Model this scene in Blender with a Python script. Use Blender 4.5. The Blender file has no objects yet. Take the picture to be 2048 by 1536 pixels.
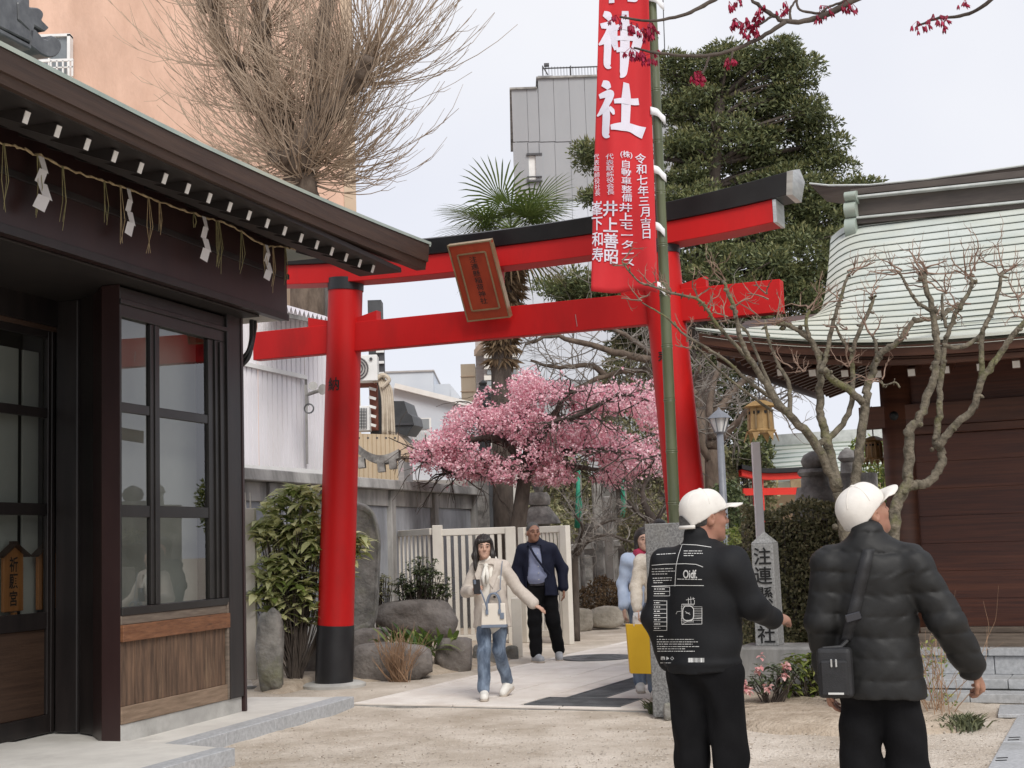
import bpy, math, random
import numpy as np
from mathutils import Vector, Matrix

# ------------------------------------------------------------------ camera
F = 2760.0; ROLL = math.atan(.034); PITCH = math.atan(315/F); CAM_H = 1.55   # photo pixels, 2048 x 1536
f0 = np.array([0, math.cos(PITCH), math.sin(PITCH)]); u0 = np.array([0, -math.sin(PITCH), math.cos(PITCH)]); r0 = np.array([1., 0, 0])
CR = math.cos(ROLL)*r0-math.sin(ROLL)*u0; CU = math.sin(ROLL)*r0+math.cos(ROLL)*u0; CC = np.array([0, 0, CAM_H])
scene = bpy.context.scene
cd = bpy.data.cameras.new('camera'); cam = bpy.data.objects.new('camera', cd); scene.collection.objects.link(cam)
cd.sensor_width = 36; cd.lens = 36*F/2048; cd.clip_end = 3000; cd.clip_start = .05
M = Matrix.Identity(4)
for i in range(3):
    M[i][0], M[i][1], M[i][2], M[i][3] = CR[i], CU[i], -f0[i], CC[i]
cam.matrix_world = M
scene.camera = cam

# ------------------------------------------------------------------ overcast sky, soft sun, exposure
SUN_EL, SUN_AZ = math.radians(46), math.radians(160)     # azimuth clockwise from +Y: behind the camera, to the right
w = bpy.data.worlds.new('World'); scene.world = w; w.use_nodes = True
nt = w.node_tree; nt.nodes.clear()
sky = nt.nodes.new('ShaderNodeTexSky'); sky.sky_type = 'NISHITA'; sky.sun_disc = False
sky.sun_elevation = SUN_EL; sky.sun_rotation = SUN_AZ
tc = nt.nodes.new('ShaderNodeTexCoord'); nz = nt.nodes.new('ShaderNodeTexNoise'); nz.inputs['Scale'].default_value = 1.6; nz.inputs['Detail'].default_value = 5
rp = nt.nodes.new('ShaderNodeValToRGB'); rp.color_ramp.elements[0].position = .3; rp.color_ramp.elements[1].position = .7
rp.color_ramp.elements[0].color = (7.0, 7.25, 8.45, 1); rp.color_ramp.elements[1].color = (9.3, 9.3, 9.6, 1)
mx = nt.nodes.new('ShaderNodeMixRGB'); mx.inputs[0].default_value = .9
bg = nt.nodes.new('ShaderNodeBackground'); bg.inputs['Strength'].default_value = .061
wo = nt.nodes.new('ShaderNodeOutputWorld')
nt.links.new(tc.outputs['Generated'], nz.inputs['Vector']); nt.links.new(nz.outputs['Fac'], rp.inputs[0])
nt.links.new(sky.outputs[0], mx.inputs[1]); nt.links.new(rp.outputs[0], mx.inputs[2]); nt.links.new(mx.outputs[0], bg.inputs[0]); nt.links.new(bg.outputs[0], wo.inputs[0])
sl = bpy.data.lights.new('sun', 'SUN'); sl.energy = 1.5; sl.angle = math.radians(28); sl.color = (1, .96, .9)
so = bpy.data.objects.new('sun', sl); scene.collection.objects.link(so)
sd = Vector((math.sin(SUN_AZ)*math.cos(SUN_EL), math.cos(SUN_AZ)*math.cos(SUN_EL), math.sin(SUN_EL)))
so.rotation_euler = sd.to_track_quat('Z', 'Y').to_euler()
vs = scene.view_settings
vs.view_transform = 'Standard'; vs.look = 'None'; vs.gamma = 1; vs.exposure = 0.82; vs.use_curve_mapping = False
scene.render.engine = 'CYCLES'
scene.cycles.max_bounces = 8; scene.cycles.transparent_max_bounces = 16

# ------------------------------------------------------------------ helpers
def ray(x, y): return f0+(x-1024)/F*CR-(y-768)/F*CU
def P(x, y, Y):                       # photo pixel at distance Y
    d = ray(x, y); return CC+d*(Y/d[1])
def G(x, y, z=0.0):                   # photo pixel on the level z
    d = ray(x, y); return CC+d*((z-CAM_H)/d[2])
def onplane(x, y, p0, n):
    d = ray(x, y); n = np.asarray(n, float); return CC+d*(((np.asarray(p0, float)-CC)@n)/(d@n))
def A(*v): return np.array(v, float)
def nrm(v): v = np.asarray(v, float); return v/(np.linalg.norm(v)+1e-12)
def lerp(a, b, t): return a+(b-a)*t
COL = scene.collection
rnd = random.Random(7)
RNG = np.random.default_rng(11)

MATS = {}
def mat(name, c1, c2=None, rough=.7, scale=3., stretch=(1, 1, 1), bump=0., bscale=None, spec=.5, metal=0., detail=6, lo=.35, hi=.65, c3=None, s3=.6, lo3=.5, hi3=.7, coat=0., bdist=.01, sheen=0., trans=0.):
    """procedural surface: noise between c1 and c2, optional stains c3, optional fine relief"""
    m = bpy.data.materials.new(name); m.use_nodes = True; MATS[name] = m
    t = m.node_tree; b = t.nodes['Principled BSDF']
    b.inputs['Roughness'].default_value = rough; b.inputs['Specular IOR Level'].default_value = spec; b.inputs['Metallic'].default_value = metal
    if coat: b.inputs['Coat Weight'].default_value = coat
    if sheen: b.inputs['Sheen Weight'].default_value = sheen
    c1 = tuple(c1)+(1,)
    if c2 is None and not bump:
        b.inputs['Base Color'].default_value = c1; return m
    tc = t.nodes.new('ShaderNodeTexCoord'); mp = t.nodes.new('ShaderNodeMapping'); mp.inputs['Scale'].default_value = stretch
    t.links.new(tc.outputs['Object'], mp.inputs['Vector'])
    n = t.nodes.new('ShaderNodeTexNoise'); n.inputs['Scale'].default_value = scale; n.inputs['Detail'].default_value = detail; n.inputs['Roughness'].default_value = .62
    t.links.new(mp.outputs[0], n.inputs['Vector'])
    col = None
    if c2 is not None:
        r = t.nodes.new('ShaderNodeValToRGB'); r.color_ramp.elements[0].position = lo; r.color_ramp.elements[1].position = hi
        r.color_ramp.elements[0].color = c1; r.color_ramp.elements[1].color = tuple(c2)+(1,)
        t.links.new(n.outputs['Fac'], r.inputs[0]); col = r.outputs[0]
    if c3 is not None:
        n3 = t.nodes.new('ShaderNodeTexNoise'); n3.inputs['Scale'].default_value = s3; n3.inputs['Detail'].default_value = 8; n3.inputs['Roughness'].default_value = .7
        t.links.new(mp.outputs[0], n3.inputs['Vector'])
        r3 = t.nodes.new('ShaderNodeValToRGB'); r3.color_ramp.elements[0].position = lo3; r3.color_ramp.elements[1].position = hi3
        t.links.new(n3.outputs['Fac'], r3.inputs[0])
        x = t.nodes.new('ShaderNodeMixRGB'); t.links.new(r3.outputs[0], x.inputs[0])
        if col is not None: t.links.new(col, x.inputs[1])
        else: x.inputs[1].default_value = c1
        x.inputs[2].default_value = tuple(c3)+(1,); col = x.outputs[0]
    if col is not None: t.links.new(col, b.inputs['Base Color'])
    else: b.inputs['Base Color'].default_value = c1
    if bump:
        nb = n
        if bscale:
            nb = t.nodes.new('ShaderNodeTexNoise'); nb.inputs['Scale'].default_value = bscale; nb.inputs['Detail'].default_value = 5
            t.links.new(mp.outputs[0], nb.inputs['Vector'])
        bp = t.nodes.new('ShaderNodeBump'); bp.inputs['Strength'].default_value = bump; bp.inputs['Distance'].default_value = bdist
        t.links.new(nb.outputs['Fac'], bp.inputs['Height']); t.links.new(bp.outputs[0], b.inputs['Normal'])
    return m

def leafmat(name, c1, c2, rough=.55, trans=.25, scale=2.5):
    """leaf or petal: colour varies from leaf to leaf, some light passes through"""
    m = bpy.data.materials.new(name); m.use_nodes = True; MATS[name] = m
    t = m.node_tree; b = t.nodes['Principled BSDF']; o = t.nodes['Material Output']
    g = t.nodes.new('ShaderNodeNewGeometry'); r = t.nodes.new('ShaderNodeValToRGB')
    r.color_ramp.elements[0].color = tuple(c1)+(1,); r.color_ramp.elements[1].color = tuple(c2)+(1,)
    r.color_ramp.elements[0].position = .1; r.color_ramp.elements[1].position = .95
    t.links.new(g.outputs['Random Per Island'], r.inputs[0]); t.links.new(r.outputs[0], b.inputs['Base Color'])
    b.inputs['Roughness'].default_value = rough; b.inputs['Specular IOR Level'].default_value = .35
    tr = t.nodes.new('ShaderNodeBsdfTranslucent'); t.links.new(r.outputs[0], tr.inputs[0])
    x = t.nodes.new('ShaderNodeMixShader'); x.inputs[0].default_value = trans
    t.links.new(b.outputs[0], x.inputs[1]); t.links.new(tr.outputs[0], x.inputs[2]); t.links.new(x.outputs[0], o.inputs[0])
    return m

class MB:
    """collects faces; build() links them as one mesh object"""
    def __init__(s): s.v = []; s.f = []; s.n = 0
    def add(s, verts, faces):
        verts = np.asarray(verts, float).reshape(-1, 3)
        s.v.append(verts); o = s.n
        s.f.extend([tuple(i+o for i in f) for f in faces]); s.n += len(verts)
        return s
    def hexa(s, b4, t4):
        return s.add(np.vstack([b4, t4]), [(3, 2, 1, 0), (4, 5, 6, 7), (0, 1, 5, 4), (1, 2, 6, 5), (2, 3, 7, 6), (3, 0, 4, 7)])
    def box(s, c, size, ux=(1, 0, 0), uz=(0, 0, 1)):
        c = np.asarray(c, float); ux = nrm(ux); uz = nrm(np.asarray(uz, float)-ux*(np.asarray(uz, float)@ux)); uy = np.cross(uz, ux)
        a, b, h = np.asarray(size, float)/2
        q = lambda z: [c-a*ux-b*uy+z*uz, c+a*ux-b*uy+z*uz, c+a*ux+b*uy+z*uz, c-a*ux+b*uy+z*uz]
        return s.hexa(q(-h), q(h))
    def bar(s, p, q, w, h, up=(0, 0, 1)):
        """bar from p to q, w across, h along up"""
        p = np.asarray(p, float); q = np.asarray(q, float)
        return s.box((p+q)/2, (np.linalg.norm(q-p), w, h), q-p, up)
    def prism(s, pts, z0, z1):
        """polygon in plan (ccw), z may be level or per point"""
        n = len(pts); z0 = np.broadcast_to(z0, n); z1 = np.broadcast_to(z1, n)
        v = [(p[0], p[1], z) for p, z in zip(pts, z0)]+[(p[0], p[1], z) for p, z in zip(pts, z1)]
        return s.add(v, [tuple(range(n-1, -1, -1)), tuple(range(n, 2*n))]+[(i, (i+1) % n, n+(i+1) % n, n+i) for i in range(n)])
    def extr(s, pts, d):
        """3-D polygon extruded along d"""
        pts = np.asarray(pts, float); n = len(pts); d = np.asarray(d, float)
        return s.add(np.vstack([pts, pts+d]), [tuple(range(n-1, -1, -1)), tuple(range(n, 2*n))]+[(i, (i+1) % n, n+(i+1) % n, n+i) for i in range(n)])
    def tube(s, pts, r, n=8, cap=True, squash=None):
        pts = np.asarray(pts, float); m = len(pts); r = np.broadcast_to(np.asarray(r, float), m)
        t = np.gradient(pts, axis=0); t /= np.linalg.norm(t, axis=1)[:, None]+1e-12
        ref = A(0, 0, 1) if abs(t[0][2]) < .9 else A(1, 0, 0)
        a = nrm(np.cross(t[0], ref)); rings = []
        ang = np.arange(n)*2*math.pi/n
        for i in range(m):
            a = nrm(a-t[i]*(a@t[i])); b = np.cross(t[i], a)
            rings.append(pts[i]+r[i]*(np.cos(ang)[:, None]*a+np.sin(ang)[:, None]*b))
        fs = [(i*n+k, i*n+(k+1) % n, (i+1)*n+(k+1) % n, (i+1)*n+k) for i in range(m-1) for k in range(n)]
        if cap: fs += [tuple(range(n-1, -1, -1)), tuple(range((m-1)*n, m*n))]
        return s.add(np.vstack(rings), fs)
    def lathe(s, prof, c, n=16, axis=(0, 0, 1)):
        """profile (radius, height) round an axis at c"""
        ax = nrm(axis); a = nrm(np.cross(ax, A(1, 0, 0) if abs(ax[0]) < .9 else A(0, 1, 0))); b = np.cross(ax, a)
        c = np.asarray(c, float); ang = np.arange(n)*2*math.pi/n; v = []
        for r, h in prof: v += [c+ax*h+r*(math.cos(t)*a+math.sin(t)*b) for t in ang]
        m = len(prof)
        fs = [(i*n+k, i*n+(k+1) % n, (i+1)*n+(k+1) % n, (i+1)*n+k) for i in range(m-1) for k in range(n)]
        fs += [tuple(range(n-1, -1, -1)), tuple(range((m-1)*n, m*n))]
        return s.add(v, fs)
    def grid(s, g, flip=False):
        """g: (m, n, 3) sheet of points"""
        g = np.asarray(g, float); m, n = g.shape[:2]
        fs = [(i*n+j, i*n+j+1, (i+1)*n+j+1, (i+1)*n+j) for i in range(m-1) for j in range(n-1)]
        if flip: fs = [f[::-1] for f in fs]
        return s.add(g.reshape(-1, 3), fs)
    def build(s, name, material, parent=None, smooth=False, bevel=0., solid=0., autosmooth=None, segs=1):
        me = bpy.data.meshes.new(name); me.from_pydata(np.vstack(s.v).tolist(), [], s.f); me.update()
        return link(name, me, material, parent, smooth, bevel, solid, autosmooth, segs)

def link(name, me, material, parent=None, smooth=False, bevel=0., solid=0., autosmooth=None, segs=1):
    o = bpy.data.objects.new(name, me); COL.objects.link(o)
    if material is not None and not me.materials: me.materials.append(MATS[material] if isinstance(material, str) else material)
    if smooth or autosmooth: me.polygons.foreach_set('use_smooth', [True]*len(me.polygons))
    if autosmooth:
        try: me.set_sharp_from_angle(angle=math.radians(autosmooth))
        except Exception: pass
    if solid:
        d = o.modifiers.new('thickness', 'SOLIDIFY'); d.thickness = solid; d.offset = 0
    if bevel:
        d = o.modifiers.new('edge', 'BEVEL'); d.width = bevel; d.segments = segs; d.limit_method = 'ANGLE'; d.angle_limit = math.radians(40)
    if parent is not None: attach(o, parent)
    return o
def attach(o, parent):
    o.parent = parent; o.matrix_parent_inverse = Matrix.Translation(-WL[parent.name])
WL = {}
def reg(o, loc): WL[o.name] = Vector(tuple(float(a) for a in loc)); return o
def thing(name, label, cat, loc, group=None):
    o = bpy.data.objects.new(name, None); COL.objects.link(o); o.location = Vector(tuple(float(a) for a in loc)); o.empty_display_size = .1
    reg(o, loc); o['label'] = label; o['category'] = cat
    if group: o['group'] = group
    return o
def tag(o, label, cat, group=None):
    o['label'] = label; o['category'] = cat; reg(o, o.location)
    if group: o['group'] = group
    return o
def struct(o): o['kind'] = 'structure'; reg(o, o.location); return o
def stuff(o): o['kind'] = 'stuff'; return o
def part(o): reg(o, (0, 0, 0)); return o     # a part that will get sub-parts (its own transform is the identity)

def arrmesh(name, verts, faces, material, parent=None, smooth=False):
    """fast mesh from numpy arrays: verts (n,3), faces (m,k)"""
    verts = np.asarray(verts, np.float32); faces = np.asarray(faces, np.int32); k = faces.shape[1]
    me = bpy.data.meshes.new(name); me.vertices.add(len(verts)); me.vertices.foreach_set('co', verts.ravel())
    me.loops.add(faces.size); me.loops.foreach_set('vertex_index', faces.ravel())
    me.polygons.add(len(faces)); me.polygons.foreach_set('loop_start', np.arange(0, faces.size, k, dtype=np.int32))
    me.polygons.foreach_set('loop_total', np.full(len(faces), k, np.int32))
    me.update(calc_edges=True); me.validate()
    return link(name, me, material, parent, smooth)

_txt = {}
def text_mesh(s, bold=0.0):
    """flat outline of some characters, unit em height, centred; returns verts (2-D) and faces"""
    key = (s, bold)
    if key in _txt: return _txt[key]
    c = bpy.data.curves.new('t', 'FONT'); c.body = s; c.align_x = 'CENTER'; c.align_y = 'CENTER'; c.offset = bold; c.resolution_u = 3
    o = bpy.data.objects.new('t', c); COL.objects.link(o)
    dg = bpy.context.evaluated_depsgraph_get(); me = bpy.data.meshes.new_from_object(o.evaluated_get(dg))
    v = np.array([p.co[:] for p in me.vertices]).reshape(-1, 3); f = [tuple(p.vertices) for p in me.polygons]
    bpy.data.objects.remove(o); bpy.data.curves.remove(c); bpy.data.meshes.remove(me)
    if len(v):
        lo, hi = v.min(0), v.max(0); v = v-(lo+hi)/2
    _txt[key] = (v, f); return v, f
def letters(mb, s, c, ux, uy, h, bold=.01, w=None, vertical=True, gap=1.05):
    """writes s from point c downwards (or across) in the plane ux, uy; each sign h high and w wide"""
    c = np.asarray(c, float); ux = nrm(ux); uy = nrm(uy); w = w or h
    if not vertical:
        v, f = text_mesh(s, bold)
        if len(v): mb.add(c+(v[:, 0]*h)[:, None]*ux+(v[:, 1]*h)[:, None]*uy, f)
        return
    for i, ch in enumerate(s):
        v, f = text_mesh(ch, bold)
        if not len(v): continue
        q = c-uy*(h*gap*(i+.5))
        mb.add(q+(v[:, 0]*w)[:, None]*ux+(v[:, 1]*h)[:, None]*uy, f)

def surface_nets(D, lo, h):
    """triangle/quad skin of the zero level of the grid D"""
    S = D < 0
    c = np.zeros((D.shape[0]-1, D.shape[1]-1, D.shape[2]-1), np.int8)
    for i in (0, 1):
        for j in (0, 1):
            for k in (0, 1): c += S[i:i+c.shape[0], j:j+c.shape[1], k:k+c.shape[2]]
    act = (c > 0) & (c < 8); idx = np.argwhere(act); N = len(idx)
    ids = -np.ones(c.shape, np.int64); ids[act] = np.arange(N)
    acc = np.zeros((N, 3)); cnt = np.zeros(N)
    cor = [(i, j, k) for i in (0, 1) for j in (0, 1) for k in (0, 1)]
    val = {q: D[idx[:, 0]+q[0], idx[:, 1]+q[1], idx[:, 2]+q[2]] for q in cor}
    for a in cor:
        for ax in range(3):
            if a[ax]: continue
            b = list(a); b[ax] = 1; b = tuple(b); va, vb = val[a], val[b]; m = (va < 0) != (vb < 0)
            t = np.where(m, va/np.where(m, va-vb, 1), 0)
            p = np.tile(np.array(a, float), (N, 1)); p[:, ax] = t
            acc[m] += p[m]; cnt[m] += 1
    V = (idx+acc/cnt[:, None])*h+lo; Fs = []
    for ax in range(3):
        s0 = [slice(None)]*3; s1 = [slice(None)]*3; s0[ax] = slice(0, -1); s1[ax] = slice(1, None)
        e = np.argwhere(S[tuple(s0)] != S[tuple(s1)]); b, d = [(1, 2), (2, 0), (0, 1)][ax]
        ok = (e[:, b] > 0) & (e[:, d] > 0) & (e[:, b] < D.shape[b]-1) & (e[:, d] < D.shape[d]-1); e = e[ok]
        def at(db, dd): q = e.copy(); q[:, b] += db; q[:, d] += dd; return ids[q[:, 0], q[:, 1], q[:, 2]]
        q = np.stack([at(-1, -1), at(0, -1), at(0, 0), at(-1, 0)], 1)
        ins = S[e[:, 0], e[:, 1], e[:, 2]]
        q[~ins] = q[~ins][:, ::-1]; Fs.append(q)
    Fs = np.vstack(Fs); return V, Fs[(Fs >= 0).all(1)]

class Body:
    """soft solid: rounded cones and ellipsoids blended together, skinned as one continuous mesh"""
    def __init__(s): s.p = []
    def cone(s, a, b, ra, rb, k=.02, ax=None, q=1., zmin=None): s.p.append(('c', A(*a), A(*b), ra, rb, k, None if ax is None else nrm(ax), q, zmin)); return s
    def chain(s, pts, rs, k=.02, ax=None, q=1.):
        for i in range(len(pts)-1): s.cone(pts[i], pts[i+1], rs[i], rs[i+1], k, ax, q)
        return s
    def ell(s, c, r, k=.02, R=None, neg=False): s.p.append(('n' if neg else 'e', A(*c), A(*r), None, None, k, R, 1.)); return s
    def skin(s, h=.01, disp=None, clip=None):
        lo = np.full(3, 1e9); hi = -lo
        for q in s.p:
            if q[0] == 'n': continue
            if q[0] == 'c':
                m = max(q[3], q[4])*max(1, q[7]); lo = np.minimum(lo, np.minimum(q[1], q[2])-m); hi = np.maximum(hi, np.maximum(q[1], q[2])+m)
            else: m = q[2].max(); lo = np.minimum(lo, q[1]-m); hi = np.maximum(hi, q[1]+m)
        lo -= .05; hi += .05; n = np.ceil((hi-lo)/h).astype(int)+1
        ax = [lo[i]+h*np.arange(n[i]) for i in range(3)]
        D = np.full(n, 9., np.float32)
        for q in s.p:
            k = q[5]
            if q[0] == 'c': m = max(q[3], q[4])*max(1, q[7])+k+3*h; l = np.minimum(q[1], q[2])-m; u = np.maximum(q[1], q[2])+m
            else: m = q[2].max()+k+3*h; l = q[1]-m; u = q[1]+m
            i0 = np.maximum(((l-lo)/h).astype(int), 0); i1 = np.minimum(((u-lo)/h).astype(int)+2, n)
            if (i1 <= i0).any(): continue
            sl = tuple(slice(a, b) for a, b in zip(i0, i1))
            X = np.stack(np.meshgrid(*[ax[i][sl[i]] for i in range(3)], indexing='ij'), -1)
            if q[0] == 'c':
                d = q[2]-q[1]; v = X-q[1]; t = np.clip((v@d)/max(d@d, 1e-9), 0, 1); w = v-t[..., None]*d
                if q[6] is not None: w = w+(w@q[6])[..., None]*q[6]*(1/q[7]-1)
                dist = np.linalg.norm(w, axis=-1)-(q[3]+(q[4]-q[3])*t)
                if len(q) > 8 and q[8] is not None: dist = np.maximum(dist, q[8]-X[..., 2])
            else:
                v = X-q[1]
                if q[6] is not None: v = v@np.asarray(q[6])
                g = np.linalg.norm(v/q[2], axis=-1); dist = (g-1)*q[2].min()
            cur = D[sl]
            if q[0] == 'n': D[sl] = np.maximum(cur, -dist)
            else:
                hh = np.clip(.5+.5*(cur-dist)/max(k, 1e-6), 0, 1) if k > 0 else (cur > dist)
                D[sl] = np.where(np.abs(cur-dist) < k, dist*hh+cur*(1-hh)-k*hh*(1-hh), np.minimum(cur, dist))
        if clip is not None or disp is not None:
            X = np.stack(np.meshgrid(*ax, indexing='ij'), -1)
            if disp is not None:
                near = np.abs(D) < .06; D[near] += disp(X[near]).astype(np.float32)
            if clip is not None: D = np.maximum(D, clip(X).astype(np.float32))
        return surface_nets(D, lo, h)
def rotz(a): c, s = math.cos(a), math.sin(a); return np.array([[c, -s, 0], [s, c, 0], [0, 0, 1]])
def rotx(a): c, s = math.cos(a), math.sin(a); return np.array([[1, 0, 0], [0, c, -s], [0, s, c]])
def roty(a): c, s = math.cos(a), math.sin(a); return np.array([[c, 0, s], [0, 1, 0], [-s, 0, c]])
def bezier(pts, n):
    """smooth curve through points (Catmull-Rom), n points per span"""
    p = np.asarray(pts, float); p = np.vstack([2*p[0]-p[1], p, 2*p[-1]-p[-2]]); out = []
    for i in range(1, len(p)-2):
        for t in np.arange(n)/n:
            out.append(.5*((2*p[i])+(p[i+1]-p[i-1])*t+(2*p[i-1]-5*p[i]+4*p[i+1]-p[i+2])*t*t+(3*p[i]-p[i-1]-3*p[i+1]+p[i+2])*t**3))
    out.append(p[-2]); return np.array(out)
# ------------------------------------------------------------------ materials
mat('sand', (.45, .385, .31), (.69, .62, .535), rough=.95, scale=1.4, bump=.9, bscale=55, c3=(.40, .335, .265), s3=24, lo3=.54, hi3=.72, bdist=.02, spec=.15)
mat('soil', (.36, .29, .22), (.54, .455, .36), rough=.95, scale=5, bump=.9, bscale=30, c3=(.27, .21, .15), s3=9, lo3=.55, hi3=.75, spec=.15, bdist=.03)
mat('granite_slab', (.64, .58, .52), (.77, .72, .66), rough=.85, scale=2.2, bump=.12, bscale=120, c3=(.45, .38, .32), s3=1.1, lo3=.58, hi3=.85)
mat('granite_slab2', (.57, .51, .45), (.71, .65, .59), rough=.85, scale=3.2, bump=.12, bscale=120, c3=(.42, .36, .30), s3=1.3, lo3=.55, hi3=.8)
mat('granite_grey', (.10, .10, .10), (.27, .27, .265), rough=.75, scale=60, bump=.25, bscale=90, c3=(.2, .19, .17), s3=1.3, lo3=.52, hi3=.75)
mat('granite_step', (.34, .35, .36), (.47, .48, .49), rough=.8, scale=30, bump=.2, bscale=90, c3=(.25, .25, .24), s3=1.5, lo3=.52, hi3=.75)
mat('concrete', (.36, .35, .33), (.5, .49, .46), rough=.9, scale=2.5, bump=.25, bscale=40, c3=(.26, .25, .23), s3=1.4, lo3=.5, hi3=.75)
mat('concrete_light', (.55, .53, .49), (.68, .66, .61), rough=.9, scale=2.0, bump=.2, bscale=60, c3=(.42, .40, .37), s3=1.2, lo3=.55, hi3=.8)
mat('concrete_old', (.20, .195, .185), (.42, .41, .39), rough=.9, scale=2.5, stretch=(1, 1, .35), bump=.4, bscale=30, c3=(.10, .095, .09), s3=1.3, lo3=.48, hi3=.72)
mat('concrete_panel', (.24, .25, .27), (.40, .42, .45), rough=.8, scale=2.0, stretch=(1, 1, .4), bump=.2, bscale=25, c3=(.11, .11, .115), s3=.9, lo3=.46, hi3=.72)
mat('steel_grate', (.10, .105, .11), (.19, .195, .2), rough=.6, scale=5, metal=.3, bump=.2, bscale=60)
mat('vermilion', (.45, .0065, .007), (.53, .009, .009), rough=.5, scale=1.5, bump=.05, bscale=8, spec=.3, stretch=(1, 1, .35), c3=(.33, .010, .009), s3=1.6, lo3=.5, hi3=.78)
mat('vermilion_far', (.60, .02, .012), (.68, .03, .015), rough=.5)
mat('lacquer_black', (.008, .008, .010), (.016, .016, .018), rough=.45, scale=4, bump=.05, bscale=30)
mat('metal_cap', (.42, .42, .41), (.62, .62, .60), rough=.35, scale=3, stretch=(1, 1, 6), metal=.7)
mat('soffit_pale', (.45, .25, .21), (.55, .33, .28), rough=.5, scale=3)
mat('plaque_red', (.26, .030, .010), (.34, .045, .015), rough=.45, scale=6, stretch=(1, 1, .3))
mat('plaque_gold', (.26, .18, .10), (.36, .27, .16), rough=.4, scale=8, metal=.4)
mat('ink', (.01, .01, .01), rough=.7)
mat('ink_grey', (.05, .05, .05), rough=.8)

# ------------------------------------------------------------------ ground and paving
TM = A(-.15, 14.87, 0); TU = nrm((.907, -.421, 0)); TN = A(TU[1], -TU[0], 0); TV = -TN; UP = A(0, 0, 1)   # torii frame: TU along the beam, TN towards the viewer
gx = np.concatenate([[-260, -60, -14], np.linspace(-5, 6, 150), [16, 60, 260]]); gy = np.concatenate([[-60, -10], np.linspace(4, 15.5, 160), [19, 40, 120, 460]])
GX, GY = np.meshgrid(gx, gy); hz_ = np.zeros_like(GX)
for k_ in range(40):
    wv = RNG.normal(size=2)*RNG.uniform(.8, 9); hz_ += .0028*np.sin(GX*wv[0]+GY*wv[1]+RNG.uniform(0, 6))/(1+.18*np.linalg.norm(wv))
for k_ in range(240):                                      # scuffed footprints
    c_ = (RNG.uniform(-3, 5), RNG.uniform(5, 13)); a_ = RNG.uniform(0, 3.14); dx_, dy_ = GX-c_[0], GY-c_[1]; e_ = ((dx_*math.cos(a_)+dy_*math.sin(a_))/.13)**2+((-dx_*math.sin(a_)+dy_*math.cos(a_))/.055)**2; hz_ -= .007*np.exp(-e_)-.004*np.exp(-(e_-2)**2)
fade = np.clip((GX+5)/.6, 0, 1)*np.clip((6-GX)/.6, 0, 1)*np.clip((GY-4)/.5, 0, 1)*np.clip((15.5-GY)/.6, 0, 1)
struct(MB().grid(np.dstack([GX, GY, np.minimum(hz_*fade, .006)-.002])).build('ground', 'sand', smooth=True))

PL = G(705, 1412)                       # near left corner of the stone path
pave = struct(MB().prism([PL, PL+TU*3.25, PL+TU*3.25+TV*15, PL+TV*15], -.1, .008).build('path', 'concrete_old'))
def on_path(s, t, z=0.0): return PL+TU*s+TV*t+UP*z
k = 0
def slab(s0, s1, t0, t1, z=.03, m=None):
    global k; k += 1
    g = .0085; dz = rnd.uniform(-.002, .002)
    MB().prism([on_path(s0+g, t0+g), on_path(s1-g, t0+g), on_path(s1-g, t1-g), on_path(s0+g, t1-g)], .009, z+dz).build('paving_slab', m or ('granite_slab', 'granite_slab2', 'granite_slab')[rnd.randrange(3)], pave, bevel=.004)
slab(0, 1.1, 0, .12); slab(1.1, 2.2, 0, .12); slab(2.2, 3.25, 0, .12)
rows = [.12+.86*i for i in range(16)]
for i, t in enumerate(rows):
    cs = [0, .12, .66, 1.2, 1.74] if t < 5.8 else [0, .12, .66, 1.2, 1.74, 2.28, 2.82, 3.25]
    for a, b in zip(cs[:-1], cs[1:]):
        if a == 0: slab(a, b, t, t+.86); continue
        off = .43 if (cs.index(a) % 2) else 0
        if off and i == 0: slab(a, b, t, t+.43)
        slab(a, b, t+off, t+off+.86)
# drain covers set in the path: a wide cover in front, a strip running back
def grate(s0, s1, t0, t1, label):
    o = thing('drain_grate', label, 'drain cover', on_path((s0+s1)/2, (t0+t1)/2))
    MB().prism([on_path(s0, t0), on_path(s1, t0), on_path(s1, t1), on_path(s0, t1)], .009, .022).build('cover_plate', 'steel_grate', o)
    fr = MB()
    for a, b in (((s0, t0), (s1, t0)), ((s1, t0), (s1, t1)), ((s1, t1), (s0, t1)), ((s0, t1), (s0, t0))): fr.bar(on_path(*a, .022), on_path(*b, .022), .025, .025)
    fr.build('frame', 'steel_grate', o)
    n = int((t1-t0)/.028); ribs = MB()
    for i in range(1, n): ribs.bar(on_path(s0+.02, t0+(t1-t0)*i/n, .026), on_path(s1-.02, t0+(t1-t0)*i/n, .026), .011, .01)
    stuff(ribs.build('ribs', 'steel_grate', o))
grate(1.80, 2.75, .15, .72, 'wide dark steel drain cover at the front edge of the stone path')
grate(1.98, 2.36, .74, 3.3, 'long dark steel drain strip running back along the stone path')
slab(2.36, 3.25, .74, 1.8); slab(2.75, 3.25, .12, .74); slab(2.36, 3.25, 1.8, 2.9); slab(1.74, 1.98, .74, 2.0); slab(1.74, 1.98, 2.0, 3.3)
for i in range(5):
    t = 3.3+.5*i; slab(1.74, 2.5, t, t+.5); slab(2.5, 3.25, t, t+.5)
c = G(1195, 1316, .03)
mh = thing('manhole_cover', 'round dark manhole cover set in the path behind the walking man', 'manhole', c)
MB().lathe([(.47, .002), (.47, .012), (.44, .014)], A(c[0], c[1], .03), 40).build('cover_plate', 'steel_grate', mh)
rg = MB()
for r in (.12, .22, .32): rg.lathe([(r-.02, .013), (r-.02, .018), (r+.02, .018), (r+.02, .013)], A(c[0], c[1], .03), 32)
rg.build('ring_pattern', 'steel_grate', mh)
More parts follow.
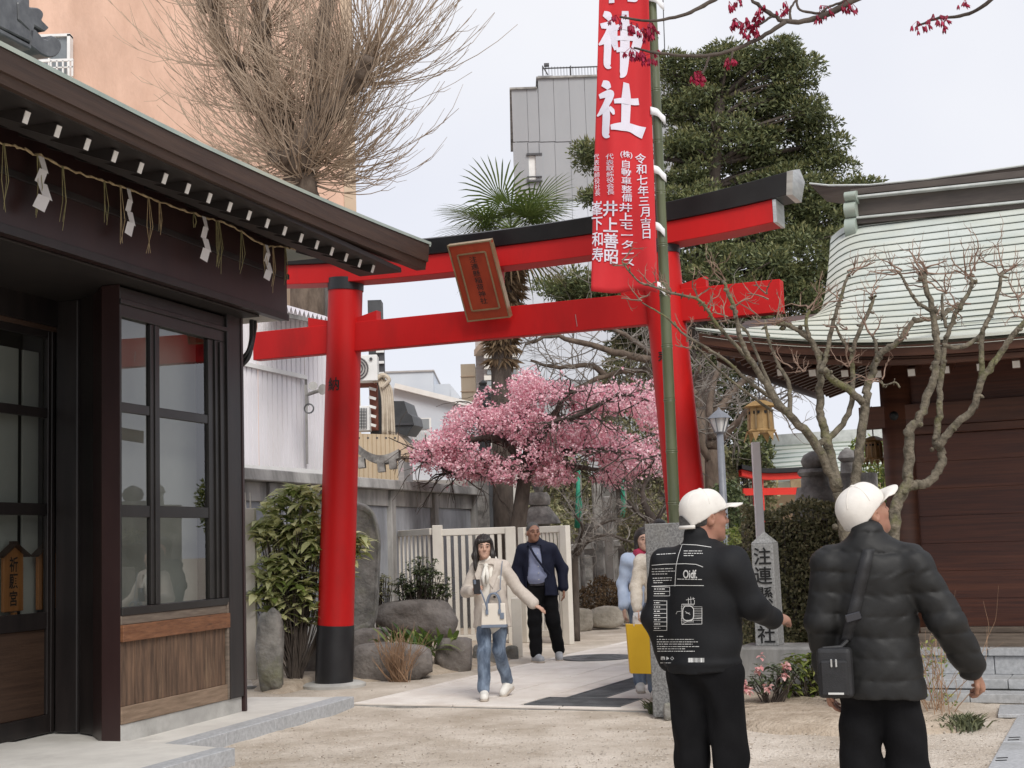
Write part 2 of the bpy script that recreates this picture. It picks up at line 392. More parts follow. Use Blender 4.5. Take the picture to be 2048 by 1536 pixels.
# second paved way to the right, behind the stone block
s2 = struct(MB().prism([on_path(3.25, 4.2), on_path(9, 4.2), on_path(9, 6.2), on_path(3.25, 6.2)], -.1, .008).build('side_path', 'concrete'))
for i in range(7):
    for j in range(2):
        a, b = 3.28+.8*i, 4.2+1.0*j
        MB().prism([on_path(a+.004, b+.004), on_path(a+.796, b+.004), on_path(a+.796, b+.996), on_path(a+.004, b+.996)], .009, .03).build('paving_slab', 'granite_slab', s2, bevel=.004)

# ------------------------------------------------------------------ the great torii
tor = thing('torii_gate', 'large vermilion wooden shrine gate spanning the stone path', 'torii gate', TM)
TILT = -.0105
def tp(s, z, n=0.0): return TM+TU*s+TN*n+UP*(z+TILT*s)
def pil(side):
    def c(z): return tp(side*(2.165-.0575*z), z)
    red = MB().tube([c(z) for z in np.linspace(.66, 4.47, 8)], np.linspace(.203, .197, 8), 40).build('pillar', 'vermilion', tor, smooth=True)
    red.data.set_sharp_from_angle(angle=1.0)
    MB().tube([c(.0), c(.34), c(.662)], (.214, .2125, .211), 40).build('pillar_foot', 'lacquer_black', tor, autosmooth=40)
    MB().tube([c(4.46), c(4.60)], .207, 40).build('pillar_band', 'lacquer_black', tor, autosmooth=40)
    MB().lathe([(.36, -.05), (.36, .03), (.31, .05)], A(c(0)[0], c(0)[1], 0), 32).build('stone_footing', 'concrete', tor, autosmooth=40)
    return c
cL = pil(-1); cRr = pil(1)
MB().hexa([tp(-3.16, 3.745, .07), tp(3.16, 3.745, .07), tp(3.16, 3.745, -.07), tp(-3.16, 3.745, -.07)], [tp(-3.16, 4.078, .07), tp(3.16, 4.078, .07), tp(3.16, 4.078, -.07), tp(-3.16, 4.078, -.07)]).build('tie_beam', 'vermilion', tor, bevel=.006)
for sd_ in (-1, 1):
    for q in (-1, 1):
        a = sd_*1.935+q*.19; b = sd_*1.935+q*.46
        z = 4.079; w_ = MB().hexa([tp(a, z, .05), tp(b, z, .05), tp(b, z, -.05), tp(a, z, -.05)], [tp(a, z+.05, .05), tp(b, z+.11, .05), tp(b, z+.11, -.05), tp(a, z+.05, -.05)])
        w_.build('wedge', 'vermilion', tor)
def beam(name, zb, zt, prof, half, material, flare=0.0, seg=48):
    """curved top beam; prof(s) -> cross-section corners (n, z) counter-clockwise"""
    m = MB(); v = []; ss = np.linspace(-half, half, seg)
    for s in ss: v += [tp(s+flare*np.sign(s)*(abs(s)/half)**20*(z-zb(s)), z, n) for n, z in prof(s)]
    c_ = len(prof(0)); fs = [(i*c_+j, i*c_+(j+1) % c_, (i+1)*c_+(j+1) % c_, (i+1)*c_+j) for i in range(seg-1) for j in range(c_)]
    fs += [tuple(range(c_-1, -1, -1)), tuple(range((seg-1)*c_, seg*c_))]
    m.add(v, fs); return m.build(name, material, tor, bevel=.004)
zk = lambda s: 4.728+.145*(abs(s)/3.2)**2.6
zs = lambda s: 4.507+.135*(abs(s)/3.2)**2.6
kt = lambda s: .155+.06*(abs(s)/3.3)**2
beam('lower_lintel', zs, zk, lambda s: [(.16, zs(s)), (.16, zk(s)-.001), (-.16, zk(s)-.001), (-.16, zs(s))], 3.15, 'vermilion')
beam('top_lintel', zk, zk, lambda s: [(.19, zk(s)), (.25, zk(s)+kt(s)), (0, zk(s)+kt(s)+.07), (-.25, zk(s)+kt(s)), (-.19, zk(s))], 3.30, 'lacquer_black', flare=.15)
for sd_ in (-1, 1):
    h_ = 3.152; m = MB()
    q = lambda s, zf, n: tp(sd_*s, zf, n)
    m.hexa([q(h_, zs(h_)-.004, .163), q(h_+.035, zs(h_)-.004, .163), q(h_+.035, zs(h_)-.004, -.163), q(h_, zs(h_)-.004, -.163)], [q(h_, zk(h_)-.004, .163), q(h_+.035, zk(h_)-.004, .163), q(h_+.035, zk(h_)-.004, -.163), q(h_, zk(h_)-.004, -.163)])
    m.build('end_cap', 'metal_cap', tor)
    s0_ = 3.302; pr = [(.193, zk(s0_)-.004), (.254, zk(s0_)+kt(s0_)+.003), (0, zk(s0_)+kt(s0_)+.075), (-.254, zk(s0_)+kt(s0_)+.003), (-.193, zk(s0_)-.004)]
    pts = [q(s0_+.15*(z-zk(s0_)), z, n) for n, z in pr]; MB().extr(pts if sd_ > 0 else pts[::-1], TU*sd_*.06).build('end_cap', 'metal_cap', tor)
# centre strut and the tilted name board
MB().hexa([tp(-.09, 4.079, .06), tp(.09, 4.079, .06), tp(.09, 4.079, -.06), tp(-.09, 4.079, -.06)], [tp(-.09, 4.506, .06), tp(.09, 4.506, .06), tp(.09, 4.506, -.06), tp(-.09, 4.506, -.06)]).build('centre_strut', 'vermilion', tor)
pc0 = tp(.0, 3.955, .16); pc1 = tp(-.015, 4.715, .55); up_ = nrm(pc1-pc0); H_ = np.linalg.norm(pc1-pc0); nn = nrm(np.cross(TU, up_)); ctr = (pc0+pc1)/2
if nn@TN < 0: nn = -nn
def pq(a, b, c): return ctr+TU*a+up_*b+nn*c
pb = part(MB().box(ctr, (.50, .06, H_), TU, up_).build('name_board', 'plaque_red', tor, bevel=.006))
e = MB()
for a in (-1, 1):
    e.bar(pq(a*.25, -H_/2-.008, .0), pq(a*.25, H_/2+.008, .0), .014, .075, up=nn); e.bar(pq(-.243, a*H_/2, .0), pq(.243, a*H_/2, .0), .014, .075, up=nn)
e.build('frame', 'plaque_gold', pb)
e = MB()
for a in (-1, 1):
    e.bar(pq(a*.165, -H_/2+.11, .034), pq(a*.165, H_/2-.11, .034), .016, .012, up=nn); e.bar(pq(-.157, a*(H_/2-.11), .034), pq(.157, a*(H_/2-.11), .034), .016, .012, up=nn)
e.build('gold_border', 'plaque_gold', pb)
e = MB(); letters(e, '注連懸稲荷神社', pq(0, H_/2-.14, .0335), TU, up_, .074, bold=.006, w=.09)
e.build('lettering', 'ink', pb)
MB().bar(tp(0, 4.55, .16), pq(0, .2, -.035), .03, .03).build('hanger', 'plaque_gold', tor)
# brushed letters on the pillars, wrapped round the front
def on_pillar(ch, c_fun, z0, h):
    v, f = text_mesh(ch, .012); m = MB(); R_ = .2045; out = []
    for a, b, _ in v*h:
        z = z0+b; t = a/R_; d = TN*math.cos(t)+TU*math.sin(t); out.append(c_fun(z)+d*R_)
    m.add(out, f); m.build('lettering', 'ink', tor)
MB().bar(tp(.98, 3.79, .0725), tp(.965, 3.92, .0725), .004, .012, up=TN).build('scratch', 'metal_cap', tor)
on_pillar('納', cL, 3.37, .16); on_pillar('奉', cRr, 3.37, .16)
# ------------------------------------------------------------------ shrine office on the left
mat('stained_black', (.010, .008, .008), (.022, .017, .016), rough=.42, scale=6, stretch=(1, 1, .15), bump=.06, bscale=30)
mat('stained_maroon', (.022, .010, .010), (.034, .016, .015), rough=.38, scale=3, stretch=(1, 1, .2))
mat('aluminium_dark', (.018, .016, .015), (.026, .024, .022), rough=.35, scale=3, metal=.2)
mat('eave_brown', (.035, .018, .011), (.062, .034, .021), rough=.6, scale=5, stretch=(.25, .25, 6), bump=.15, bscale=14)
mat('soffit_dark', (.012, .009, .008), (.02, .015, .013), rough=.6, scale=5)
mat('plank_weathered', (.062, .036, .022), (.17, .10, .06), rough=.75, scale=7, stretch=(3, 3, .35), bump=.5, bscale=10, c3=(.22, .15, .09), s3=4, lo3=.58, hi3=.75)
mat('board_orange', (.13, .05, .02), (.23, .10, .045), rough=.6, scale=9, stretch=(.5, .5, 4), bump=.35, c3=(.05, .025, .015), s3=16, lo3=.55, hi3=.7)
mat('board_grey', (.11, .085, .065), (.19, .15, .115), rough=.75, scale=9, stretch=(.4, .4, 4), bump=.35)
mat('rail_pale', (.17, .115, .075), (.27, .19, .13), rough=.75, scale=9, stretch=(.4, .4, 4), bump=.35)
mat('copper_patina', (.22, .285, .26), (.36, .42, .38), rough=.55, scale=1.6, stretch=(1, 1, 1), c3=(.40, .42, .34), s3=.5, lo3=.45, hi3=.7, metal=0., bump=.06, bscale=20)
mat('tile_dark', (.055, .057, .062), (.12, .125, .13), rough=.4, scale=6, bump=.1, c3=(.2, .21, .22), s3=5, lo3=.6, hi3=.8)
mat('paint_white', (.74, .72, .68), (.80, .78, .74), rough=.6, scale=20, c3=(.4, .35, .3), s3=25, lo3=.66, hi3=.8)
mat('paper_white', (.80, .79, .80), (.72, .71, .72), rough=.8, scale=6)
mat('straw', (.36, .27, .15), (.5, .40, .24), rough=.85, scale=30)
mat('straw_green', (.22, .21, .10), (.34, .30, .15), rough=.85, scale=30)
mat('blind_grey', (.40, .41, .38), (.46, .46, .43), rough=.9, scale=1.2)
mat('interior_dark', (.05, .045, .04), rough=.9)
mat('plaque_wood', (.30, .12, .035), (.40, .17, .055), rough=.6, scale=5, stretch=(4, 4, .4))
mat('pipe_black', (.02, .02, .021), rough=.35)
def glassmat(name, tint, ior, rough=.0):
    m = bpy.data.materials.new(name); m.use_nodes = True; MATS[name] = m; t = m.node_tree; t.nodes.remove(t.nodes['Principled BSDF']); o = t.nodes['Material Output']
    lw = t.nodes.new('ShaderNodeLayerWeight'); lw.inputs[0].default_value = .5; f = t.nodes.new('ShaderNodeMath'); f.operation = 'MULTIPLY_ADD'
    pw = t.nodes.new('ShaderNodeMath'); pw.operation = 'POWER'; pw.inputs[1].default_value = 2; t.links.new(lw.outputs['Facing'], pw.inputs[0])
    t.links.new(pw.outputs[0], f.inputs[0]); f.inputs[1].default_value = ior; f.inputs[2].default_value = .09
    a = t.nodes.new('ShaderNodeBsdfTransparent'); a.inputs[0].default_value = tint+(1,); g = t.nodes.new('ShaderNodeBsdfGlossy'); g.inputs['Roughness'].default_value = rough
    x = t.nodes.new('ShaderNodeMixShader'); t.links.new(f.outputs[0], x.inputs[0]); t.links.new(a.outputs[0], x.inputs[1]); t.links.new(g.outputs[0], x.inputs[2]); t.links.new(x.outputs[0], o.inputs[0])
glassmat('window_glass', (.70, .72, .70), .42, .012)
glassmat('lamp_glass', (.8, .82, .82), .5, .05)

D1 = A(math.sin(math.radians(17.4)), math.cos(math.radians(17.4)), 0); N1 = A(D1[1], -D1[0], 0); WN = G(249, 1483, .1)
def wp(s, z, off=0.0): return WN+D1*s+N1*off+UP*(z-WN[2])
def wbox(mb, s0, s1, z0, z1, o0, o1):
    return mb.hexa([wp(s0, z0, o1), wp(s1, z0, o1), wp(s1, z0, o0), wp(s0, z0, o0)][::-1], [wp(s0, z1, o1), wp(s1, z1, o1), wp(s1, z1, o0), wp(s0, z1, o0)][::-1])
off_ = thing('shrine_office', 'dark wooden shrine office with wide eave at the left edge', 'building', wp(1, 0, -1.5))
def ob(name, m, s0, s1, z0, z1, o0, o1, parent=off_, bevel=.004): return wbox(MB(), s0, s1, z0, z1, o0, o1).build(name, m, parent, bevel=bevel)
# apron and porch slab
ap = struct(MB().prism([wp(3.0, 0, .60), wp(3.0, 0, -.5), wp(-6, 0, -2.5), wp(-6, 0, .60)][::-1], -.1, .097).build('apron', 'concrete_light'))
for a, b in ((-6, -3.6), (-3.6, -2.2), (-2.2, -.9), (-.9, .5), (.5, 1.35), (1.35, 2.2), (2.2, 3.0)):
    wbox(MB(), a+.003, b-.003, -.1, .103+.004*(a < 2), .42, .615).build('kerb_stone', 'granite_step', ap, bevel=.006)
pcs = [wp(-.34, 0, 1.14), wp(-.03, 0, .02), wp(-.2, 0, -1.0), wp(-5, 0, -1.0), wp(-5, 0, .85)]
pc_ = struct(MB().prism(pcs[::-1], -.1, .112).build('porch', 'concrete_light'))
a, b = wp(-.34, 0, 1.14), wp(-5, 0, .85); MB().bar(a+(b-a)*.0+UP*.045-N1*.06, b+UP*.045-N1*.06, .16, .145).build('kerb_stone', 'granite_step', pc_, bevel=.005)
# window bay
ob('concrete_base', 'concrete', -.07, 1.86, .09, .235, -.16, .012)
MB().prism([wp(1.62, 0, -.02), wp(1.868, 0, -.02), wp(1.868, 0, .035), wp(1.62, 0, .035)][::-1], .236, 3.74).build('corner_post', 'stained_black', off_, bevel=.004)
ob('corner_board', 'stained_maroon', 1.87, 1.905, .10, 3.74, -.2, .045)
ob('post_strip', 'board_grey', 1.585, 1.617, .24, 1.1, .0, .03)
ob('lower_rail', 'rail_pale', -.07, 1.617, .236, .37, -.05, .022)
edges = [-.07, .135, .29, .46, .60, .765, .92, 1.09, 1.24, 1.40, 1.584]
for a, b in zip(edges[:-1], edges[1:]): ob('plank', 'plank_weathered', a+.0025, b-.0025, .371, .868, -.03, rnd.uniform(.004, .009), bevel=.002)
ob('sill_board', 'board_orange', -.07, 1.618, .87, 1.0, -.03, .04)
ob('sill_rail', 'board_grey', -.07, 1.618, 1.001, 1.072, -.05, .02)
win = part(ob('window', 'aluminium_dark', -.07, 1.64, 1.073, 1.135, -.07, .03))
for a, b, c_, d_ in ((-.07, 1.64, 3.46, 3.70), (1.44, 1.64, 1.136, 3.459), (-.07, -.045, 1.136, 3.459)): ob('frame', 'aluminium_dark', a, b, c_, d_, -.06, .012, win)
ob('frame', 'stained_black', -.09, 1.66, 3.56, 3.60, .0125, .035, win); ob('frame', 'stained_black', 1.50, 1.53, 1.14, 3.45, .0125, .03, win)
zc = [1.136, 1.848, 1.945, 2.69, 2.77, 3.459]
sc = [(-.044, .398), (.542, 1.344)]
ob('mullion', 'aluminium_dark', .40, .54, 1.136, 3.459, -.05, -.005, win); ob('mullion', 'aluminium_dark', .455, .485, 1.136, 3.459, -.0045, .006, win)
ob('mullion', 'aluminium_dark', 1.346, 1.439, 1.136, 3.459, -.05, -.005, win)
for a, b in sc:
    ob('muntin', 'aluminium_dark', a, b, 1.848, 1.945, -.045, -.012, win); ob('muntin', 'aluminium_dark', a, b, 2.69, 2.77, -.045, -.012, win)
    for i in (0, 2, 4):
        MB().add([wp(a, zc[i], -.03), wp(b, zc[i], -.03), wp(b, zc[i+1], -.03), wp(a, zc[i+1], -.03)], [(0, 1, 2, 3)]).build('pane', 'window_glass', win)
ob('blind', 'blind_grey', .22, 1.6, 1.1, 3.55, -.30, -.28, win)
# return wall of the bay, posts and the recessed entrance
def wpoly(pts, z0, z1): return MB().prism([wp(a, 0, b) for a, b in pts][::-1], z0, z1)
wpoly([(-.075, .015), (-.07, -.16), (.26, -.47), (.30, -.43)], .10, 3.72).build('return_wall', 'stained_maroon', off_, bevel=.004)
wpoly([(.20, -.38), (.30, -.40), (.42, -.66), (.36, -.66)], .11, 3.72).build('inner_post', 'stained_black', off_, bevel=.004)
wpoly([(.36, -.69), (.44, -.64), (.44, -.86), (.36, -.90)], .112, 3.72).build('door_post', 'stained_black', off_, bevel=.006)
dr = part(wpoly([(.35, -.93), (.40, -.93), (.40, -.99), (.35, -.99)], .113, 3.5).build('door', 'stained_black', off_, bevel=.004))
def db(name, m, s0, s1, z0, z1, o0=-.985, o1=-.94, p=dr): return ob(name, m, s0, s1, z0, z1, o0, o1, p)
db('bottom_rail', 'stained_black', -7, .349, .113, .26); db('lower_panel', 'eave_brown', -7, .31, .261, .96, -.98, -.965); db('stile', 'stained_black', .311, .349, .261, 3.5)
db('lock_rail', 'stained_black', -7, .31, .961, 1.10); db('muntin', 'stained_black', -7, .31, 1.90, 2.0); db('muntin', 'stained_black', -7, .31, 2.72, 2.80); db('top_rail', 'stained_black', -7, .31, 3.40, 3.5)
for a, b in ((1.101, 1.899), (2.001, 2.719), (2.801, 3.399)): MB().add([wp(-7, a, -.962), wp(.31, a, -.962), wp(.31, b, -.962), wp(-7, b, -.962)], [(0, 1, 2, 3)]).build('pane', 'window_glass', dr)
for a_ in (-1.5, -1.42, -3.2, -3.12, -4.9): db('stile', 'stained_black', a_, a_+.075, .261, 3.5, -.984, -.941)
ob('door_header', 'stained_black', -7, .45, 3.5, 3.9, -1.0, -.88); ob('header_lip', 'eave_brown', -7, .45, 3.46, 3.499, -.935, -.90)
ob('inner_screen', 'blind_grey', -.25, .13, 1.0, 3.3, -1.12, -1.10); ob('inner_screen', 'blind_grey', .19, .40, 1.0, 3.3, -1.12, -1.10)
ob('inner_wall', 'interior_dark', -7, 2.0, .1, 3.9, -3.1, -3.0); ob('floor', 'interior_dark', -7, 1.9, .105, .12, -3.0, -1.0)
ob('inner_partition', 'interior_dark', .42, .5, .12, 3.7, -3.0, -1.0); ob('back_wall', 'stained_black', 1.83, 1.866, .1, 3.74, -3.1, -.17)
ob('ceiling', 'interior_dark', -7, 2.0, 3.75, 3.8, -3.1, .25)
# wall board over the bay (carries the straw rope)
fb = part(ob('wall_board', 'stained_maroon', -7, 2.32, 3.74, 4.55, .22, .30))
ob('lip', 'stained_black', -7, 2.325, 3.735, 3.80, .301, .315, fb, .002); ob('lip', 'stained_black', -7, 2.325, 4.14, 4.19, .301, .325, fb, .002)
ob('underside', 'soffit_pale' if 0 else 'concrete', 1.906, 2.31, 3.742, 3.75, -1.2, .219)
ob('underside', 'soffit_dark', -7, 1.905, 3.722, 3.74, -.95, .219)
ob('end_board', 'stained_black', 2.28, 2.319, 3.751, 4.55, -3.0, .219)
# eave: rafters with white painted ends, soffit, fascia with upturn, copper roof
def lift(s): return .10*max(0, (s+1.6)/5.4)**1.6*2.0
for i in range(-12, 18):
    s = -2.649+.3130*i
    if s < -6.5: continue
    a = wp(s, 4.225+.25*lift(s)*.5, 1.05); b = wp(s, 4.52, .25)
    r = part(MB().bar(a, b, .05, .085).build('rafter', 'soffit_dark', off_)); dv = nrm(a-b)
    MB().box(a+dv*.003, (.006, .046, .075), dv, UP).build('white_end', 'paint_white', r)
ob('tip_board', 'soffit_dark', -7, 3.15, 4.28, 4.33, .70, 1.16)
ss = np.linspace(-7, 3.72, 40)
g = lambda fz, o: [wp(s, fz(s), o) for s in ss]
zb_ = lambda s: 4.285+lift(s)*.62; zt_ = lambda s: 4.475+lift(s)
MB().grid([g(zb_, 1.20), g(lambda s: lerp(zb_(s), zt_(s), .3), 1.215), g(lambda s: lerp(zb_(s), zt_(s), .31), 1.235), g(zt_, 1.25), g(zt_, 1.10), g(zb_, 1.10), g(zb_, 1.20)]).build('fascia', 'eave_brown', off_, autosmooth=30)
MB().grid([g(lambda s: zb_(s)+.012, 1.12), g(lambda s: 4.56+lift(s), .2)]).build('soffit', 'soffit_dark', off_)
# roof, hipped at the far end: courses of copper sheet
E_ = 3.74
def roof_z(o): q = 1.25-o; return zt_(0)-lift(0)+.02+.34*q+.105*q*q
def roof_far(o): return E_-(1.25-o)*1.75
rf = part(MB().grid([[wp(-7, roof_z(1.25)-.03+lift(-7), 1.25)]+[wp(s, roof_z(1.25)+lift(s)-.03, 1.25) for s in ss[1:]], [wp(s, roof_z(1.0)+lift(s)-.08, 1.0) for s in ss]]).build('roof', 'copper_patina', off_))
os_ = np.linspace(1.26, -2.1, 25)
for a, b in zip(os_[:-1], os_[1:]):
    sa = np.linspace(-7, roof_far(a), 24); sb = np.linspace(-7, roof_far(b), 24); fd = lambda o: max(0, 1-(1.25-o)/1.2)
    la = [wp(s, roof_z(a)+lift(s)*fd(a)+.012, a) for s in sa]; lb = [wp(s, roof_z(b)+lift(s)*fd(b), b) for s in sb]; l0 = [p-UP*.03 for p in la]
    MB().grid([l0, la, lb]).build('copper_course', 'copper_patina', rf)
sh_ = []
for o in os_: fd = max(0, 1-(1.25-o)/1.2); sh_.append(wp(roof_far(o), roof_z(o)+lift(roof_far(o))*fd+.01, o))
MB().grid([[p for p in sh_], [wp(E_, zt_(E_)-.02, o) for o in os_]]).build('hip_side', 'copper_patina', rf)
# ridge bank and scroll ornament at its end
rid = part(MB().bar(wp(-7, roof_z(-2.1)+.05, -2.1), wp(-1.4, roof_z(-2.1)+.05, -2.1), .3, .5).build('ridge', 'tile_dark', rf))
og = lambda px, py: onplane(px, py, wp(0, 0, -1.15), N1)
def orn(pts, depth, name='scroll'):
    q = [og(*p) for p in pts]; MB().extr(q[::-1], -N1*depth).build(name, 'tile_dark', off_, bevel=.012)
circ = lambda cx, cy, r, a0, a1, n: [(cx+r*math.cos(math.radians(t)), cy+r*math.sin(math.radians(t))) for t in np.linspace(a0, a1, n)]
orn([(-60, -50), (33, -50), (36, 40), (62, 62), (62, 85), (-60, 24)], .35, 'ridge_block')
orn([(-60, 24), (64, 90), (64, 100), (-60, 36)], .45, 'ridge_band')
orn([(38, 40), (36, 5), (50, -10), (60, -12), (60, 14)]+circ(73, 30, 15, -90, 40, 8)+[(100, 55), (90, 64), (70, 52), (66, 86), (58, 60)], .25)
orn([(60, 58), (72, 58), (88, 77), (96, 79), (104, 71)]+circ(102, 93, 22, -80, 110, 12)+[(82, 108), (62, 92)], .3)
# drain pipes under the corner
for d_ in (0, .06):
    MB().tube(bezier([wp(2.12+d_, 3.745, .02), wp(2.10+d_, 3.66, .03), wp(2.03, 3.52-d_, .06), wp(2.0, 3.40-d_, .03), wp(1.99, 3.3-d_, -.1)], 6), .022, 10).build('pipe', 'pipe_black', off_, smooth=True)

# straw rope with paper streamers and straw tassels
rope_px = [(-700, 60), (-420, 150), (-200, 232), (-60, 272), (0, 285), (60, 303), (130, 335), (200, 360), (258, 378), (330, 408), (405, 432), (470, 455), (525, 489), (560, 493), (594, 499)]
rp_ = [onplane(*p, wp(0, 0, .40), N1) for p in rope_px]
rope = thing('straw_rope', 'thin straw rope with paper streamers hung along the office wall', 'straw rope', rp_[5])
rc = bezier(rp_, 10); rc = rc+RNG.normal(0, .004, rc.shape)
m = MB().tube(rc, .007, 6)
for ph in (0, math.pi):
    tw = np.array([p+.006*(math.cos(i*.9+ph)*UP+math.sin(i*.9+ph)*N1) for i, p in enumerate(rc)]); m.tube(tw, .0045, 5)
m.build('twisted_cord', 'straw', rope, smooth=True)
def at_rope(px): xs = [p[0] for p in rope_px]; ys = [p[1] for p in rope_px]; return onplane(px, np.interp(px, xs, ys), wp(0, 0, .41), N1)
def streamer(px, L, w, sw):
    p = at_rope(px); q = p.copy(); sgn = 1; n = 4; hh = L/n
    m = MB()
    for i in range(n):
        a = q+D1*w*.5*0; nx = q-UP*hh*.9+D1*sgn*sw*(.6+.4*i/n)+N1*.015*sgn
        wd = w*(.8+.25*i)
        v = [q-D1*wd/2, q+D1*wd/2, nx+D1*wd/2-UP*hh*.15, nx-D1*wd/2+UP*.0]
        m.add(v, [(0, 1, 2, 3)]); q = (v[2]+v[3])/2+D1*(-sgn)*wd*.35+UP*hh*.08+N1*.004; sgn = -sgn
    m.build('paper_streamer', 'paper_white', rope, solid=.002)
streamer(-260, .42, .085, .04); streamer(82, .42, .085, .05); streamer(257, .40, .06, .02); streamer(408, .42, .075, .03); streamer(533, .36, .075, .03)
for px, L in ((6, .5), (74, .45), (124, .5), (208, .36), (240, .52), (296, .47), (318, .3), (387, .14), (432, .43), (437, .46), (482, .40), (528, .32), (545, .45), (570, .38)):
    p = at_rope(px); m = MB()
    for j in range(3): m.tube([p+D1*.008*j, p-UP*L*.5+D1*(.012*j+rnd.uniform(-.02, .02))+N1*.01*j, p-UP*L*rnd.uniform(.8, 1)+D1*rnd.uniform(-.04, .04)], (.0028, .0028, .002), 4)
    m.build('straw_tassel', rnd.choice(['straw', 'straw_green']), rope)

# wooden prayer tablets inside the door
for (x0, x1, y0, y1), word, lab in (((8, 47, 1090, 1225), '祈願宮', 'wooden roofed tablet inside the door, the left of two'), ((77, 112, 1088, 1220), '木四宮', 'wooden roofed tablet beside the door post, the right of two')):
    O = -1.02; q = lambda x, y, o=O: onplane(x, y, wp(0, 0, o), N1)
    t_ = thing('wooden_tablet', lab, 'tablet', q((x0+x1)/2, y1))
    xm = (x0+x1)/2; pts = [q(x0, y1), q(x1, y1-4), q(x1, y0+14), q(xm, y0), q(x0, y0+14)]
    MB().extr(pts, -N1*.03).build('board', 'plaque_wood', t_, bevel=.003)
    MB().bar(q(x0-8, y0+24, O+.01), q(xm, y0-2, O+.01), .07, .018).build('roof_board', 'eave_brown', t_); MB().bar(q(x1+8, y0+22, O+.01), q(xm, y0-2, O+.01), .07, .018).build('roof_board', 'eave_brown', t_)
    MB().box(q(xm, y0-4, O+.01), (.05, .05, .03), D1).build('ridge_knob', 'eave_brown', t_); MB().bar(q(xm, y1, O-.015), q(xm, y1+26, O-.015), .04, .03).build('post', 'plaque_wood', t_)
    e = MB(); letters(e, word, q(xm, y0+22, O+.0015), D1, UP, .13, bold=.02, w=.11); e.build('lettering', 'ink', t_)
# ------------------------------------------------------------------ shrine hall on the right
mat('cypress_dark', (.050, .018, .010), (.095, .036, .019), rough=.5, scale=3.5, stretch=(.5, .5, 7), bump=.12, c3=(.14, .05, .024), s3=.8, lo3=.5, hi3=.8)
mat('cypress_wall', (.045, .013, .008), (.095, .028, .014), rough=.45, scale=5.0, stretch=(.3, .3, 9), bump=.2, c3=(.15, .050, .022), s3=.45, lo3=.52, hi3=.75)
mat('ridge_brown', (.055, .043, .036), (.09, .072, .06), rough=.5, scale=5, stretch=(.4, .4, 3))
mat('ridge_edge', (.45, .47, .45), (.6, .62, .6), rough=.5, scale=6)
mat('copper_roof', (.43, .475, .435), (.58, .61, .565), rough=.5, scale=1.3, stretch=(1, 1, .4), c3=(.56, .56, .46), s3=.55, lo3=.42, hi3=.68, bump=.05, bscale=15)
mat('copper_seam_shade', (.06, .075, .065), rough=.7)  # dark edge stain, with the courses' shadow line put into the colour
mat('nail_cover', (.02, .022, .022), rough=.5, metal=.5)
SW = P(1830, 1253, 13.7)
def sp(u, z, o=0.0): return A(SW[0], SW[1], 0)+TU*u+TN*o+UP*z          # u to the right along the front, o towards the viewer
def onS(px, py, o): p = onplane(px, py, sp(0, 0, o), TN); return (p-A(SW[0], SW[1], 0))@TU, p[2]
hall = thing('shrine_hall', 'brown wooden shrine hall with curved green copper roof on the right', 'shrine hall', sp(2, 0, 0))
def sbox(name, m, u0, u1, z0, z1, o0, o1, parent=None, bevel=.004):
    b = [sp(u0, z0, o1), sp(u1, z0, o1), sp(u1, z0, o0), sp(u0, z0, o0)]; t = [p+UP*(z1-z0) for p in b]
    return MB().hexa(b, t).build(name, m, parent or hall, bevel=bevel)
zw0 = SW[2]
OE, OR = 1.75, -1.3
# roof rows read off the photograph's silhouette: level t from eave (0) to ridge (1)
ue, ze = onS(1900, 677, OE); ur, zr = onS(1900, 418, OR)
def row_o(t): return lerp(OE, OR, t)
def row_z(t): return ze+(zr-ze)*(.78*t+.22*t*t)
sil = [(1656, 455, .86), (1653, 490, .74), (1650, 523, .64), (1647, 552, .54), (1638, 587, .42), (1624, 608, .32), (1589, 627, .22), (1536, 640, .14), (1448, 652, .06), (1392, 661, .0)]
ts = [q[2] for q in sil][::-1]; us = [onS(q[0], q[1], row_o(q[2]))[0] for q in sil][::-1]
uT = onS(1660, 440, OR)[0]
def uL(t): return float(np.interp(t, ts+[1.0], us+[uT]))
def rz(t, u):
    x = max(0, (us[0]+2.6-u)/2.6); z = row_z(t)+.30*max(0, 1-t/.55)**1.5*x**2.2
    if t > .18: y = max(0, (uL(t)+.42-u)/.42); z -= .15*min(1, (t-.18)/.25)*y**2.4
    return z
UR = 7.0
roof = part(MB().grid([[sp(u, rz(t, u)-.06, row_o(t)) for u in np.linspace(uL(t)+.05, UR, 40)] for t in np.linspace(0, 1, 14)]).build('roof', 'copper_roof', hall))
NR = 19
for i in range(NR):
    t0, t1 = i/NR, (i+1)/NR
    cuts = [uL(t0)]+[x for x in np.arange(us[0]+.4+.45*(i % 2), UR, 1.25) if x > uL(t0)+.5]+[UR]
    for a, b in zip(cuts[:-1], cuts[1:]):
        ns = max(3, int((b-a)/.09)) if a < uL(t0)+1.6 else 6
        f = np.linspace(0, 1, ns); b0 = b-.001; first = a == cuts[0]
        A0 = [lerp(a, b0, x) for x in f]; A1 = [lerp((uL(t1) if first else a), b0, x) for x in f]
        lo_ = [sp(u, rz(t0, u)+.014, row_o(t0)+.015) for u in A0]; hi_ = [sp(u, rz(t1, u)+.004, row_o(t1)) for u in A1]; un = [p-UP*.024 for p in lo_]
        MB().grid([un, lo_, hi_]).build('copper_sheet', 'copper_roof', roof, autosmooth=35)
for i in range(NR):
    t0 = i/NR; MB().tube([sp(u, rz(t0, u)+.001, row_o(t0)+.018) for u in np.concatenate([np.linspace(uL(t0), uL(t0)+1.2, 14), [UR]])], .0045, 4).build('seam', 'copper_seam_shade', roof)  # stained folded edge; the shadow line under each course is painted in
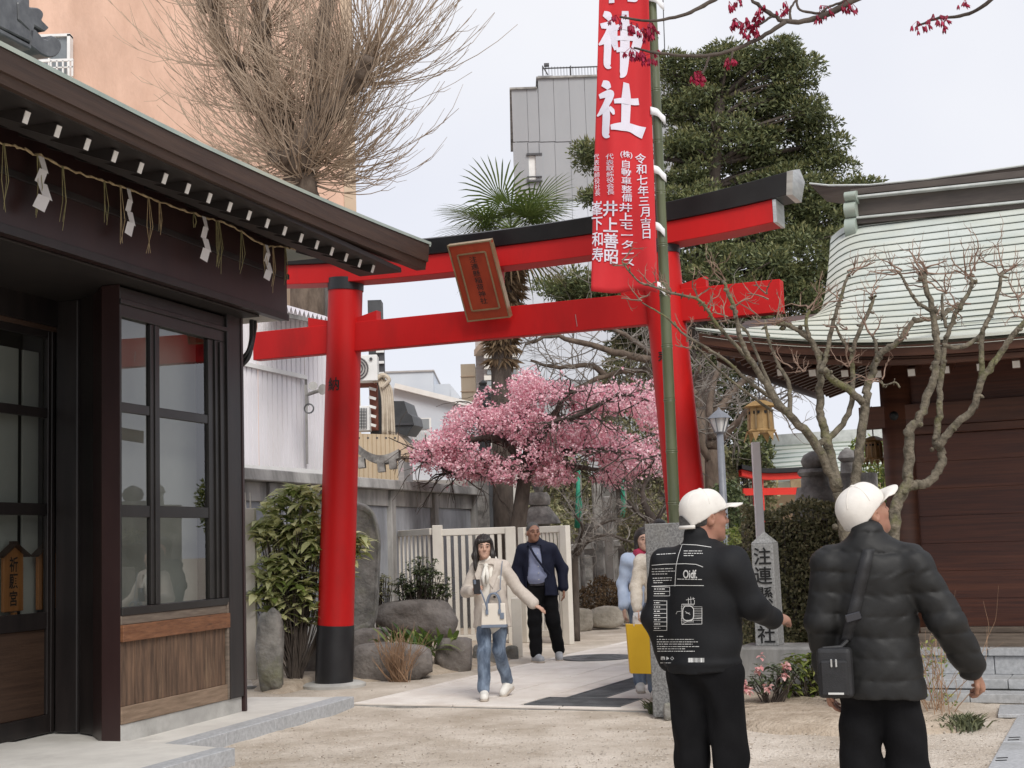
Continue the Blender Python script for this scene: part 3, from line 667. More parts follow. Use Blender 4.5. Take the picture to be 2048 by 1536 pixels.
# rounded left verge going back
vg = []
for t in np.linspace(.3, 1, 12):
    p = sp(uL(t), rz(t, uL(t))+.02, row_o(t)); vg.append([p, p-UP*.05-TU*.03+TV*.08, p-UP*.2-TU*.02+TV*.3, p-UP*(.3+.5*t)+TV*(.5+2.2*(1-t))])
MB().grid(vg, flip=True).build('verge', 'copper_roof', roof, smooth=True)
# ridge bank with pale edged mouldings and scroll end
def rbar(name, m, px0, y0a, y0b, px1, y1a, y1b, o0, o1):
    a0, a1 = onS(px0, y0a, o1), onS(px0, y0b, o1); b0, b1 = onS(px1, y1a, o1), onS(px1, y1b, o1)
    b = [sp(a1[0], a1[1], o1), sp(b1[0], b1[1], o1), sp(b1[0], b1[1], o0), sp(a1[0], a1[1], o0)]; t = [sp(a0[0], a0[1], o1), sp(b0[0], b0[1], o1), sp(b0[0], b0[1], o0), sp(a0[0], a0[1], o0)]
    MB().hexa(b, t).build(name, m, roof, bevel=.004)
rbar('ridge_base', 'ridge_brown', 1712, 438, 448, 2300, 381, 392, OR-.3, OR+.22)
rbar('ridge_edging', 'ridge_edge', 1712, 433, 437, 2300, 375, 380, OR-.3, OR+.26)
rbar('ridge_body', 'ridge_brown', 1708, 396, 432, 2300, 335, 374, OR-.3, OR+.14)
rbar('ridge_edging', 'ridge_edge', 1712, 391, 395, 2300, 329, 334, OR-.3, OR+.24)
rbar('ridge_body', 'ridge_brown', 1700, 379, 390, 2300, 312, 328, OR-.3, OR+.2)
cap = [onS(x, y, OR+.12) for x, y in ((1620, 369), (1660, 373), (1740, 372), (1860, 360), (2048, 333), (2300, 297))]; cb = [onS(x, y, OR+.12) for x, y in ((1638, 388), (1668, 392), (1740, 390), (1860, 377), (2048, 350), (2300, 315))]
MB().grid([[sp(*c_, OR+.12) for c_ in cb], [sp(*c_, OR+.15) for c_ in cap], [sp(*c_, OR-.3) for c_ in cap], [sp(*c_, OR-.3) for c_ in cb], [sp(*c_, OR+.12) for c_ in cb]]).build('ridge_cap', 'ridge_brown', roof)
MB().tube([sp(*c_, OR+.15)+UP*.005 for c_ in cap], .012, 6).build('ridge_edging', 'ridge_edge', roof)
for (x0, y0, y1) in ((1688, 381, 402), (1687, 401, 434), (1688, 433, 477)):
    a = onS(x0, y0, OR+.3); b = onS(x0+25, y1, OR+.3); m = MB(); n = 10; v = []
    for k_ in range(n+1):
        t = math.pi*k_/n; zz = (a[1]+b[1])/2+(a[1]-b[1])/2*math.cos(t); oo = OR+.12+.22*math.sin(t)**.7; v.append([sp(a[0], zz, oo), sp(b[0], zz, oo)])
    v.append([sp(a[0], b[1], OR-.2), sp(b[0], b[1], OR-.2)]); v.insert(0, [sp(a[0], a[1], OR-.2), sp(b[0], a[1], OR-.2)])
    m.grid(np.array(v)); m.add([v[i][0] for i in range(len(v))], [tuple(range(len(v)))]); m.add([v[i][1] for i in range(len(v))], [tuple(range(len(v)-1, -1, -1))])
    m.build('ridge_scroll', 'copper_patina', roof, autosmooth=40)
# eave: fascia boards, soffit, rafters with white ends
uu = np.concatenate([np.linspace(us[0]+.02, us[0]+2.6, 16), [UR]])
zl = lambda u: rz(0, u)
for nm, mt, d0, d1, o0 in (('fascia', 'cypress_dark', .035, .13, -.03), ('fascia', 'cypress_dark', .135, .20, -.10)):
    MB().grid([[sp(u, zl(u)-d1, OE+o0) for u in uu], [sp(u, zl(u)-d0, OE+o0+.02) for u in uu], [sp(u, zl(u)-d0, OE+o0-.08) for u in uu], [sp(u, zl(u)-d1, OE+o0-.08) for u in uu], [sp(u, zl(u)-d1, OE+o0) for u in uu]]).build(nm, mt, hall, autosmooth=30)
MB().grid([[sp(u, zl(u)-.16, OE-.06) for u in uu], [sp(u, row_z(.5)-.2, 0.0) for u in uu]]).build('soffit', 'cypress_dark', hall)
zs0 = zl(us[0]+2.6)-.20
u_t = onS(1562, 756, OE-.45)[0]; ztip = [onS(x, y, OE-.45)[1] for x, y in ((1562, 756), (1947, 735))]
for i in range(20):
    u = u_t+.298*i; zt0 = max(ztip[1], ztip[1]+(.10-.03*i))
    a = sp(u, zt0, OE-.45); b = sp(u, zt0+.42, -.05)
    r = part(MB().bar(a, b, .07, .085).build('rafter', 'cypress_dark', hall)); dv = nrm(a-b)
    MB().box(a+dv*.004, (.008, .062, .062), dv, UP).build('white_end', 'paint_white', r)
# side eave going back on the left, seen from below
uE = us[0]+.1
def side_z(u, o):                                   # underside of the hip at the left
    return zl(uE)-.16-.06*min(1, max(0, OE-o))+.30*(u-uE)
def side_in(o): return min(.1, uE+.85*(OE-.15-o))
so_ = [OE-.35-.2*i for i in range(24)]
for o in so_:
    MB().bar(sp(uE+.05, side_z(uE+.05, o), o), sp(side_in(o), side_z(side_in(o), o), o), .055, .07).build('side_rafter', 'cypress_dark', hall)
MB().grid([[sp(uE, side_z(uE, o)+.06, o) for o in so_], [sp(side_in(o), side_z(side_in(o), o)+.06, o) for o in so_]]).build('side_soffit', 'cypress_dark', hall)
MB().grid([[sp(uE-.02, side_z(uE, o)-.06, o) for o in so_], [sp(uE-.02, side_z(uE, o)+.12, o) for o in so_]]).build('side_fascia', 'cypress_dark', hall)
# timber wall: posts, beams, boards
ztop = row_z(.5)-.2
pcx = onS(1795, 900, .1)[0]
MB().tube([sp(pcx, z, .02) for z in (zw0-.25, 1.5, ztop)], .15, 20).build('column', 'cypress_dark', hall, smooth=True)
sbox('back_column', 'cypress_dark', pcx-.1, pcx+.1, zw0-.25, ztop, -3.2, -3.0)
zA = onS(1900, 803, .1)[1]; zB = onS(1900, 848, .1)[1]
sbox('wall_beam', 'cypress_dark', pcx-.35, UR, zB, zA, -.02, .13); sbox('wall_beam', 'cypress_dark', pcx-.1, UR, zB-.08, zB-.002, -.02, .09)
sbox('wall_beam', 'cypress_dark', pcx-.2, UR, zA+.55, zA+.85, -.02, .2); sbox('inner_beam', 'cypress_dark', pcx-.08, pcx+.08, zA-.1, zA+.25, -3.2, -.1)
MB().lathe([(.045, 0), (.045, .012), (.02, .03)], sp(pcx, (zA+zB)/2, .172), 12, TN).build('nail_cover', 'nail_cover', hall)
nb = 7; zt_w = zB-.085
for i in range(nb):
    a, b = lerp(zw0, zt_w, i/nb), lerp(zw0, zt_w, (i+1)/nb); sbox('wall_board', 'cypress_wall', pcx+.1, UR, a+.0006, b-.0006, -.04, .0+rnd.uniform(0, .003), bevel=.0015)
sbox('upper_wall', 'cypress_wall', pcx+.1, UR, zw0-.1, ztop+.3, -.09, -.045)
sbox('upper_board', 'cypress_wall', pcx+.1, UR, zA, ztop+.3, -.044, -.01)
sbox('side_wall', 'cypress_wall', pcx-.02, pcx+.02, zw0-.1, ztop, -3.0, -.15)
# sill timbers, stone plinth of single blocks, steps
zq = lambda y, o: onS(1990, y, o)[1]
sbox('sill', 'board_grey', pcx-.3, UR, zq(1265, .12), zw0-.002, -.1, .12); sbox('sill', 'board_grey', pcx-.4, UR, zq(1295, .3), zq(1265, .12)-.002, -.1, .3)
z1 = zq(1296, .42)
tiers = [(zq(1312, .45), z1, .45, 1.1), (zq(1349, .42), zq(1312, .45)-.003, .42, 1.25)]
z2 = tiers[1][0]; tiers += [(zq(1378, .85), z2-.0, .85, 1.5), (0.0, zq(1388, 1.12), 1.12, 1.3)]
for za, zb2, o, L in tiers:
    u = pcx-.35 - .1*tiers.index((za, zb2, o, L))
    while u < 5.2: MB().hexa([sp(u+.003, za, o), sp(u+L-.003, za, o), sp(u+L-.003, za, -.2), sp(u+.003, za, -.2)], [sp(u+.003, zb2, o), sp(u+L-.003, zb2, o), sp(u+L-.003, zb2, -.2), sp(u+.003, zb2, -.2)]).build('plinth_stone', 'granite_step', hall, bevel=.006); u += L
sbox('step_riser', 'concrete_old', pcx-.35, 5, 0, tiers[2][0], -.2, .80)
# ------------------------------------------------------------------ buildings behind
mat('salmon_wall', (.56, .36, .265), (.68, .45, .34), rough=.9, scale=1.2, stretch=(1, 1, .4), bump=.5, bscale=14, c3=(.50, .33, .25), s3=.25, lo3=.45, hi3=.75, bdist=.03)
mat('beige_wall', (.50, .38, .27), (.58, .45, .33), rough=.9, scale=.6)
mat('tan_wall', (.52, .44, .33), (.6, .52, .4), rough=.9, scale=.5, stretch=(1, 1, .3))
mat('grey_panel', (.30, .31, .325), (.345, .355, .37), rough=.6, scale=.4, stretch=(1, 1, .3))
mat('grey_panel_light', (.50, .54, .60), (.56, .60, .66), rough=.6, scale=.4)
mat('blue_grey', (.50, .54, .60), (.58, .62, .67), rough=.7, scale=.3)
mat('tile_grey', (.33, .31, .30), (.45, .42, .40), rough=.8, scale=1.5, stretch=(1, 1, 8))
mat('corrugated_white', (.76, .74, .76), (.84, .82, .84), rough=.5, scale=.8, stretch=(1, 1, .25), c3=(.68, .65, .64), s3=.9, lo3=.5, hi3=.85)
mat('corrugated_yellow', (.50, .39, .25), (.58, .47, .33), rough=.6, scale=1)
mat('white_metal', (.70, .70, .68), (.78, .78, .76), rough=.45, scale=4)
mat('cream_metal', (.60, .56, .49), (.68, .64, .57), rough=.5, scale=3, c3=(.5, .45, .38), s3=4, lo3=.6, hi3=.85)
mat('rail_dark', (.06, .06, .065), rough=.5)
mat('window_dark', (.16, .18, .19), (.3, .33, .35), rough=.15, scale=.5)
mat('rust', (.16, .05, .035), (.24, .09, .06), rough=.8, scale=6)
mat('pipe_beige', (.45, .38, .29), (.56, .49, .39), rough=.7, scale=8)
mat('black_roof', (.03, .032, .034), (.06, .062, .064), rough=.5, scale=3)
mat('stone_old', (.16, .15, .14), (.36, .345, .32), rough=.95, scale=6, bump=.6, bscale=25, c3=(.08, .075, .07), s3=2.2, lo3=.5, hi3=.7)

def fbox(mb, x0, y0, x1, y1, Y, depth, zbot=None, slope=0.):
    """upright block seen at pixels x0..x1, y0..y1 with its front at distance Y; vertical sides"""
    a = P(x0, y0, Y); b = P(x1, y0, Y+slope); zt = P((x0+x1)/2, y0, Y)[2]; z0 = P((x0+x1)/2, y1, Y)[2] if zbot is None else zbot
    d = nrm(A(-(b-a)[1], (b-a)[0], 0))*depth
    q = [A(a[0], a[1], 0), A(b[0], b[1], 0), A(b[0], b[1], 0)+d, A(a[0], a[1], 0)+d]
    return mb.hexa([p+UP*z0 for p in q], [p+UP*zt for p in q])
def fpart(name, m, parent, *a, bevel=0., **k): return fbox(MB(), *a, **k).build(name, m, parent, bevel=bevel)

# salmon apartment block
b = thing('apartment_block', 'tall salmon rendered apartment block behind the bare tree', 'building', (P(300, 600, 38)[0], 38, 0))
fpart('wall', 'salmon_wall', b, -500, -900, 683, 900, 38, 12, zbot=0, slope=5)
fpart('corner_band', 'beige_wall', b, 662, -900, 684.5, 900, 42.87, .05, zbot=0, slope=.1)
wn = part(fpart('window', 'window_dark', b, 60, 72, 137, 150, 40.2, .3))
for r in ((56, 68, 60, 152), (134, 68, 140, 152), (56, 68, 140, 73), (96, 72, 99, 150)): fpart('window_frame', 'white_metal', wn, *r, 40.1, .3)
for x in (100, 112, 124, 136, 143): fpart('rail_post', 'white_metal', wn, x, 121, x+3, 152, 39.8, .05)
fpart('rail', 'white_metal', wn, 60, 118, 146, 123, 39.8, .06); fpart('rail', 'white_metal', wn, 60, 134, 146, 136, 39.8, .05)
# beige low block with drainpipe behind the corrugated shed
b = thing('beige_house', 'beige house wall with drainpipe rising behind the corrugated shed', 'building', (P(610, 600, 33)[0], 33, 0))
fpart('wall', 'beige_wall', b, 520, 568, 640, 900, 33, 5, zbot=0); fpart('side_wall', 'concrete_old', b, 640, 572, 664, 900, 33.2, 4, zbot=0)
MB().tube([P(590, 578, 32.9), P(628, 581, 32.9), P(632, 600, 32.9), P(628, 640, 32.9)], .03, 6).build('drainpipe', 'rust', b)

# white corrugated shed
def corr(mb, p0, p1, z0, z1, pitch, depth, n=None, top=None):
    p0 = np.asarray(p0, float); p1 = np.asarray(p1, float); L = np.linalg.norm(p1-p0); d = (p1-p0)/L; nn_ = A(d[1], -d[0], 0); k_ = int(L/pitch); lo_, hi_ = [], []
    for i in range(k_+1):
        for f, h in ((0, depth), (.74, depth), (.80, 0), (.94, 0)):
            s = min((i+f)*pitch, L); p = p0+d*s+nn_*h; lo_.append(A(p[0], p[1], z0)); hi_.append(A(p[0], p[1], z1 if top is None else z1+(top-z1)*s/L))
    return mb.grid([lo_, hi_])
sh0 = P(300, 800, 20.0); sh1 = P(660, 800, 24.0)
b = thing('corrugated_shed', 'white corrugated metal shed behind the concrete wall', 'shed', sh0*A(1, 1, 0))
zt0 = P(480, 640, 21.9)[2]; L_ = np.linalg.norm((sh1-sh0)[:2])
cuts = [0, .55, .83, 1.0]
for a, c_ in zip(cuts[:-1], cuts[1:]): corr(MB(), lerp(sh0, sh1, a), lerp(sh0, sh1, c_)-nrm(sh1-sh0)*.01, 1.0, zt0+.3, .13, .03).build('wall_sheet', 'corrugated_white', b)
MB().bar(P(484, 727, 21.8), P(612, 755, 23.2), .06, .07).build('gutter', 'white_metal', b)
MB().bar(P(612, 757, 23.2), P(614, 928, 23.2), .04, .04).build('downpipe', 'concrete_old', b)
MB().bar(P(478, 934, 20.6), P(660, 946, 22.6), .06, .08).build('sill_flashing', 'white_metal', b)
rfp = []
for i in range(25):
    x = 556+(660-556)*i/24; y = 610+(640-610)*i/24+(9 if i % 2 else -5); p = P(x, y, 20.6+2*i/24); rfp.append([p, p+A(-.6, 2.5, .5)])
MB().grid(np.array(rfp).transpose(1, 0, 2)).build('roof_sheet', 'corrugated_white', b, solid=.01)
MB().bar(P(556, 628, 20.75), P(664, 648, 22.75), .05, .07).build('roof_beam', 'concrete_old', b)
# rotating wind gauge / lamp bracket on the shed wall
c_ = P(618, 778, 22.6); lp = thing('wall_bracket_lamp', 'small metal bracket lamp with coiled cable on the shed wall', 'lamp', P(618, 826, 22.6))
MB().bar(P(611, 770, 22.6), P(615, 812, 22.6), .05, .05).build('bracket', 'concrete_old', lp); MB().tube([P(612, 790, 22.6), P(642, 780, 22.5)], .03, 10).build('lamp_body', 'concrete_old', lp)
MB().lathe([(.03, 0), (.09, .07)], P(640, 778, 22.45), 12, (.7, -.7, -.2)).build('lamp_head', 'concrete_old', lp); MB().lathe([(.03, 0), (.08, .06)], P(626, 775, 22.45), 12, (.1, -.9, .3)).build('lamp_head', 'concrete_old', lp)
MB().tube([P(618, 817, 22.5)+.075*A(math.cos(t), 0, math.sin(t)) for t in np.linspace(0, 12.5, 40)], .014, 6).build('coiled_cable', 'tile_dark', lp)

# service stack: dark mast, air conditioners, pipe bundle
mst = thing('service_mast', 'dark service mast carrying pipes beside the left gate pillar', 'mast', A(P(757, 900, 26)[0], 26, 0))
fpart('mast', 'black_roof', mst, 735, 600, 762, 860, 26, .4, zbot=0); fpart('rack', 'rail_dark', mst, 758, 690, 768, 760, 25.9, .1)
for y in (700, 722, 744): fpart('rung', 'white_metal', mst, 752, y, 768, y+5, 25.85, .05)
fpart('bracket_frame', 'rust', mst, 712, 760, 752, 772, 25.8, .3); fpart('bracket_frame', 'rust', mst, 738, 770, 754, 860, 25.7, .2)
for i in range(5):
    y = 776+18*i; MB().bar(P(738, y, 25.6), P(752, y+4, 25.6), .05, .05).build('clamp', 'white_metal', mst)
for i in range(6):
    x = 757+5*i; MB().tube(bezier([P(752+3*i, 752+(i % 2)*6, 25.5), P(758+4.5*i, 764+2*i, 25.45), P(765+4*i, 800, 25.45), P(766+4.6*i, 870+3*(i % 3), 25.45+.06*(i % 2))], 6), .023, 8).build('pipe', 'pipe_beige', mst, smooth=True)
MB().tube(bezier([P(746, 764, 25.4), P(765, 750, 25.4), P(778, 760, 25.4), P(764, 775, 25.4)], 6), .04, 8).build('pipe_wrap', 'pipe_beige', mst)
for (x0, y0, x1, y1), lab in (((690, 710, 754, 762), 'white air conditioner with round fan beside the left gate pillar'), ((690, 812, 738, 862), 'beige air conditioner with square grille under the rusty bracket')):
    a_ = thing('air_conditioner', lab, 'air conditioner', P((x0+x1)/2, y1, 25.3), 'air conditioners on the service mast')
    fpart('casing', 'white_metal', a_, x0, y0, x1, y1, 25.3, .35, bevel=.01)
    if y0 < 800:
        c0 = P(714, 737, 25.27); m = MB()
        for r in (.05, .1, .15, .2): m.tube([c0+r*A(math.cos(t), 0, math.sin(t)) for t in np.linspace(0, 6.283, 24)], .008, 4)
        m.build('fan_guard', 'rail_dark', a_); MB().lathe([(.22, 0), (.22, .01)], P(714, 737, 25.295), 24, (0, -1, 0)).build('fan_opening', 'tile_grey', a_)
        MB().lathe([(.03, 0), (.03, .02)], P(742, 718, 25.29), 12, (0, -1, 0)).build('badge', 'rail_dark', a_)
    else:
        m = MB()
        for i in range(7): m.bar(P(712, 818+6*i, 25.27), P(732, 818+6*i, 25.27), .01, .015)
        for i in range(5): m.bar(P(713+5*i, 816, 25.265), P(713+5*i, 858, 25.265), .01, .012)
        m.build('grille', 'rail_dark', a_)
# dark tiled roof end and boxes
b = thing('dark_roof_house', 'dark tiled roof corner jutting out behind the pipes', 'building', A(P(800, 860, 29)[0], 29, 0))
q = [P(x, y, 29) for x, y in ((785, 802), (808, 802), (816, 826), (824, 832), (828, 850), (812, 872), (785, 862))]
MB().extr(q[::-1], (0, 3, .2)).build('roof_end', 'black_roof', b); fpart('wall', 'tile_grey', b, 770, 864, 806, 960, 29.2, 2.5, zbot=0)
fpart('eave_board', 'rail_dark', b, 783, 846, 826, 850, 28.95, .2)
b = thing('yellow_lean_to', 'pale yellow corrugated lean-to above the curved stone wall', 'shed', A(P(760, 900, 24.6)[0], 24.6, 0))
corr(MB(), P(690, 890, 24.6), P(794, 890, 25.4), P(740, 960, 25)[2], P(740, 868, 25)[2], .10, .02).build('wall_sheet', 'corrugated_yellow', b)
for i in range(5): MB().lathe([(.02, 0), (.02, .015)], P(718+18*i, 876, 24.5), 8, (0, -1, 0)).build('bolt', 'rail_dark', b)
MB().extr([P(794, 865, 25.4), P(826, 893, 25.4), P(826, 912, 25.4), P(794, 912, 25.4)][::-1], (0, 2, 0)).build('end_wall', 'beige_wall', b)
# curved old stone coping on brackets
b = thing('stone_coping', 'old curved stone coping on brackets above the concrete wall', 'stone wall', P(740, 925, 23))
t_ = [P(x, y, 23.2) for x, y in ((700, 874), (716, 890), (735, 903), (755, 910), (775, 908), (797, 898))]; u_ = [P(x, y, 23.2) for x, y in ((700, 896), (716, 908), (735, 920), (755, 926), (775, 925), (797, 916))]
tb, ub = bezier(t_, 4), bezier(u_, 4); dd = A(0, .5, 0)
MB().grid([ub, tb, tb+dd, ub+dd, ub]).build('coping', 'stone_old', b, autosmooth=40)
for x, y in ((722, 918), (762, 926), (785, 920)): MB().bar(P(x, y-4, 23.3), P(x+2, y+18, 23.3), .12, .25, up=(0, 1, 0)).build('bracket', 'stone_old', b)

# far buildings
b = thing('low_white_hall', 'low white hall with sloping roof far down the path', 'building', A(P(860, 880, 50)[0], 50, 0))
q = [P(x, y, 50) for x, y in ((770, 960), (770, 775), (800, 775), (950, 812), (950, 960))]; MB().extr(q[::-1], (0, 12, 0)).build('wall', 'blue_grey', b)
MB().bar(P(790, 772, 49.9), P(952, 812, 49.9), .4, .18).build('roof_edge', 'white_metal', b)
wn = part(fpart('balcony', 'white_metal', b, 824, 836, 862, 884, 49.5, .05))
for i in range(9): fpart('baluster', 'blue_grey', wn, 826+4*i, 860, 827.2+4*i, 882, 49.4, .05)
fpart('window', 'window_dark', b, 830, 838, 858, 858, 49.45, .03)
b = thing('factory_roof', 'pale grey stepped factory block on the skyline', 'building', A(P(840, 780, 90)[0], 90, 0))
fpart('wall', 'blue_grey', b, 772, 743, 866, 900, 90, 10, zbot=0); fpart('roof_edge', 'tile_grey', b, 770, 741, 868, 744, 89.9, 10.2); fpart('wing', 'blue_grey', b, 866, 768, 900, 900, 91, 10, zbot=0)
MB().extr([P(900, 768, 91), P(926, 800, 91), P(926, 900, 91), P(900, 900, 91)][::-1], (0, 8, 0)).build('sloping_wing', 'blue_grey', b)
b = thing('tan_tower', 'narrow tan tower block on the skyline beside the palm', 'building', A(P(935, 800, 70)[0], 70, 0))
fpart('wall', 'tan_wall', b, 921, 728, 950, 900, 70, 8, zbot=0)
for y in (752, 782, 812): fpart('band', 'beige_wall', b, 920.6, y, 950, y+1.5, 69.95, .1)
b = thing('balcony_block', 'grey tiled flats with balconies behind the palm trunk', 'building', A(P(990, 780, 58)[0], 58, 0))
fpart('side_wall', 'tile_grey', b, 950, 676, 968, 900, 58, 6, zbot=0)
MB().extr([P(948, 700, 57.8), P(968, 676, 56), P(968, 688, 56), P(948, 712, 57.8)], (.3, .5, 0)).build('roof_slope', 'beige_wall', b)
fpart('wall', 'tile_grey', b, 966, 672, 1034, 900, 56, 8, zbot=0)
for y in range(684, 860, 22): fpart('balcony_band', 'concrete_light', b, 968, y, 1034, y+9, 55.8, .2)
for x in (974, 1000, 1020):
    for y in (695, 717, 739, 761): fpart('window', 'window_dark', b, x, y, x+12, y+10, 55.85, .1)

# tall grey panel building
b = thing('grey_tower', 'tall grey panelled building with roof railing behind the banner', 'building', A(P(1180, 500, 60)[0], 60, 0))
fpart('core', 'grey_panel', b, 1030, 182, 1375, 900, 60.06, 14, zbot=0)
cols = [1021, 1052, 1074, 1105, 1136, 1167, 1198, 1240, 1282, 1324, 1376]
zrow = [(None, 283), (285, 400), (402, 560), (562, 760)]
for i, (x0, x1) in enumerate(zip(cols[:-1], cols[1:])):
    lean = lambda y: .0255*(y-175)
    for j, (y0, y1) in enumerate(zrow):
        y0 = (177 if x0 < 1070 else 151) if y0 is None else y0; m = 'grey_panel' if j < 2 else 'grey_panel_light'
        if j == 1 and x0 == 1052:
            for r in ((1052, 285, 1074, 308), (1052, 363, 1074, 400)): fpart('wall_panel', m, b, *[v+(lean(r[1]) if k_ % 2 == 0 else 0) for k_, v in enumerate(r)], 60, .05)
            continue
        l = lean((y0+y1)/2); fpart('wall_panel', m, b, x0+.35+l, y0, x1-.35+l, y1, 60, .05)
# open landing seen through the wall: pale recess, dark frame and rail
wn = part(fpart('opening', 'white_metal', b, 1056, 309, 1074, 362, 60.05, .03)); fpart('frame', 'rail_dark', wn, 1053, 306, 1084, 310, 59.9, .15); fpart('jamb', 'grey_panel', wn, 1071, 310, 1084, 362, 59.95, .1)
fpart('rail', 'rail_dark', wn, 1054, 352, 1084, 354, 59.85, .1); fpart('rail', 'rail_dark', wn, 1054, 360, 1084, 363, 59.85, .1)
fpart('parapet', 'concrete_old', b, 1019, 174, 1074, 177.5, 59.9, 10); fpart('parapet', 'concrete_old', b, 1072, 148, 1376, 151.5, 59.9, 12)
rl = part(fpart('railing', 'rail_dark', b, 1084, 131, 1350, 133, 60.2, .06))
for i in range(45): fpart('baluster', 'rail_dark', rl, 1085+6*i, 133, 1085.9+6*i, 150, 60.2, .05)
for x in (1084, 1140, 1196, 1250, 1306): fpart('rail_post', 'rail_dark', rl, x, 131, x+2.2, 150, 60.15, .1)
MB().bar(P(1086, 134, 60.1), P(1096, 150, 60.1), .05, .05).build('brace', 'rail_dark', rl); fpart('lamp', 'rail_dark', rl, 1088, 126, 1098, 131, 60.1, .2)
an = thing('antenna_mast', 'thin antenna mast on the grey building roof beside the bamboo', 'antenna', P(1330, 150, 62))
MB().tube([P(1331, 150, 62), P(1325, -30, 62)], .025, 6).build('mast', 'rail_dark', an); MB().bar(P(1318, 120, 62), P(1360, 118, 62), .04, .04).build('arm', 'rail_dark', an)

# concrete panel wall
CW = A(*P(500, 935, 18.0)); CW[2] = 0; ZT = 2.60
cn = A(D1[1], -D1[0], 0)
def cs(px, o=0.): p = onplane(px, 1000, CW+cn*o, cn); return (p-CW)@D1
def cp(s, z, o=0.): return CW+D1*s+cn*o+UP*z
cw = thing('concrete_wall', 'weathered grey concrete panel wall with posts and coping', 'wall', cp(3, 0))
posts = [cs(x) for x in (424, 533, 640, 776, 863, 942)]
for i, s in enumerate(posts): MB().hexa([cp(s-.09, 0, .10), cp(s+.09, 0, .10), cp(s+.09, 0, -.1), cp(s-.09, 0, -.1)], [cp(s-.09, ZT-.16, .1), cp(s+.09, ZT-.16, .1), cp(s+.09, ZT-.16, -.1), cp(s-.09, ZT-.16, -.1)]).build('post', 'concrete_old', cw, bevel=.01)
for a, c_ in zip(posts[:-1], posts[1:]):
    for z0, z1, o, m in ((0, .55, .03, 'concrete_old'), (.555, ZT-.42, .015, 'concrete_panel'), (ZT-.415, ZT-.16, .05, 'concrete_old')):
        MB().hexa([cp(a+.091, z0, o), cp(c_-.091, z0, o), cp(c_-.091, z0, -.06), cp(a+.091, z0, -.06)], [cp(a+.091, z1, o), cp(c_-.091, z1, o), cp(c_-.091, z1, -.06), cp(a+.091, z1, -.06)]).build('panel', m, cw, bevel=.006)
for a, c_ in ((cs(400), cs(700)), (cs(700)+.01, cs(800)), (cs(800)+.01, cs(951))):
    MB().hexa([cp(a, ZT-.158, .20), cp(c_, ZT-.158, .20), cp(c_, ZT-.158, -.2), cp(a, ZT-.158, -.2)], [cp(a, ZT, .17), cp(c_, ZT, .17), cp(c_, ZT, -.17), cp(a, ZT, -.17)]).build('coping', 'concrete_old', cw, bevel=.012)
# old stone pillars and post after the wall's end
for i, (x0, y0, x1, y1, Y, lab) in enumerate(((945, 960, 976, 1150, 27, 'mossy stone wall end with roots past the panel wall'), (1020, 935, 1038, 1180, 27, 'plain pale wooden post beside the leaning trunk'))):
    o = fbox(MB(), x0, y0, x1, y1, Y, .5, zbot=0).build('stone_pillar' if i == 0 else 'wooden_post', 'stone_old' if i == 0 else 'concrete_light', bevel=.02); tag(o, lab, 'pillar' if i == 0 else 'post')
# ------------------------------------------------------------------ rocks, fence, posts, banner and small structures
mat('rock', (.13, .125, .115), (.30, .285, .26), rough=.92, scale=5, bump=.8, bscale=18, c3=(.20, .20, .13), s3=2.2, lo3=.52, hi3=.75, bdist=.03)
mat('rock_brown', (.11, .095, .085), (.23, .205, .185), rough=.92, scale=4, bump=.8, bscale=16, c3=(.30, .29, .26), s3=7, lo3=.6, hi3=.75, bdist=.03)
mat('rock_pale', (.28, .255, .21), (.44, .40, .34), rough=.95, scale=4, bump=.7, bscale=16, c3=(.18, .16, .13), s3=3, lo3=.5, hi3=.75, bdist=.03)
mat('banner_red', (.47, .005, .010), (.53, .007, .013), rough=.75, scale=2, sheen=.2)
mat('banner_white', (.62, .60, .68), (.66, .64, .72), rough=.8, scale=3)
mat('bamboo', (.070, .082, .042), (.125, .14, .07), rough=.4, scale=2, stretch=(2, 2, .4), c3=(.19, .19, .13), s3=1.6, lo3=.55, hi3=.8)
mat('gold_lantern', (.33, .205, .085), (.44, .29, .13), rough=.55, scale=10, metal=.1)
mat('green_net', (.02, .24, .14), (.04, .34, .22), rough=.7, scale=12)
mat('lamp_metal', (.14, .15, .17), (.2, .21, .235), rough=.45, scale=5)
mat('granite_pale', (.24, .24, .235), (.44, .44, .43), rough=.8, scale=55, bump=.25, bscale=90, c3=(.26, .25, .23), s3=1.5, lo3=.52, hi3=.75)
mat('white_post', (.86, .86, .87), (.88, .88, .89), rough=.6, scale=3)

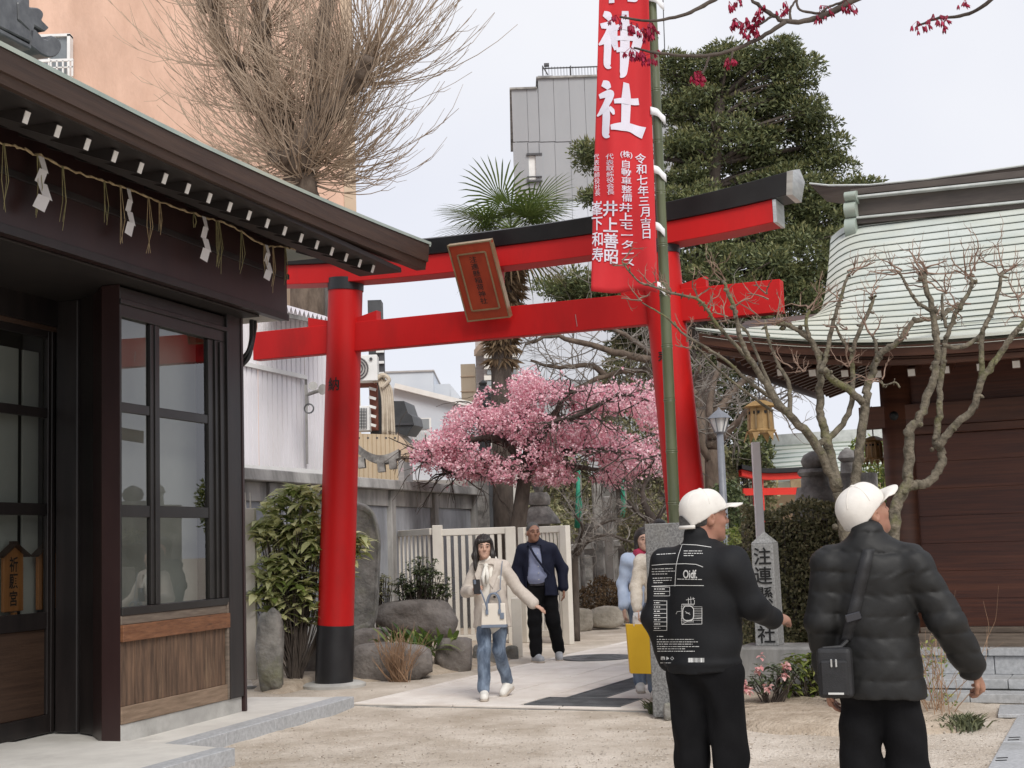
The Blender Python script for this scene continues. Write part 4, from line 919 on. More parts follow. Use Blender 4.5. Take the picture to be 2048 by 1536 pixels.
def rock_mesh(name, c, r, seed, m, parent=None, ux=(1, 0, 0), n=(26, 16), cuts=14, boxy=.75):
    g = np.random.default_rng(seed); th = np.linspace(0, 2*math.pi, n[0], endpoint=False); ph = np.linspace(0, math.pi, n[1])
    d = np.array([[(math.sin(p)*math.cos(t), math.sin(p)*math.sin(t), math.cos(p)) for t in th] for p in ph]).reshape(-1, 3)
    N_ = g.normal(size=(cuts, 3)); N_ /= np.linalg.norm(N_, axis=1)[:, None]; N_ = np.vstack([N_, np.eye(3), -np.eye(3)])
    D_ = np.concatenate([g.uniform(.78, 1.05, cuts), np.full(6, boxy)+g.uniform(-.05, .1, 6)])
    q = np.maximum(d@N_.T, 1e-3)/D_; rr = 1/((q**9).sum(1)**(1/9))
    for k_ in range(4):
        w = g.normal(size=3)*(2.5+2.2*k_); rr *= 1+.035/(1+.5*k_)*np.sin(d@w*1.6+g.uniform(0, 6))
    v = d*rr[:, None]*np.asarray(r); ux = nrm(ux); uy = np.cross(UP, ux); v = np.asarray(c)+v[:, :1]*ux+v[:, 1:2]*uy+v[:, 2:]*UP
    a, b = n; fs = [(i*a+j, (i+1)*a+j, (i+1)*a+(j+1) % a, i*a+(j+1) % a) for i in range(b-1) for j in range(a)]
    mb = MB().add(v, fs); return mb.build(name, m, parent, smooth=True)
def rock(px0, py0, px1, py1, Y, label, seed, m='rock', dep=.8, kind='boulder', boxy=.75, sink=.06):
    a = P(px0, (py0+py1)/2, Y); b = P(px1, (py0+py1)/2, Y); zt = P((px0+px1)/2, py0, Y)[2]; z0 = P((px0+px1)/2, py1, Y)[2]-sink
    w = (b-a)[0]/2*1.12; h = (zt-z0)/2*1.12; c = A((a[0]+b[0])/2, Y+w*dep, (zt+z0)/2)
    return tag(rock_mesh(kind, c, (w, w*dep, h), seed, m, boxy=boxy), label, 'rock')
rock(503, 1208, 566, 1384, 15.3, 'tall grey boulder beside the cream gate post', 3, 'rock', .8, boxy=.8)
rock(569, 1292, 603, 1376, 16.2, 'slim split stone between the tall boulder and the gate pillar', 4, 'rock', .8)
rock(596, 1284, 650, 1372, 16.4, 'brown kerb boulder just behind the left gate pillar foot', 5, 'rock_brown', .8)
rock(690, 1283, 868, 1362, 16.2, 'broad flat-topped boulder with dry twigs in front', 6, 'rock_brown', .55, boxy=.82)
rock(862, 1276, 946, 1346, 17.0, 'squarish boulder second in the row after the twigs', 7, 'rock_brown', .8, boxy=.8)
rock(938, 1284, 1003, 1336, 17.8, 'pale boulder half hidden behind the walking woman', 8, 'rock', .8)
rock(692, 1252, 775, 1302, 17.0, 'low brown rock at the foot of the standing stone', 9, 'rock_brown', .7)
rock(752, 1200, 906, 1275, 18.4, 'wide rounded boulder behind the strap-leaved plant', 10, 'rock_brown', .6, boxy=.9)
rock(1008, 1288, 1040, 1330, 18.6, 'small grey rock at the foot of the fence post', 11, 'rock', .9)
rock(1140, 1216, 1190, 1262, 23.6, 'pale rounded rock beside the open gate leaf', 12, 'rock_pale', .8)
rock(1176, 1212, 1258, 1254, 23.8, 'pale long rock lining the sandy court', 13, 'rock_pale', .7)
rock(1238, 1208, 1310, 1242, 24.5, 'pale rock farthest along the sandy court edge', 14, 'rock_pale', .7)
rock(1326, 1404, 1344, 1432, 12.0, 'small dark stone at the foot of the granite post', 15, 'rock', .9)
# upright natural stone monument
mo = [(640, 1020), (665, 1008), (712, 1004), (738, 1016), (750, 1040), (757, 1080), (755, 1150), (752, 1215), (745, 1250), (728, 1268), (640, 1275)]
Ys = 17.6; q = np.array([P(x, y, Ys) for x, y in mo]); ce = q.mean(0); rings = []
for dy, f in ((.05, .86), (0, .96), (.08, 1.0), (.30, 1.0), (.42, .95), (.45, .8)): rings.append(bezier(np.vstack([ce+(q-ce)*f+A(0, dy, 0), ce+(q[:1]-ce)*f+A(0, dy, 0)]), 4))
m = MB().grid(rings); n_ = len(rings[0]); m.add(rings[0], [tuple(range(n_-1))]); m.add(rings[-1], [tuple(range(n_-2, -1, -1))])
tag(m.build('standing_stone', 'rock', smooth=True), 'tall upright natural stone monument right of the gate pillar', 'standing stone')

# garden beds (soil mounds)
def bed(name, poly_px, h, m='soil', z=0.0):
    p = np.array([G(x, y, z)[:2] for x, y in poly_px]); c = p.mean(0); rg = []
    p = bezier(np.c_[np.vstack([p, p[:1]]), np.zeros(len(p)+1)], 5)[:, :2]
    for f, hh in ((1, -.02), (.97, .02), (.9, .6), (.7, .9), (.4, 1), (.02, 1)):
        rg.append([A(*(c+(a-c)*f), (hh*h+rnd.uniform(-.006, .006)) if hh > .05 else (-.05 if hh < 0 else .004)) for a in p])
    return struct(MB().grid(rg, flip=True).build(name, m, smooth=True))
bed('garden_bed_left', [(500, 1384), (560, 1390), (640, 1372), (760, 1364), (880, 1350), (960, 1338), (1030, 1318), (1030, 1270), (800, 1255), (600, 1255), (490, 1290)], .14)
bed('garden_bed_right', [(1420, 1440), (1500, 1462), (1700, 1472), (1900, 1466), (1960, 1450), (1900, 1418), (1700, 1390), (1500, 1375), (1400, 1395)], .10)

# cream metal gate post by the office
c = G(497, 1378); gp = thing('gate_post', 'slim cream metal gate post with latch beside the office', 'gate post', c)
Yg = c[1]; fbox(MB(), 488, 1016, 509, 1378, Yg, .10, zbot=.1).build('post', 'cream_metal', gp, bevel=.006)
MB().tube([P(491, 1018, Yg+.03), P(490, 985, Yg+.03)], (.012, .004), 6).build('spike', 'cream_metal', gp); MB().tube([P(501, 1018, Yg+.03), P(500, 985, Yg+.03)], (.012, .004), 6).build('spike', 'cream_metal', gp)
fbox(MB(), 484, 1374, 513, 1386, Yg-.02, .14, zbot=.0).build('foot_block', 'concrete_old', gp)
fbox(MB(), 488, 1183, 500, 1188, Yg-.04, .04).build('latch', 'metal_cap', gp); fbox(MB(), 489, 1190, 496, 1197, Yg-.03, .03).build('latch', 'metal_cap', gp)

# cream slatted fence, folding leaf and open gate leaf
def fence(name, label, a, b, ztop, zbot, n, w, post=None, cat='fence', thick=.05):
    """a, b plan points"""
    t_ = thing(name, label, cat, (a+b)/2*A(1, 1, 0)); a = A(a[0], a[1], 0); b = A(b[0], b[1], 0)
    MB().bar(a+UP*(ztop-.05), b+UP*(ztop-.05), thick, .10).build('top_rail', 'cream_metal', t_, bevel=.006)
    MB().bar(a+UP*(zbot+.05), b+UP*(zbot+.05), thick, .09).build('bottom_rail', 'cream_metal', t_, bevel=.006)
    for i in range(n):
        p = lerp(a, b, (i+.5)/n); MB().bar(p+UP*(zbot+.1), p+UP*(ztop-.1), w, thick*.6, up=np.cross(UP, nrm(b-a))).build('slat', 'cream_metal', t_)
    for s, e in post or []: p = lerp(a, b, s); MB().bar(p, p+UP*(ztop+e), .14, .1, up=np.cross(UP, nrm(b-a))).build('post', 'cream_metal', t_, bevel=.006)
    return t_
fA, fB, fC = P(787, 1100, 23.2), P(876, 1100, 20.6), P(1022, 1100, 20.4)
zf = P(950, 1056, 20.5)[2]
fence('slatted_fence', 'cream metal fence with spaced slats behind the walking woman', fB, fC, zf, .12, 10, .055, [(0.0, .06), (1.0, -.0)])
fence('slatted_fence', 'narrow cream fence section folding back at the left of the fence', fA, fB-nrm(fC-fB)*.1, zf+.02, .12, 9, .055)
gA, gB = P(1047, 1100, 21.6), P(1131, 1100, 20.9)
fence('gate_leaf', 'open cream gate leaf with fine bars behind the man in navy', gA, gB, P(1100, 1052, 21)[2], .1, 11, .04, [(0, .0), (1, .0)], 'gate')
fbox(MB(), 1088, 1268, 1096, 1292, 20.9, .1, zbot=0).build('wheel_block', 'rail_dark', None) if 0 else None
o = fbox(MB(), 1022, 1196, 1042, 1302, 18.9, .12, zbot=0).build('bollard_post', 'cream_metal', bevel=.006); tag(o, 'short cream post between the walking woman and the man', 'post')

# granite block with bamboo pole and red banner behind
c = G(1340, 1432); o = MB().hexa([c+TU*s+TN*t for s, t in ((-.115, .12), (.26, .12), (.26, -.12), (-.115, -.12))], [c+UP*1.665+TU*s+TN*t for s, t in ((-.115, .12), (.26, .12), (.26, -.12), (-.115, -.12))]).build('granite_post', 'granite_grey', bevel=.008)
tag(o, 'grey granite block post behind the man with printed jacket', 'stone post')
YB = 12.75
bp = thing('bamboo_pole', 'tall green bamboo pole carrying the red banner', 'pole', A(P(1348, 1060, YB)[0], YB, 0))
b0 = A(P(1349, 1060, YB)[0], YB, 0); b1 = P(1302, -40, YB); bx = b0+(b1-b0)*(1.0/(b1[2]))*0
zs_ = [0]+[P(1340, y, YB)[2] for y in (1206, 1108, 1006, 903, 800, 692, 590, 490, 385, 283, 180, 75, -30)]
r_ = lambda z: .058-.0022*z
pl = lambda z: A(b0[0]+(b1[0]-b0[0])*z/b1[2], YB, z)
for a, b in zip(zs_[:-1], zs_[1:]): MB().tube([pl(a+.008), pl(a+.02), pl((a+b)/2), pl(b-.02), pl(b-.006)], [r_(a)*1.03, r_(a), r_(a)*.985, r_(b), r_(b)*1.06], 20).build('culm_segment', 'bamboo', bp, smooth=True)
for z in zs_[1:-1]: MB().tube([pl(z-.008), pl(z), pl(z+.01)], [r_(z)*1.06, r_(z)*1.10, r_(z)*1.02], 20).build('node_ring', 'concrete_light' if 0 else 'bamboo', bp, smooth=True)
ban = thing('banner', 'long red cloth banner with white brushed writing on the bamboo pole', 'banner', P(1250, 580, YB))
YC = YB-.05
Lx = lambda y: 1198-16.5*(y/580.); Rx = lambda y: 1297+17*(y/580.) if y > 0 else 1297+17*(y/580.)
def bpt(u, y, lift=0.0):
    p = P(lerp(Lx(y), Rx(y), u), y, YC); return p+A(0, .030*math.sin(u*9+y*.006)+.03*math.sin(u*4-y*.011)+.004*math.sin(u*17-y*.02)-.035*(1-u)-lift, 0)
MB().grid([[bpt(u, y+(3 if y > 570 else 0)*math.sin(u*7)) for u in np.linspace(0, 1, 28)] for y in np.linspace(-120, 584, 60)]).build('cloth', 'banner_red', ban, smooth=True, solid=.004)
def bmap(mb, v, f):
    """v in photo pixels on the cloth"""
    mb.add([bpt((x-Lx(y))/(Rx(y)-Lx(y)), y, .013) for x, y in v], f)
def blet(mb, s, x, y0, y1, w, bold=.02, dx=0.):
    n = len(s); h = (y1-y0)/n
    for i, ch in enumerate(s):
        v, f = text_mesh(ch, bold)
        if len(v): bmap(mb, [(x+dx*i+a*w*1.06, y0+h*(i+.5)-b*h*1.0) for a, b, _ in v], f)
for s, x, y0, y1, w, bo, dx in (('令和七年三月吉日', 1280.5, 307, 482, 21, .010, 1.6), ('(株)', 1252, 304, 320, 20, .01, 0), ('自動車整備', 1251, 322, 405, 21, .008, .6), ('井上モータース', 1251, 407, 534, 27, .014, .9), ('代表取締役会長', 1218, 312, 393, 15, .002, .4), ('井上善昭', 1220, 404, 530, 30, .016, .7), ('代表取締役社長', 1192.5, 308, 393, 10.5, .0, .4), ('峯下和寿', 1193.5, 402, 526, 22, .010, .4)):
    mb = MB()
    if s == '(株)':
        v, f = text_mesh('(株)', .01); bmap(mb, [(x+a*16, 312-b*14) for a, b, _ in v], f)
    else: blet(mb, s, x, y0, y1, w, bo, dx)
    mb.build('lettering', 'banner_white', ban)
def brush(mb, pts, ws):
    """brush stroke: outline polygon swept along points in pixels"""
    c = bezier(np.c_[np.array(pts, float), np.zeros(len(pts))], 7)[:, :2]; w = np.interp(np.linspace(0, 1, len(c)), np.linspace(0, 1, len(ws)), ws)
    t = np.gradient(c, axis=0); t /= np.linalg.norm(t, axis=1)[:, None]+1e-9; nn_ = np.c_[-t[:, 1], t[:, 0]]
    l = c+nn_*w[:, None]/2; r = c-nn_*w[:, None]/2; k_ = len(c)
    bmap(mb, list(l)+list(r), [(i, i+1, k_+i+1, k_+i) for i in range(k_-1)])
def radical(mb, x, y, s):
    brush(mb, [(x+8*s, y), (x+16*s, y+3*s), (x+22*s, y+12*s)], [12*s, 17*s, 9*s])
    brush(mb, [(x+2*s, y+27*s), (x+12*s, y+24*s), (x+24*s, y+22*s), (x+20*s, y+36*s), (x+8*s, y+56*s), (x-2*s, y+66*s)], [9*s, 13*s, 15*s, 15*s, 11*s, 3*s])
    brush(mb, [(x+15*s, y+44*s), (x+16*s, y+70*s), (x+15*s, y+104*s), (x+22*s, y+112*s)], [13*s, 15*s, 14*s, 3*s])
    brush(mb, [(x+22*s, y+50*s), (x+28*s, y+58*s), (x+31*s, y+66*s)], [6*s, 9*s, 4*s])
mb = MB(); radical(mb, 1199, 28, 1.0)
brush(mb, [(1228, 52), (1226, 75), (1232, 103)], [15, 17, 8]); brush(mb, [(1226, 58), (1250, 55), (1270, 60), (1277, 75), (1270, 100), (1262, 118)], [10, 12, 17, 20, 18, 6])
brush(mb, [(1230, 80), (1250, 78), (1270, 76)], [9, 9, 9]); brush(mb, [(1232, 104), (1250, 101), (1264, 99)], [9, 10, 9])
brush(mb, [(1250, 24), (1250, 60), (1249, 110), (1246, 148), (1240, 160)], [13, 19, 20, 15, 3]); mb.build('lettering', 'banner_white', ban)
mb = MB(); radical(mb, 1196, 170, .98)
brush(mb, [(1227, 208), (1250, 205), (1278, 201)], [9, 12, 14]); brush(mb, [(1252, 168), (1252, 200), (1250, 252)], [12, 20, 18]); brush(mb, [(1220, 260), (1240, 258), (1262, 257), (1288, 266)], [10, 16, 18, 24]); mb.build('lettering', 'banner_white', ban)
mb = MB(); v, f = text_mesh('荷', .03); bmap(mb, [(1245+a*80, -48+(-b)*110) for a, b, _ in v], f); mb.build('lettering', 'banner_white', ban)
for y in (5, 232, 348, 461, 580):
    pz = [P(1297+.028*y*.6, y-11, YC-.01), P(1312+.028*y*.5, y-7, YB-.075), P(1320+.03*y*.5, y+2, YB-.06), P(1328+.03*y*.45, y+9, YB+.0)]
    c_ = bezier(pz, 4); MB().grid([c_+UP*.038, c_-UP*.038]).build('white_tie', 'paper_white', ban, smooth=True, solid=.003)

# engraved granite sign post on its base
c = P(1556, 1350, 13.2); c = A(c[0], 13.2, 0)
sg = thing('stone_signpost', 'engraved granite signpost with black characters beside the hedge', 'stone signpost', c)
zb0 = P(1545, 1290, c[1])[2]
MB().hexa([c+TU*s+TN*t for s, t in ((-.34, .30), (.52, .30), (.52, -.3), (-.34, -.3))], [c+UP*zb0+TU*s+TN*t for s, t in ((-.33, .28), (.5, .28), (.5, -.28), (-.33, -.28))]).build('base_stone', 'concrete_old', sg, bevel=.02)
zt1 = P(1530, 1086, c[1]-.1)[2]; w0 = .110
ct = c-TU*.06
q4 = lambda w_, z: [ct+UP*z+TU*s*w_+TN*t*w_ for s, t in ((-1, 1), (1, 1), (1, -1), (-1, -1))]
MB().hexa(q4(w0, zb0), q4(w0*.94, zt1)).build('shaft', 'granite_pale', sg, bevel=.005)
MB().add(q4(w0*.94, zt1+.001)+[ct+UP*(zt1+.11)], [(0, 1, 4), (1, 2, 4), (2, 3, 4), (3, 0, 4)]).build('pyramid_cap', 'granite_pale', sg)
e = MB(); letters(e, '注連懸神社', ct+TN*(w0+.0012)+UP*(zt1-.03), TU, UP+TN*-.006, .172, bold=.012, w=.175, gap=1.06); e.build('lettering', 'ink', sg)
o = fbox(MB(), 1455, 1096, 1502, 1200, 15.6, .18, zbot=0).build('stone_tablet', 'rock_pale', bevel=.02); tag(o, 'low pale stone tablet with one black character behind the pointing man', 'stone tablet')
e = MB(); p = P(1482, 1094, 15.59); letters(e, '奉', p+UP*.05, (1, 0, 0), UP, .14, bold=.01); e.build('lettering', 'ink_grey', o)

# paving by the hall steps at the right edge
rp2 = struct(MB().prism([G(x, y)[:2] for x, y in ((2036, 1438), (2300, 1438), (2300, 1700), (1890, 1700))][::-1], -.1, .012).build('hall_path', 'granite_step'))
for a, b in ((0, .3), (.3, .55), (.55, .8), (.8, 1.0)):
    q = lambda f, x: lerp(G(2036, 1438), G(1890, 1700), f)*1.0 if x == 0 else lerp(G(2300, 1438), G(2300, 1700), f)
    MB().prism([lerp(G(2036, 1438), G(1890, 1700), a+.004)[:2], lerp(G(2036, 1438), G(1890, 1700), b-.004)[:2], lerp(G(2300, 1438), G(2300, 1700), b-.004)[:2], lerp(G(2300, 1438), G(2300, 1700), a+.004)[:2]], .013, .03).build('paving_slab', 'steel_grate' if 0 else 'granite_step', rp2, bevel=.004)
for y in (1475, 1516): MB().bar(G(2018-(y-1475)*.6, y, .033), G(2040-(y-1475)*.6, y-1, .033), .012, .004).build('drain_slot', 'ink', rp2); MB().bar(G(2016-(y-1475)*.6, y+5, .033), G(2038-(y-1475)*.6, y+4, .033), .012, .004).build('drain_slot', 'ink', rp2)
MB().prism([G(x, y)[:2] for x, y in ((2000, 1416), (2300, 1416), (2300, 1435), (1996, 1436))][::-1], .0, .03).build('paving_slab', 'granite_step', rp2, bevel=.004)

# hanging metal lanterns and white post at the hall's left corner
def lantern(px, py0, py1, Y, w, label):
    t_ = thing('hanging_lantern', label, 'lantern', P(px, py1, Y), 'gilt lanterns hung under the hall eave'); z0 = P(px, py1, Y)[2]; z1 = P(px, py0, Y)[2]; h = z1-z0; c = A(P(px, (py0+py1)/2, Y)[0], Y, z0)
    MB().lathe([(w*.5, .26*h), (w*.46, .80*h)], c, 6).build('body', 'gold_lantern', t_)
    MB().lathe([(w*.42, .80*h), (w*.72, .84*h), (w*.55, .90*h), (w*.25, .98*h), (w*.1, h)], c, 6).build('roof', 'gold_lantern', t_)
    MB().lathe([(w*.56, .20*h), (w*.62, .26*h), (w*.5, .30*h)], c, 6).build('base', 'gold_lantern', t_)
    for k_ in range(6):
        a = math.pi/3*k_; d = A(math.cos(a), math.sin(a), 0); s = A(-math.sin(a), math.cos(a), 0)
        MB().add([c+d*w*.55-s*w*.16+UP*.22*h, c+d*w*.55+s*w*.16+UP*.22*h, c+d*w*.68+UP*.0*h], [(0, 1, 2)]).build('foot', 'gold_lantern', t_, solid=.006)
        MB().bar(c+d*w*.5+UP*.3*h, c+d*w*.47+UP*.78*h, .012, .012).build('rib', 'plaque_gold', t_)
    for k_ in (4, 5, 3):
        a = math.pi/3*(k_+.5); d = A(math.cos(a), math.sin(a), 0); s = A(-math.sin(a), math.cos(a), 0)
        for q_ in (-1, 1): MB().add([c+d*w*.418+s*q_*w*.1+A(0, 0, z)+s*x for z, x in ((.66*h, -.02), (.66*h, .02), (.73*h, .02), (.73*h, -.02))], [(0, 1, 2, 3)]).build('pierced_opening', 'ink', t_)
    MB().tube([c+UP*h, c+UP*(h+.35)], .008, 6).build('hanging_rod', 'rail_dark', t_)
lantern(1521, 800, 884, 12.6, .235, 'gilt hanging lantern above the white post at the hall corner')
lantern(1748, 872, 932, 16.2, .20, 'gilt hanging lantern farther back beside the hall column')
c = P(1512, 1010, 15.0); o = fbox(MB(), 1504, 884, 1520, 1010, 15.0, .08, zbot=0).build('white_post', 'white_post', bevel=.004); tag(o, 'plain white square post below the gilt lantern', 'post')
# street lamp
c = P(1440, 1000, 20.5); sl_ = thing('garden_lamp', 'grey garden lamp post with glass lantern head', 'lamp post', A(c[0], 20.5, 0)); zh0 = P(1438, 864, 20.5)[2]; zh1 = P(1438, 828, 20.5)[2]; x0 = P(1439, 850, 20.5)[0]; lc = A(x0, 20.5, 0)
MB().tube([lc, lc+UP*1.0, lc+UP*zh0], (.075, .06, .05), 12).build('pole', 'lamp_metal', sl_, smooth=True)
MB().lathe([(.075, zh0), (.15, zh0+.20)], lc, 6).build('glass', 'white_metal', sl_); MB().lathe([(.20, zh0+.20), (.12, zh0+.27), (.03, zh0+.33), (.01, zh0+.37)], lc, 6).build('cap', 'lamp_metal', sl_); MB().lathe([(.05, zh0-.03), (.10, zh0)], lc, 6).build('holder', 'lamp_metal', sl_)
for k_ in range(6): a = math.pi/3*k_; d = A(math.cos(a), math.sin(a), 0); MB().bar(lc+d*.077+UP*zh0, lc+d*.152+UP*(zh0+.2), .012, .012).build('glazing_bar', 'lamp_metal', sl_)

# small red torii far behind, green roofed house, stone lanterns
def mini_torii(x0, x1, yk, yn, xl, xr, ybot, Y, label):
    t_ = thing('small_torii', label, 'torii gate', A(P((x0+x1)/2, ybot, Y)[0], Y, 0)); k_ = F/Y
    c_ = bezier([P(x0, yk-6, Y), P(x0+(x1-x0)*.2, yk+1, Y), P((x0+x1)/2, yk+1, Y), P(x1, yk-6, Y)], 5); w_ = A(0, .25, 0); tk = 9/k_
    MB().grid([c_-w_, c_-w_+UP*tk, c_+w_+UP*tk, c_+w_, c_-w_]).build('top_lintel', 'lacquer_black', t_); c2 = c_-UP*(13/k_); w2 = A(0, .18, 0)
    MB().grid([c2-w2, c2-w2+UP*12/k_, c2+w2+UP*12/k_, c2+w2, c2-w2]).build('lower_lintel', 'vermilion_far', t_)
    MB().bar(P(x0+6, yn, Y), P(x1-6, yn-3, Y), .12, 14/k_).build('tie_beam', 'vermilion_far', t_)
    for x in (xl, xr): p = P(x, yk+8, Y); MB().tube([A(p[0], Y, 0), p], .11, 12).build('pillar', 'vermilion_far', t_)
mini_torii(1480, 1660, 945, 984, 1515, 1625, 1050, 27, 'small red torii seen past the white post')
b = thing('green_roof_house', 'far house with pale green tiled roof behind the small torii', 'house', A(P(1620, 950, 33)[0], 33, 0))
fpart('wall', 'beige_wall', b, 1500, 960, 1860, 1100, 33.5, 4, zbot=0)
rr = part(MB().extr([P(1490, 968, 32), P(1800, 948, 31), P(1790, 872, 35), P(1530, 888, 35.5)], (0, .2, -.15)).build('roof', 'copper_roof', b))
for i in range(9): f = i/9; MB().bar(lerp(P(1490, 968, 32), P(1530, 888, 35.5), f)+UP*.03, lerp(P(1800, 948, 31), P(1790, 872, 35), f)+UP*.03, .04, .03).build('roof_batten', 'copper_patina', rr)
MB().bar(P(1528, 886, 35.4), P(1792, 868, 34.9), .5, .35).build('ridge', 'ridge_edge', b); fpart('sign_board', 'plaque_gold', b, 1580, 950, 1601, 979, 31.5, .05)
def stone_stack(px, y1, parts, Y, label, name='stone_lantern', m='stone_old'):
    t_ = thing(name, label, 'stone lantern', A(P(px, y1, Y)[0], Y, 0)); x = P(px, y1, Y)[0]
    for i, (y0, y1_, prof) in enumerate(parts):
        zt = P(px, y0, Y)[2]; zb2 = P(px, y1_, Y)[2] if y1_ < 9000 else 0; k_ = Y/F
        MB().lathe([(r*k_, lerp(zb2, zt, h)) for r, h in prof], A(x, Y, 0), 14).build(('finial', 'roof_stone', 'fire_box', 'shelf', 'shaft', 'base')[min(i, 5)], m, t_, autosmooth=50)
ball = [(6, 0), (22, .2), (26, .5), (20, .8), (5, 1)]
stone_stack(1632, 1000, [(902, 942, ball), (938, 952, [(30, 0), (34, .5), (30, 1)]), (950, 976, [(28, 0), (26, 1)]), (974, 9999, [(62, 0), (58, .7), (36, 1)])], 16.8, 'round stone pagoda stack behind the hedge')
stone_stack(1700, 1000, [(895, 925, [(12, 0), (20, .3), (14, .7), (3, 1)]), (925, 948, [(16, 0), (14, 1)]), (948, 9999, [(56, 0), (56, 1)])], 17.8, 'square stone lantern with pointed finial behind the hedge')
stone_stack(1080, 1060, [(945, 985, [(8, 0), (14, .4), (10, .8), (2, 1)]), (985, 1010, [(22, 0), (24, .5), (18, 1)]), (1008, 1048, [(44, 0), (38, .3), (16, 1)]), (1046, 9999, [(20, 0), (22, 1)])], 25, 'old stone lantern with heavy roof behind the man in navy')
stone_stack(968, 840, [(760, 775, [(4, 0), (9, .6), (2, 1)]), (772, 810, [(20, 0), (17, .5), (8, 1)]), (808, 838, [(12, 0), (16, 1)]), (836, 9999, [(30, 0), (10, 1)])], 29, 'dark stone lantern top beside the palm trunk', m='black_roof')
# stone balustrade and wall at the back of the court
bal = thing('stone_balustrade', 'grey stone balustrade at the back of the sandy court', 'stone fence', P(1220, 1190, 27)*A(1, 1, 0))
MB().bar(P(1120, 1098, 27.5), P(1330, 1078, 26.5), .22, .14).build('top_rail', 'stone_old', bal, bevel=.02)
for i in range(9): x = 1125+25*i; p = P(x, 1100, 27.5-.12*i); MB().bar(A(p[0], p[1], 0), p-UP*.09, .17, .14, up=(0, 1, 0)).build('baluster', 'concrete_old' if i % 2 else 'stone_old', bal, bevel=.015)
MB().bar(P(1120, 1190, 27.6)*A(1, 1, 0)+UP*.15, P(1330, 1190, 26.6)*A(1, 1, 0)+UP*.15, .4, .3).build('plinth', 'stone_old', bal, bevel=.02)
bw = thing('court_wall', 'brown grey boundary wall beyond the blossom tree', 'wall', A(P(1250, 990, 36)[0], 36, 0))
fpart('wall', 'rock_brown', bw, 930, 962, 1480, 1200, 36, .4, zbot=0); fpart('coping', 'stone_old', bw, 925, 955, 1485, 964, 35.9, .6)
for i, (x, y0, y1) in enumerate(((1157, 940, 1056), (1246, 950, 1042))):
    t_ = thing('green_net_roll', ('green net roll hanging on a post left of the grey slabs', 'slim green net roll on the second post')[i], 'net', A(P(x, y1, 25.5)[0], 25.5, 0))
    MB().tube([P(x-3, y1, 25.5), P(x+1, (y0+y1)/2+20, 25.5), P(x-1, (y0+y1)/2-15, 25.5), P(x, y0, 25.5)], (.05, .07 if i == 0 else .045, .04, .03), 8).build('net', 'green_net', t_, smooth=True); p = P(x, y0-20, 25.6); MB().tube([A(p[0], p[1], 0), p], .04, 8).build('post', 'stone_old', t_)
for i, (x0, y0, x1, Y, lab) in enumerate(((1184, 960, 1202, 25.8, 'weathered square grave pillar left of the pale slab'), (1207, 992, 1223, 25, 'pale upright memorial slab behind the court'), (1196, 760, 1222, 34, 'square concrete flue under the bare branches'))):
    o = fbox(MB(), x0, y0, x1, 1150, Y, .3, zbot=0).build(('grave_pillar', 'memorial_slab', 'concrete_flue')[i], ('stone_old', 'concrete', 'concrete')[i], bevel=.02); tag(o, lab, ('pillar', 'slab', 'chimney')[i])
# ------------------------------------------------------------------ vegetation
mat('bark_grey', (.16, .135, .115), (.30, .265, .23), rough=.95, scale=9, stretch=(1, 1, .4), bump=.7, bscale=22, bdist=.02)
mat('bark_dark', (.045, .034, .028), (.10, .08, .065), rough=.95, scale=9, stretch=(1, 1, .4), bump=.7, bscale=20, bdist=.02)
mat('bark_brown', (.075, .054, .040), (.165, .125, .095), rough=.95, scale=6, stretch=(1, 1, .4), bump=.7, bscale=14, bdist=.03)
mat('shoot_tan', (.28, .21, .15), (.45, .35, .26), rough=.85, scale=1.2)
mat('bark_moss', (.065, .055, .038), (.20, .17, .125), rough=.9, scale=16, c3=(.15, .155, .05), s3=2.6, lo3=.52, hi3=.70, bump=.9, bscale=40, bdist=.02)
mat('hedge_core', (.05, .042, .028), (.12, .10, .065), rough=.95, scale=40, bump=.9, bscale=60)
mat('twig_red', (.17, .105, .075), (.30, .21, .16), rough=.85, scale=8)
mat('twig_grey', (.12, .105, .09), (.24, .215, .19), rough=.9, scale=5)
mat('twig_rust', (.20, .12, .07), (.33, .21, .13), rough=.9, scale=8)
leafmat('leaf_evergreen', (.05, .068, .03), (.18, .20, .085), .5, .2)
leafmat('leaf_evergreen_tip', (.12, .135, .048), (.28, .27, .12), .5, .25)
leafmat('leaf_palm', (.085, .13, .035), (.22, .28, .085), .45, .2)
leafmat('petal_pink', (.66, .26, .34), (.97, .74, .77), .6, .3)
leafmat('petal_crimson', (.22, .006, .03), (.46, .02, .075), .5, .3)
leafmat('leaf_aucuba', (.20, .26, .07), (.86, .85, .50), .28, .4)
leafmat('leaf_shrub', (.04, .06, .025), (.15, .18, .08), .4, .2)
leafmat('leaf_strap', (.05, .10, .02), (.28, .36, .09), .4, .25)
leafmat('leaf_hedge', (.11, .12, .055), (.40, .37, .21), .45, .15)
leafmat('leaf_light', (.10, .16, .03), (.40, .42, .13), .4, .3)
leafmat('leaf_azalea', (.05, .075, .035), (.14, .16, .09), .45, .2)
leafmat('petal_rose', (.62, .25, .26), (.85, .62, .58), .6, .3)
leafmat('leaf_grass', (.05, .06, .03), (.16, .17, .085), .6, .2)
leafmat('leaf_brown', (.10, .06, .03), (.24, .17, .10), .7, .2)
leafmat('gravel_mix', (.32, .275, .23), (.62, .56, .48), .9, 0)
leafmat('litter', (.10, .065, .04), (.30, .22, .15), .8, 0)

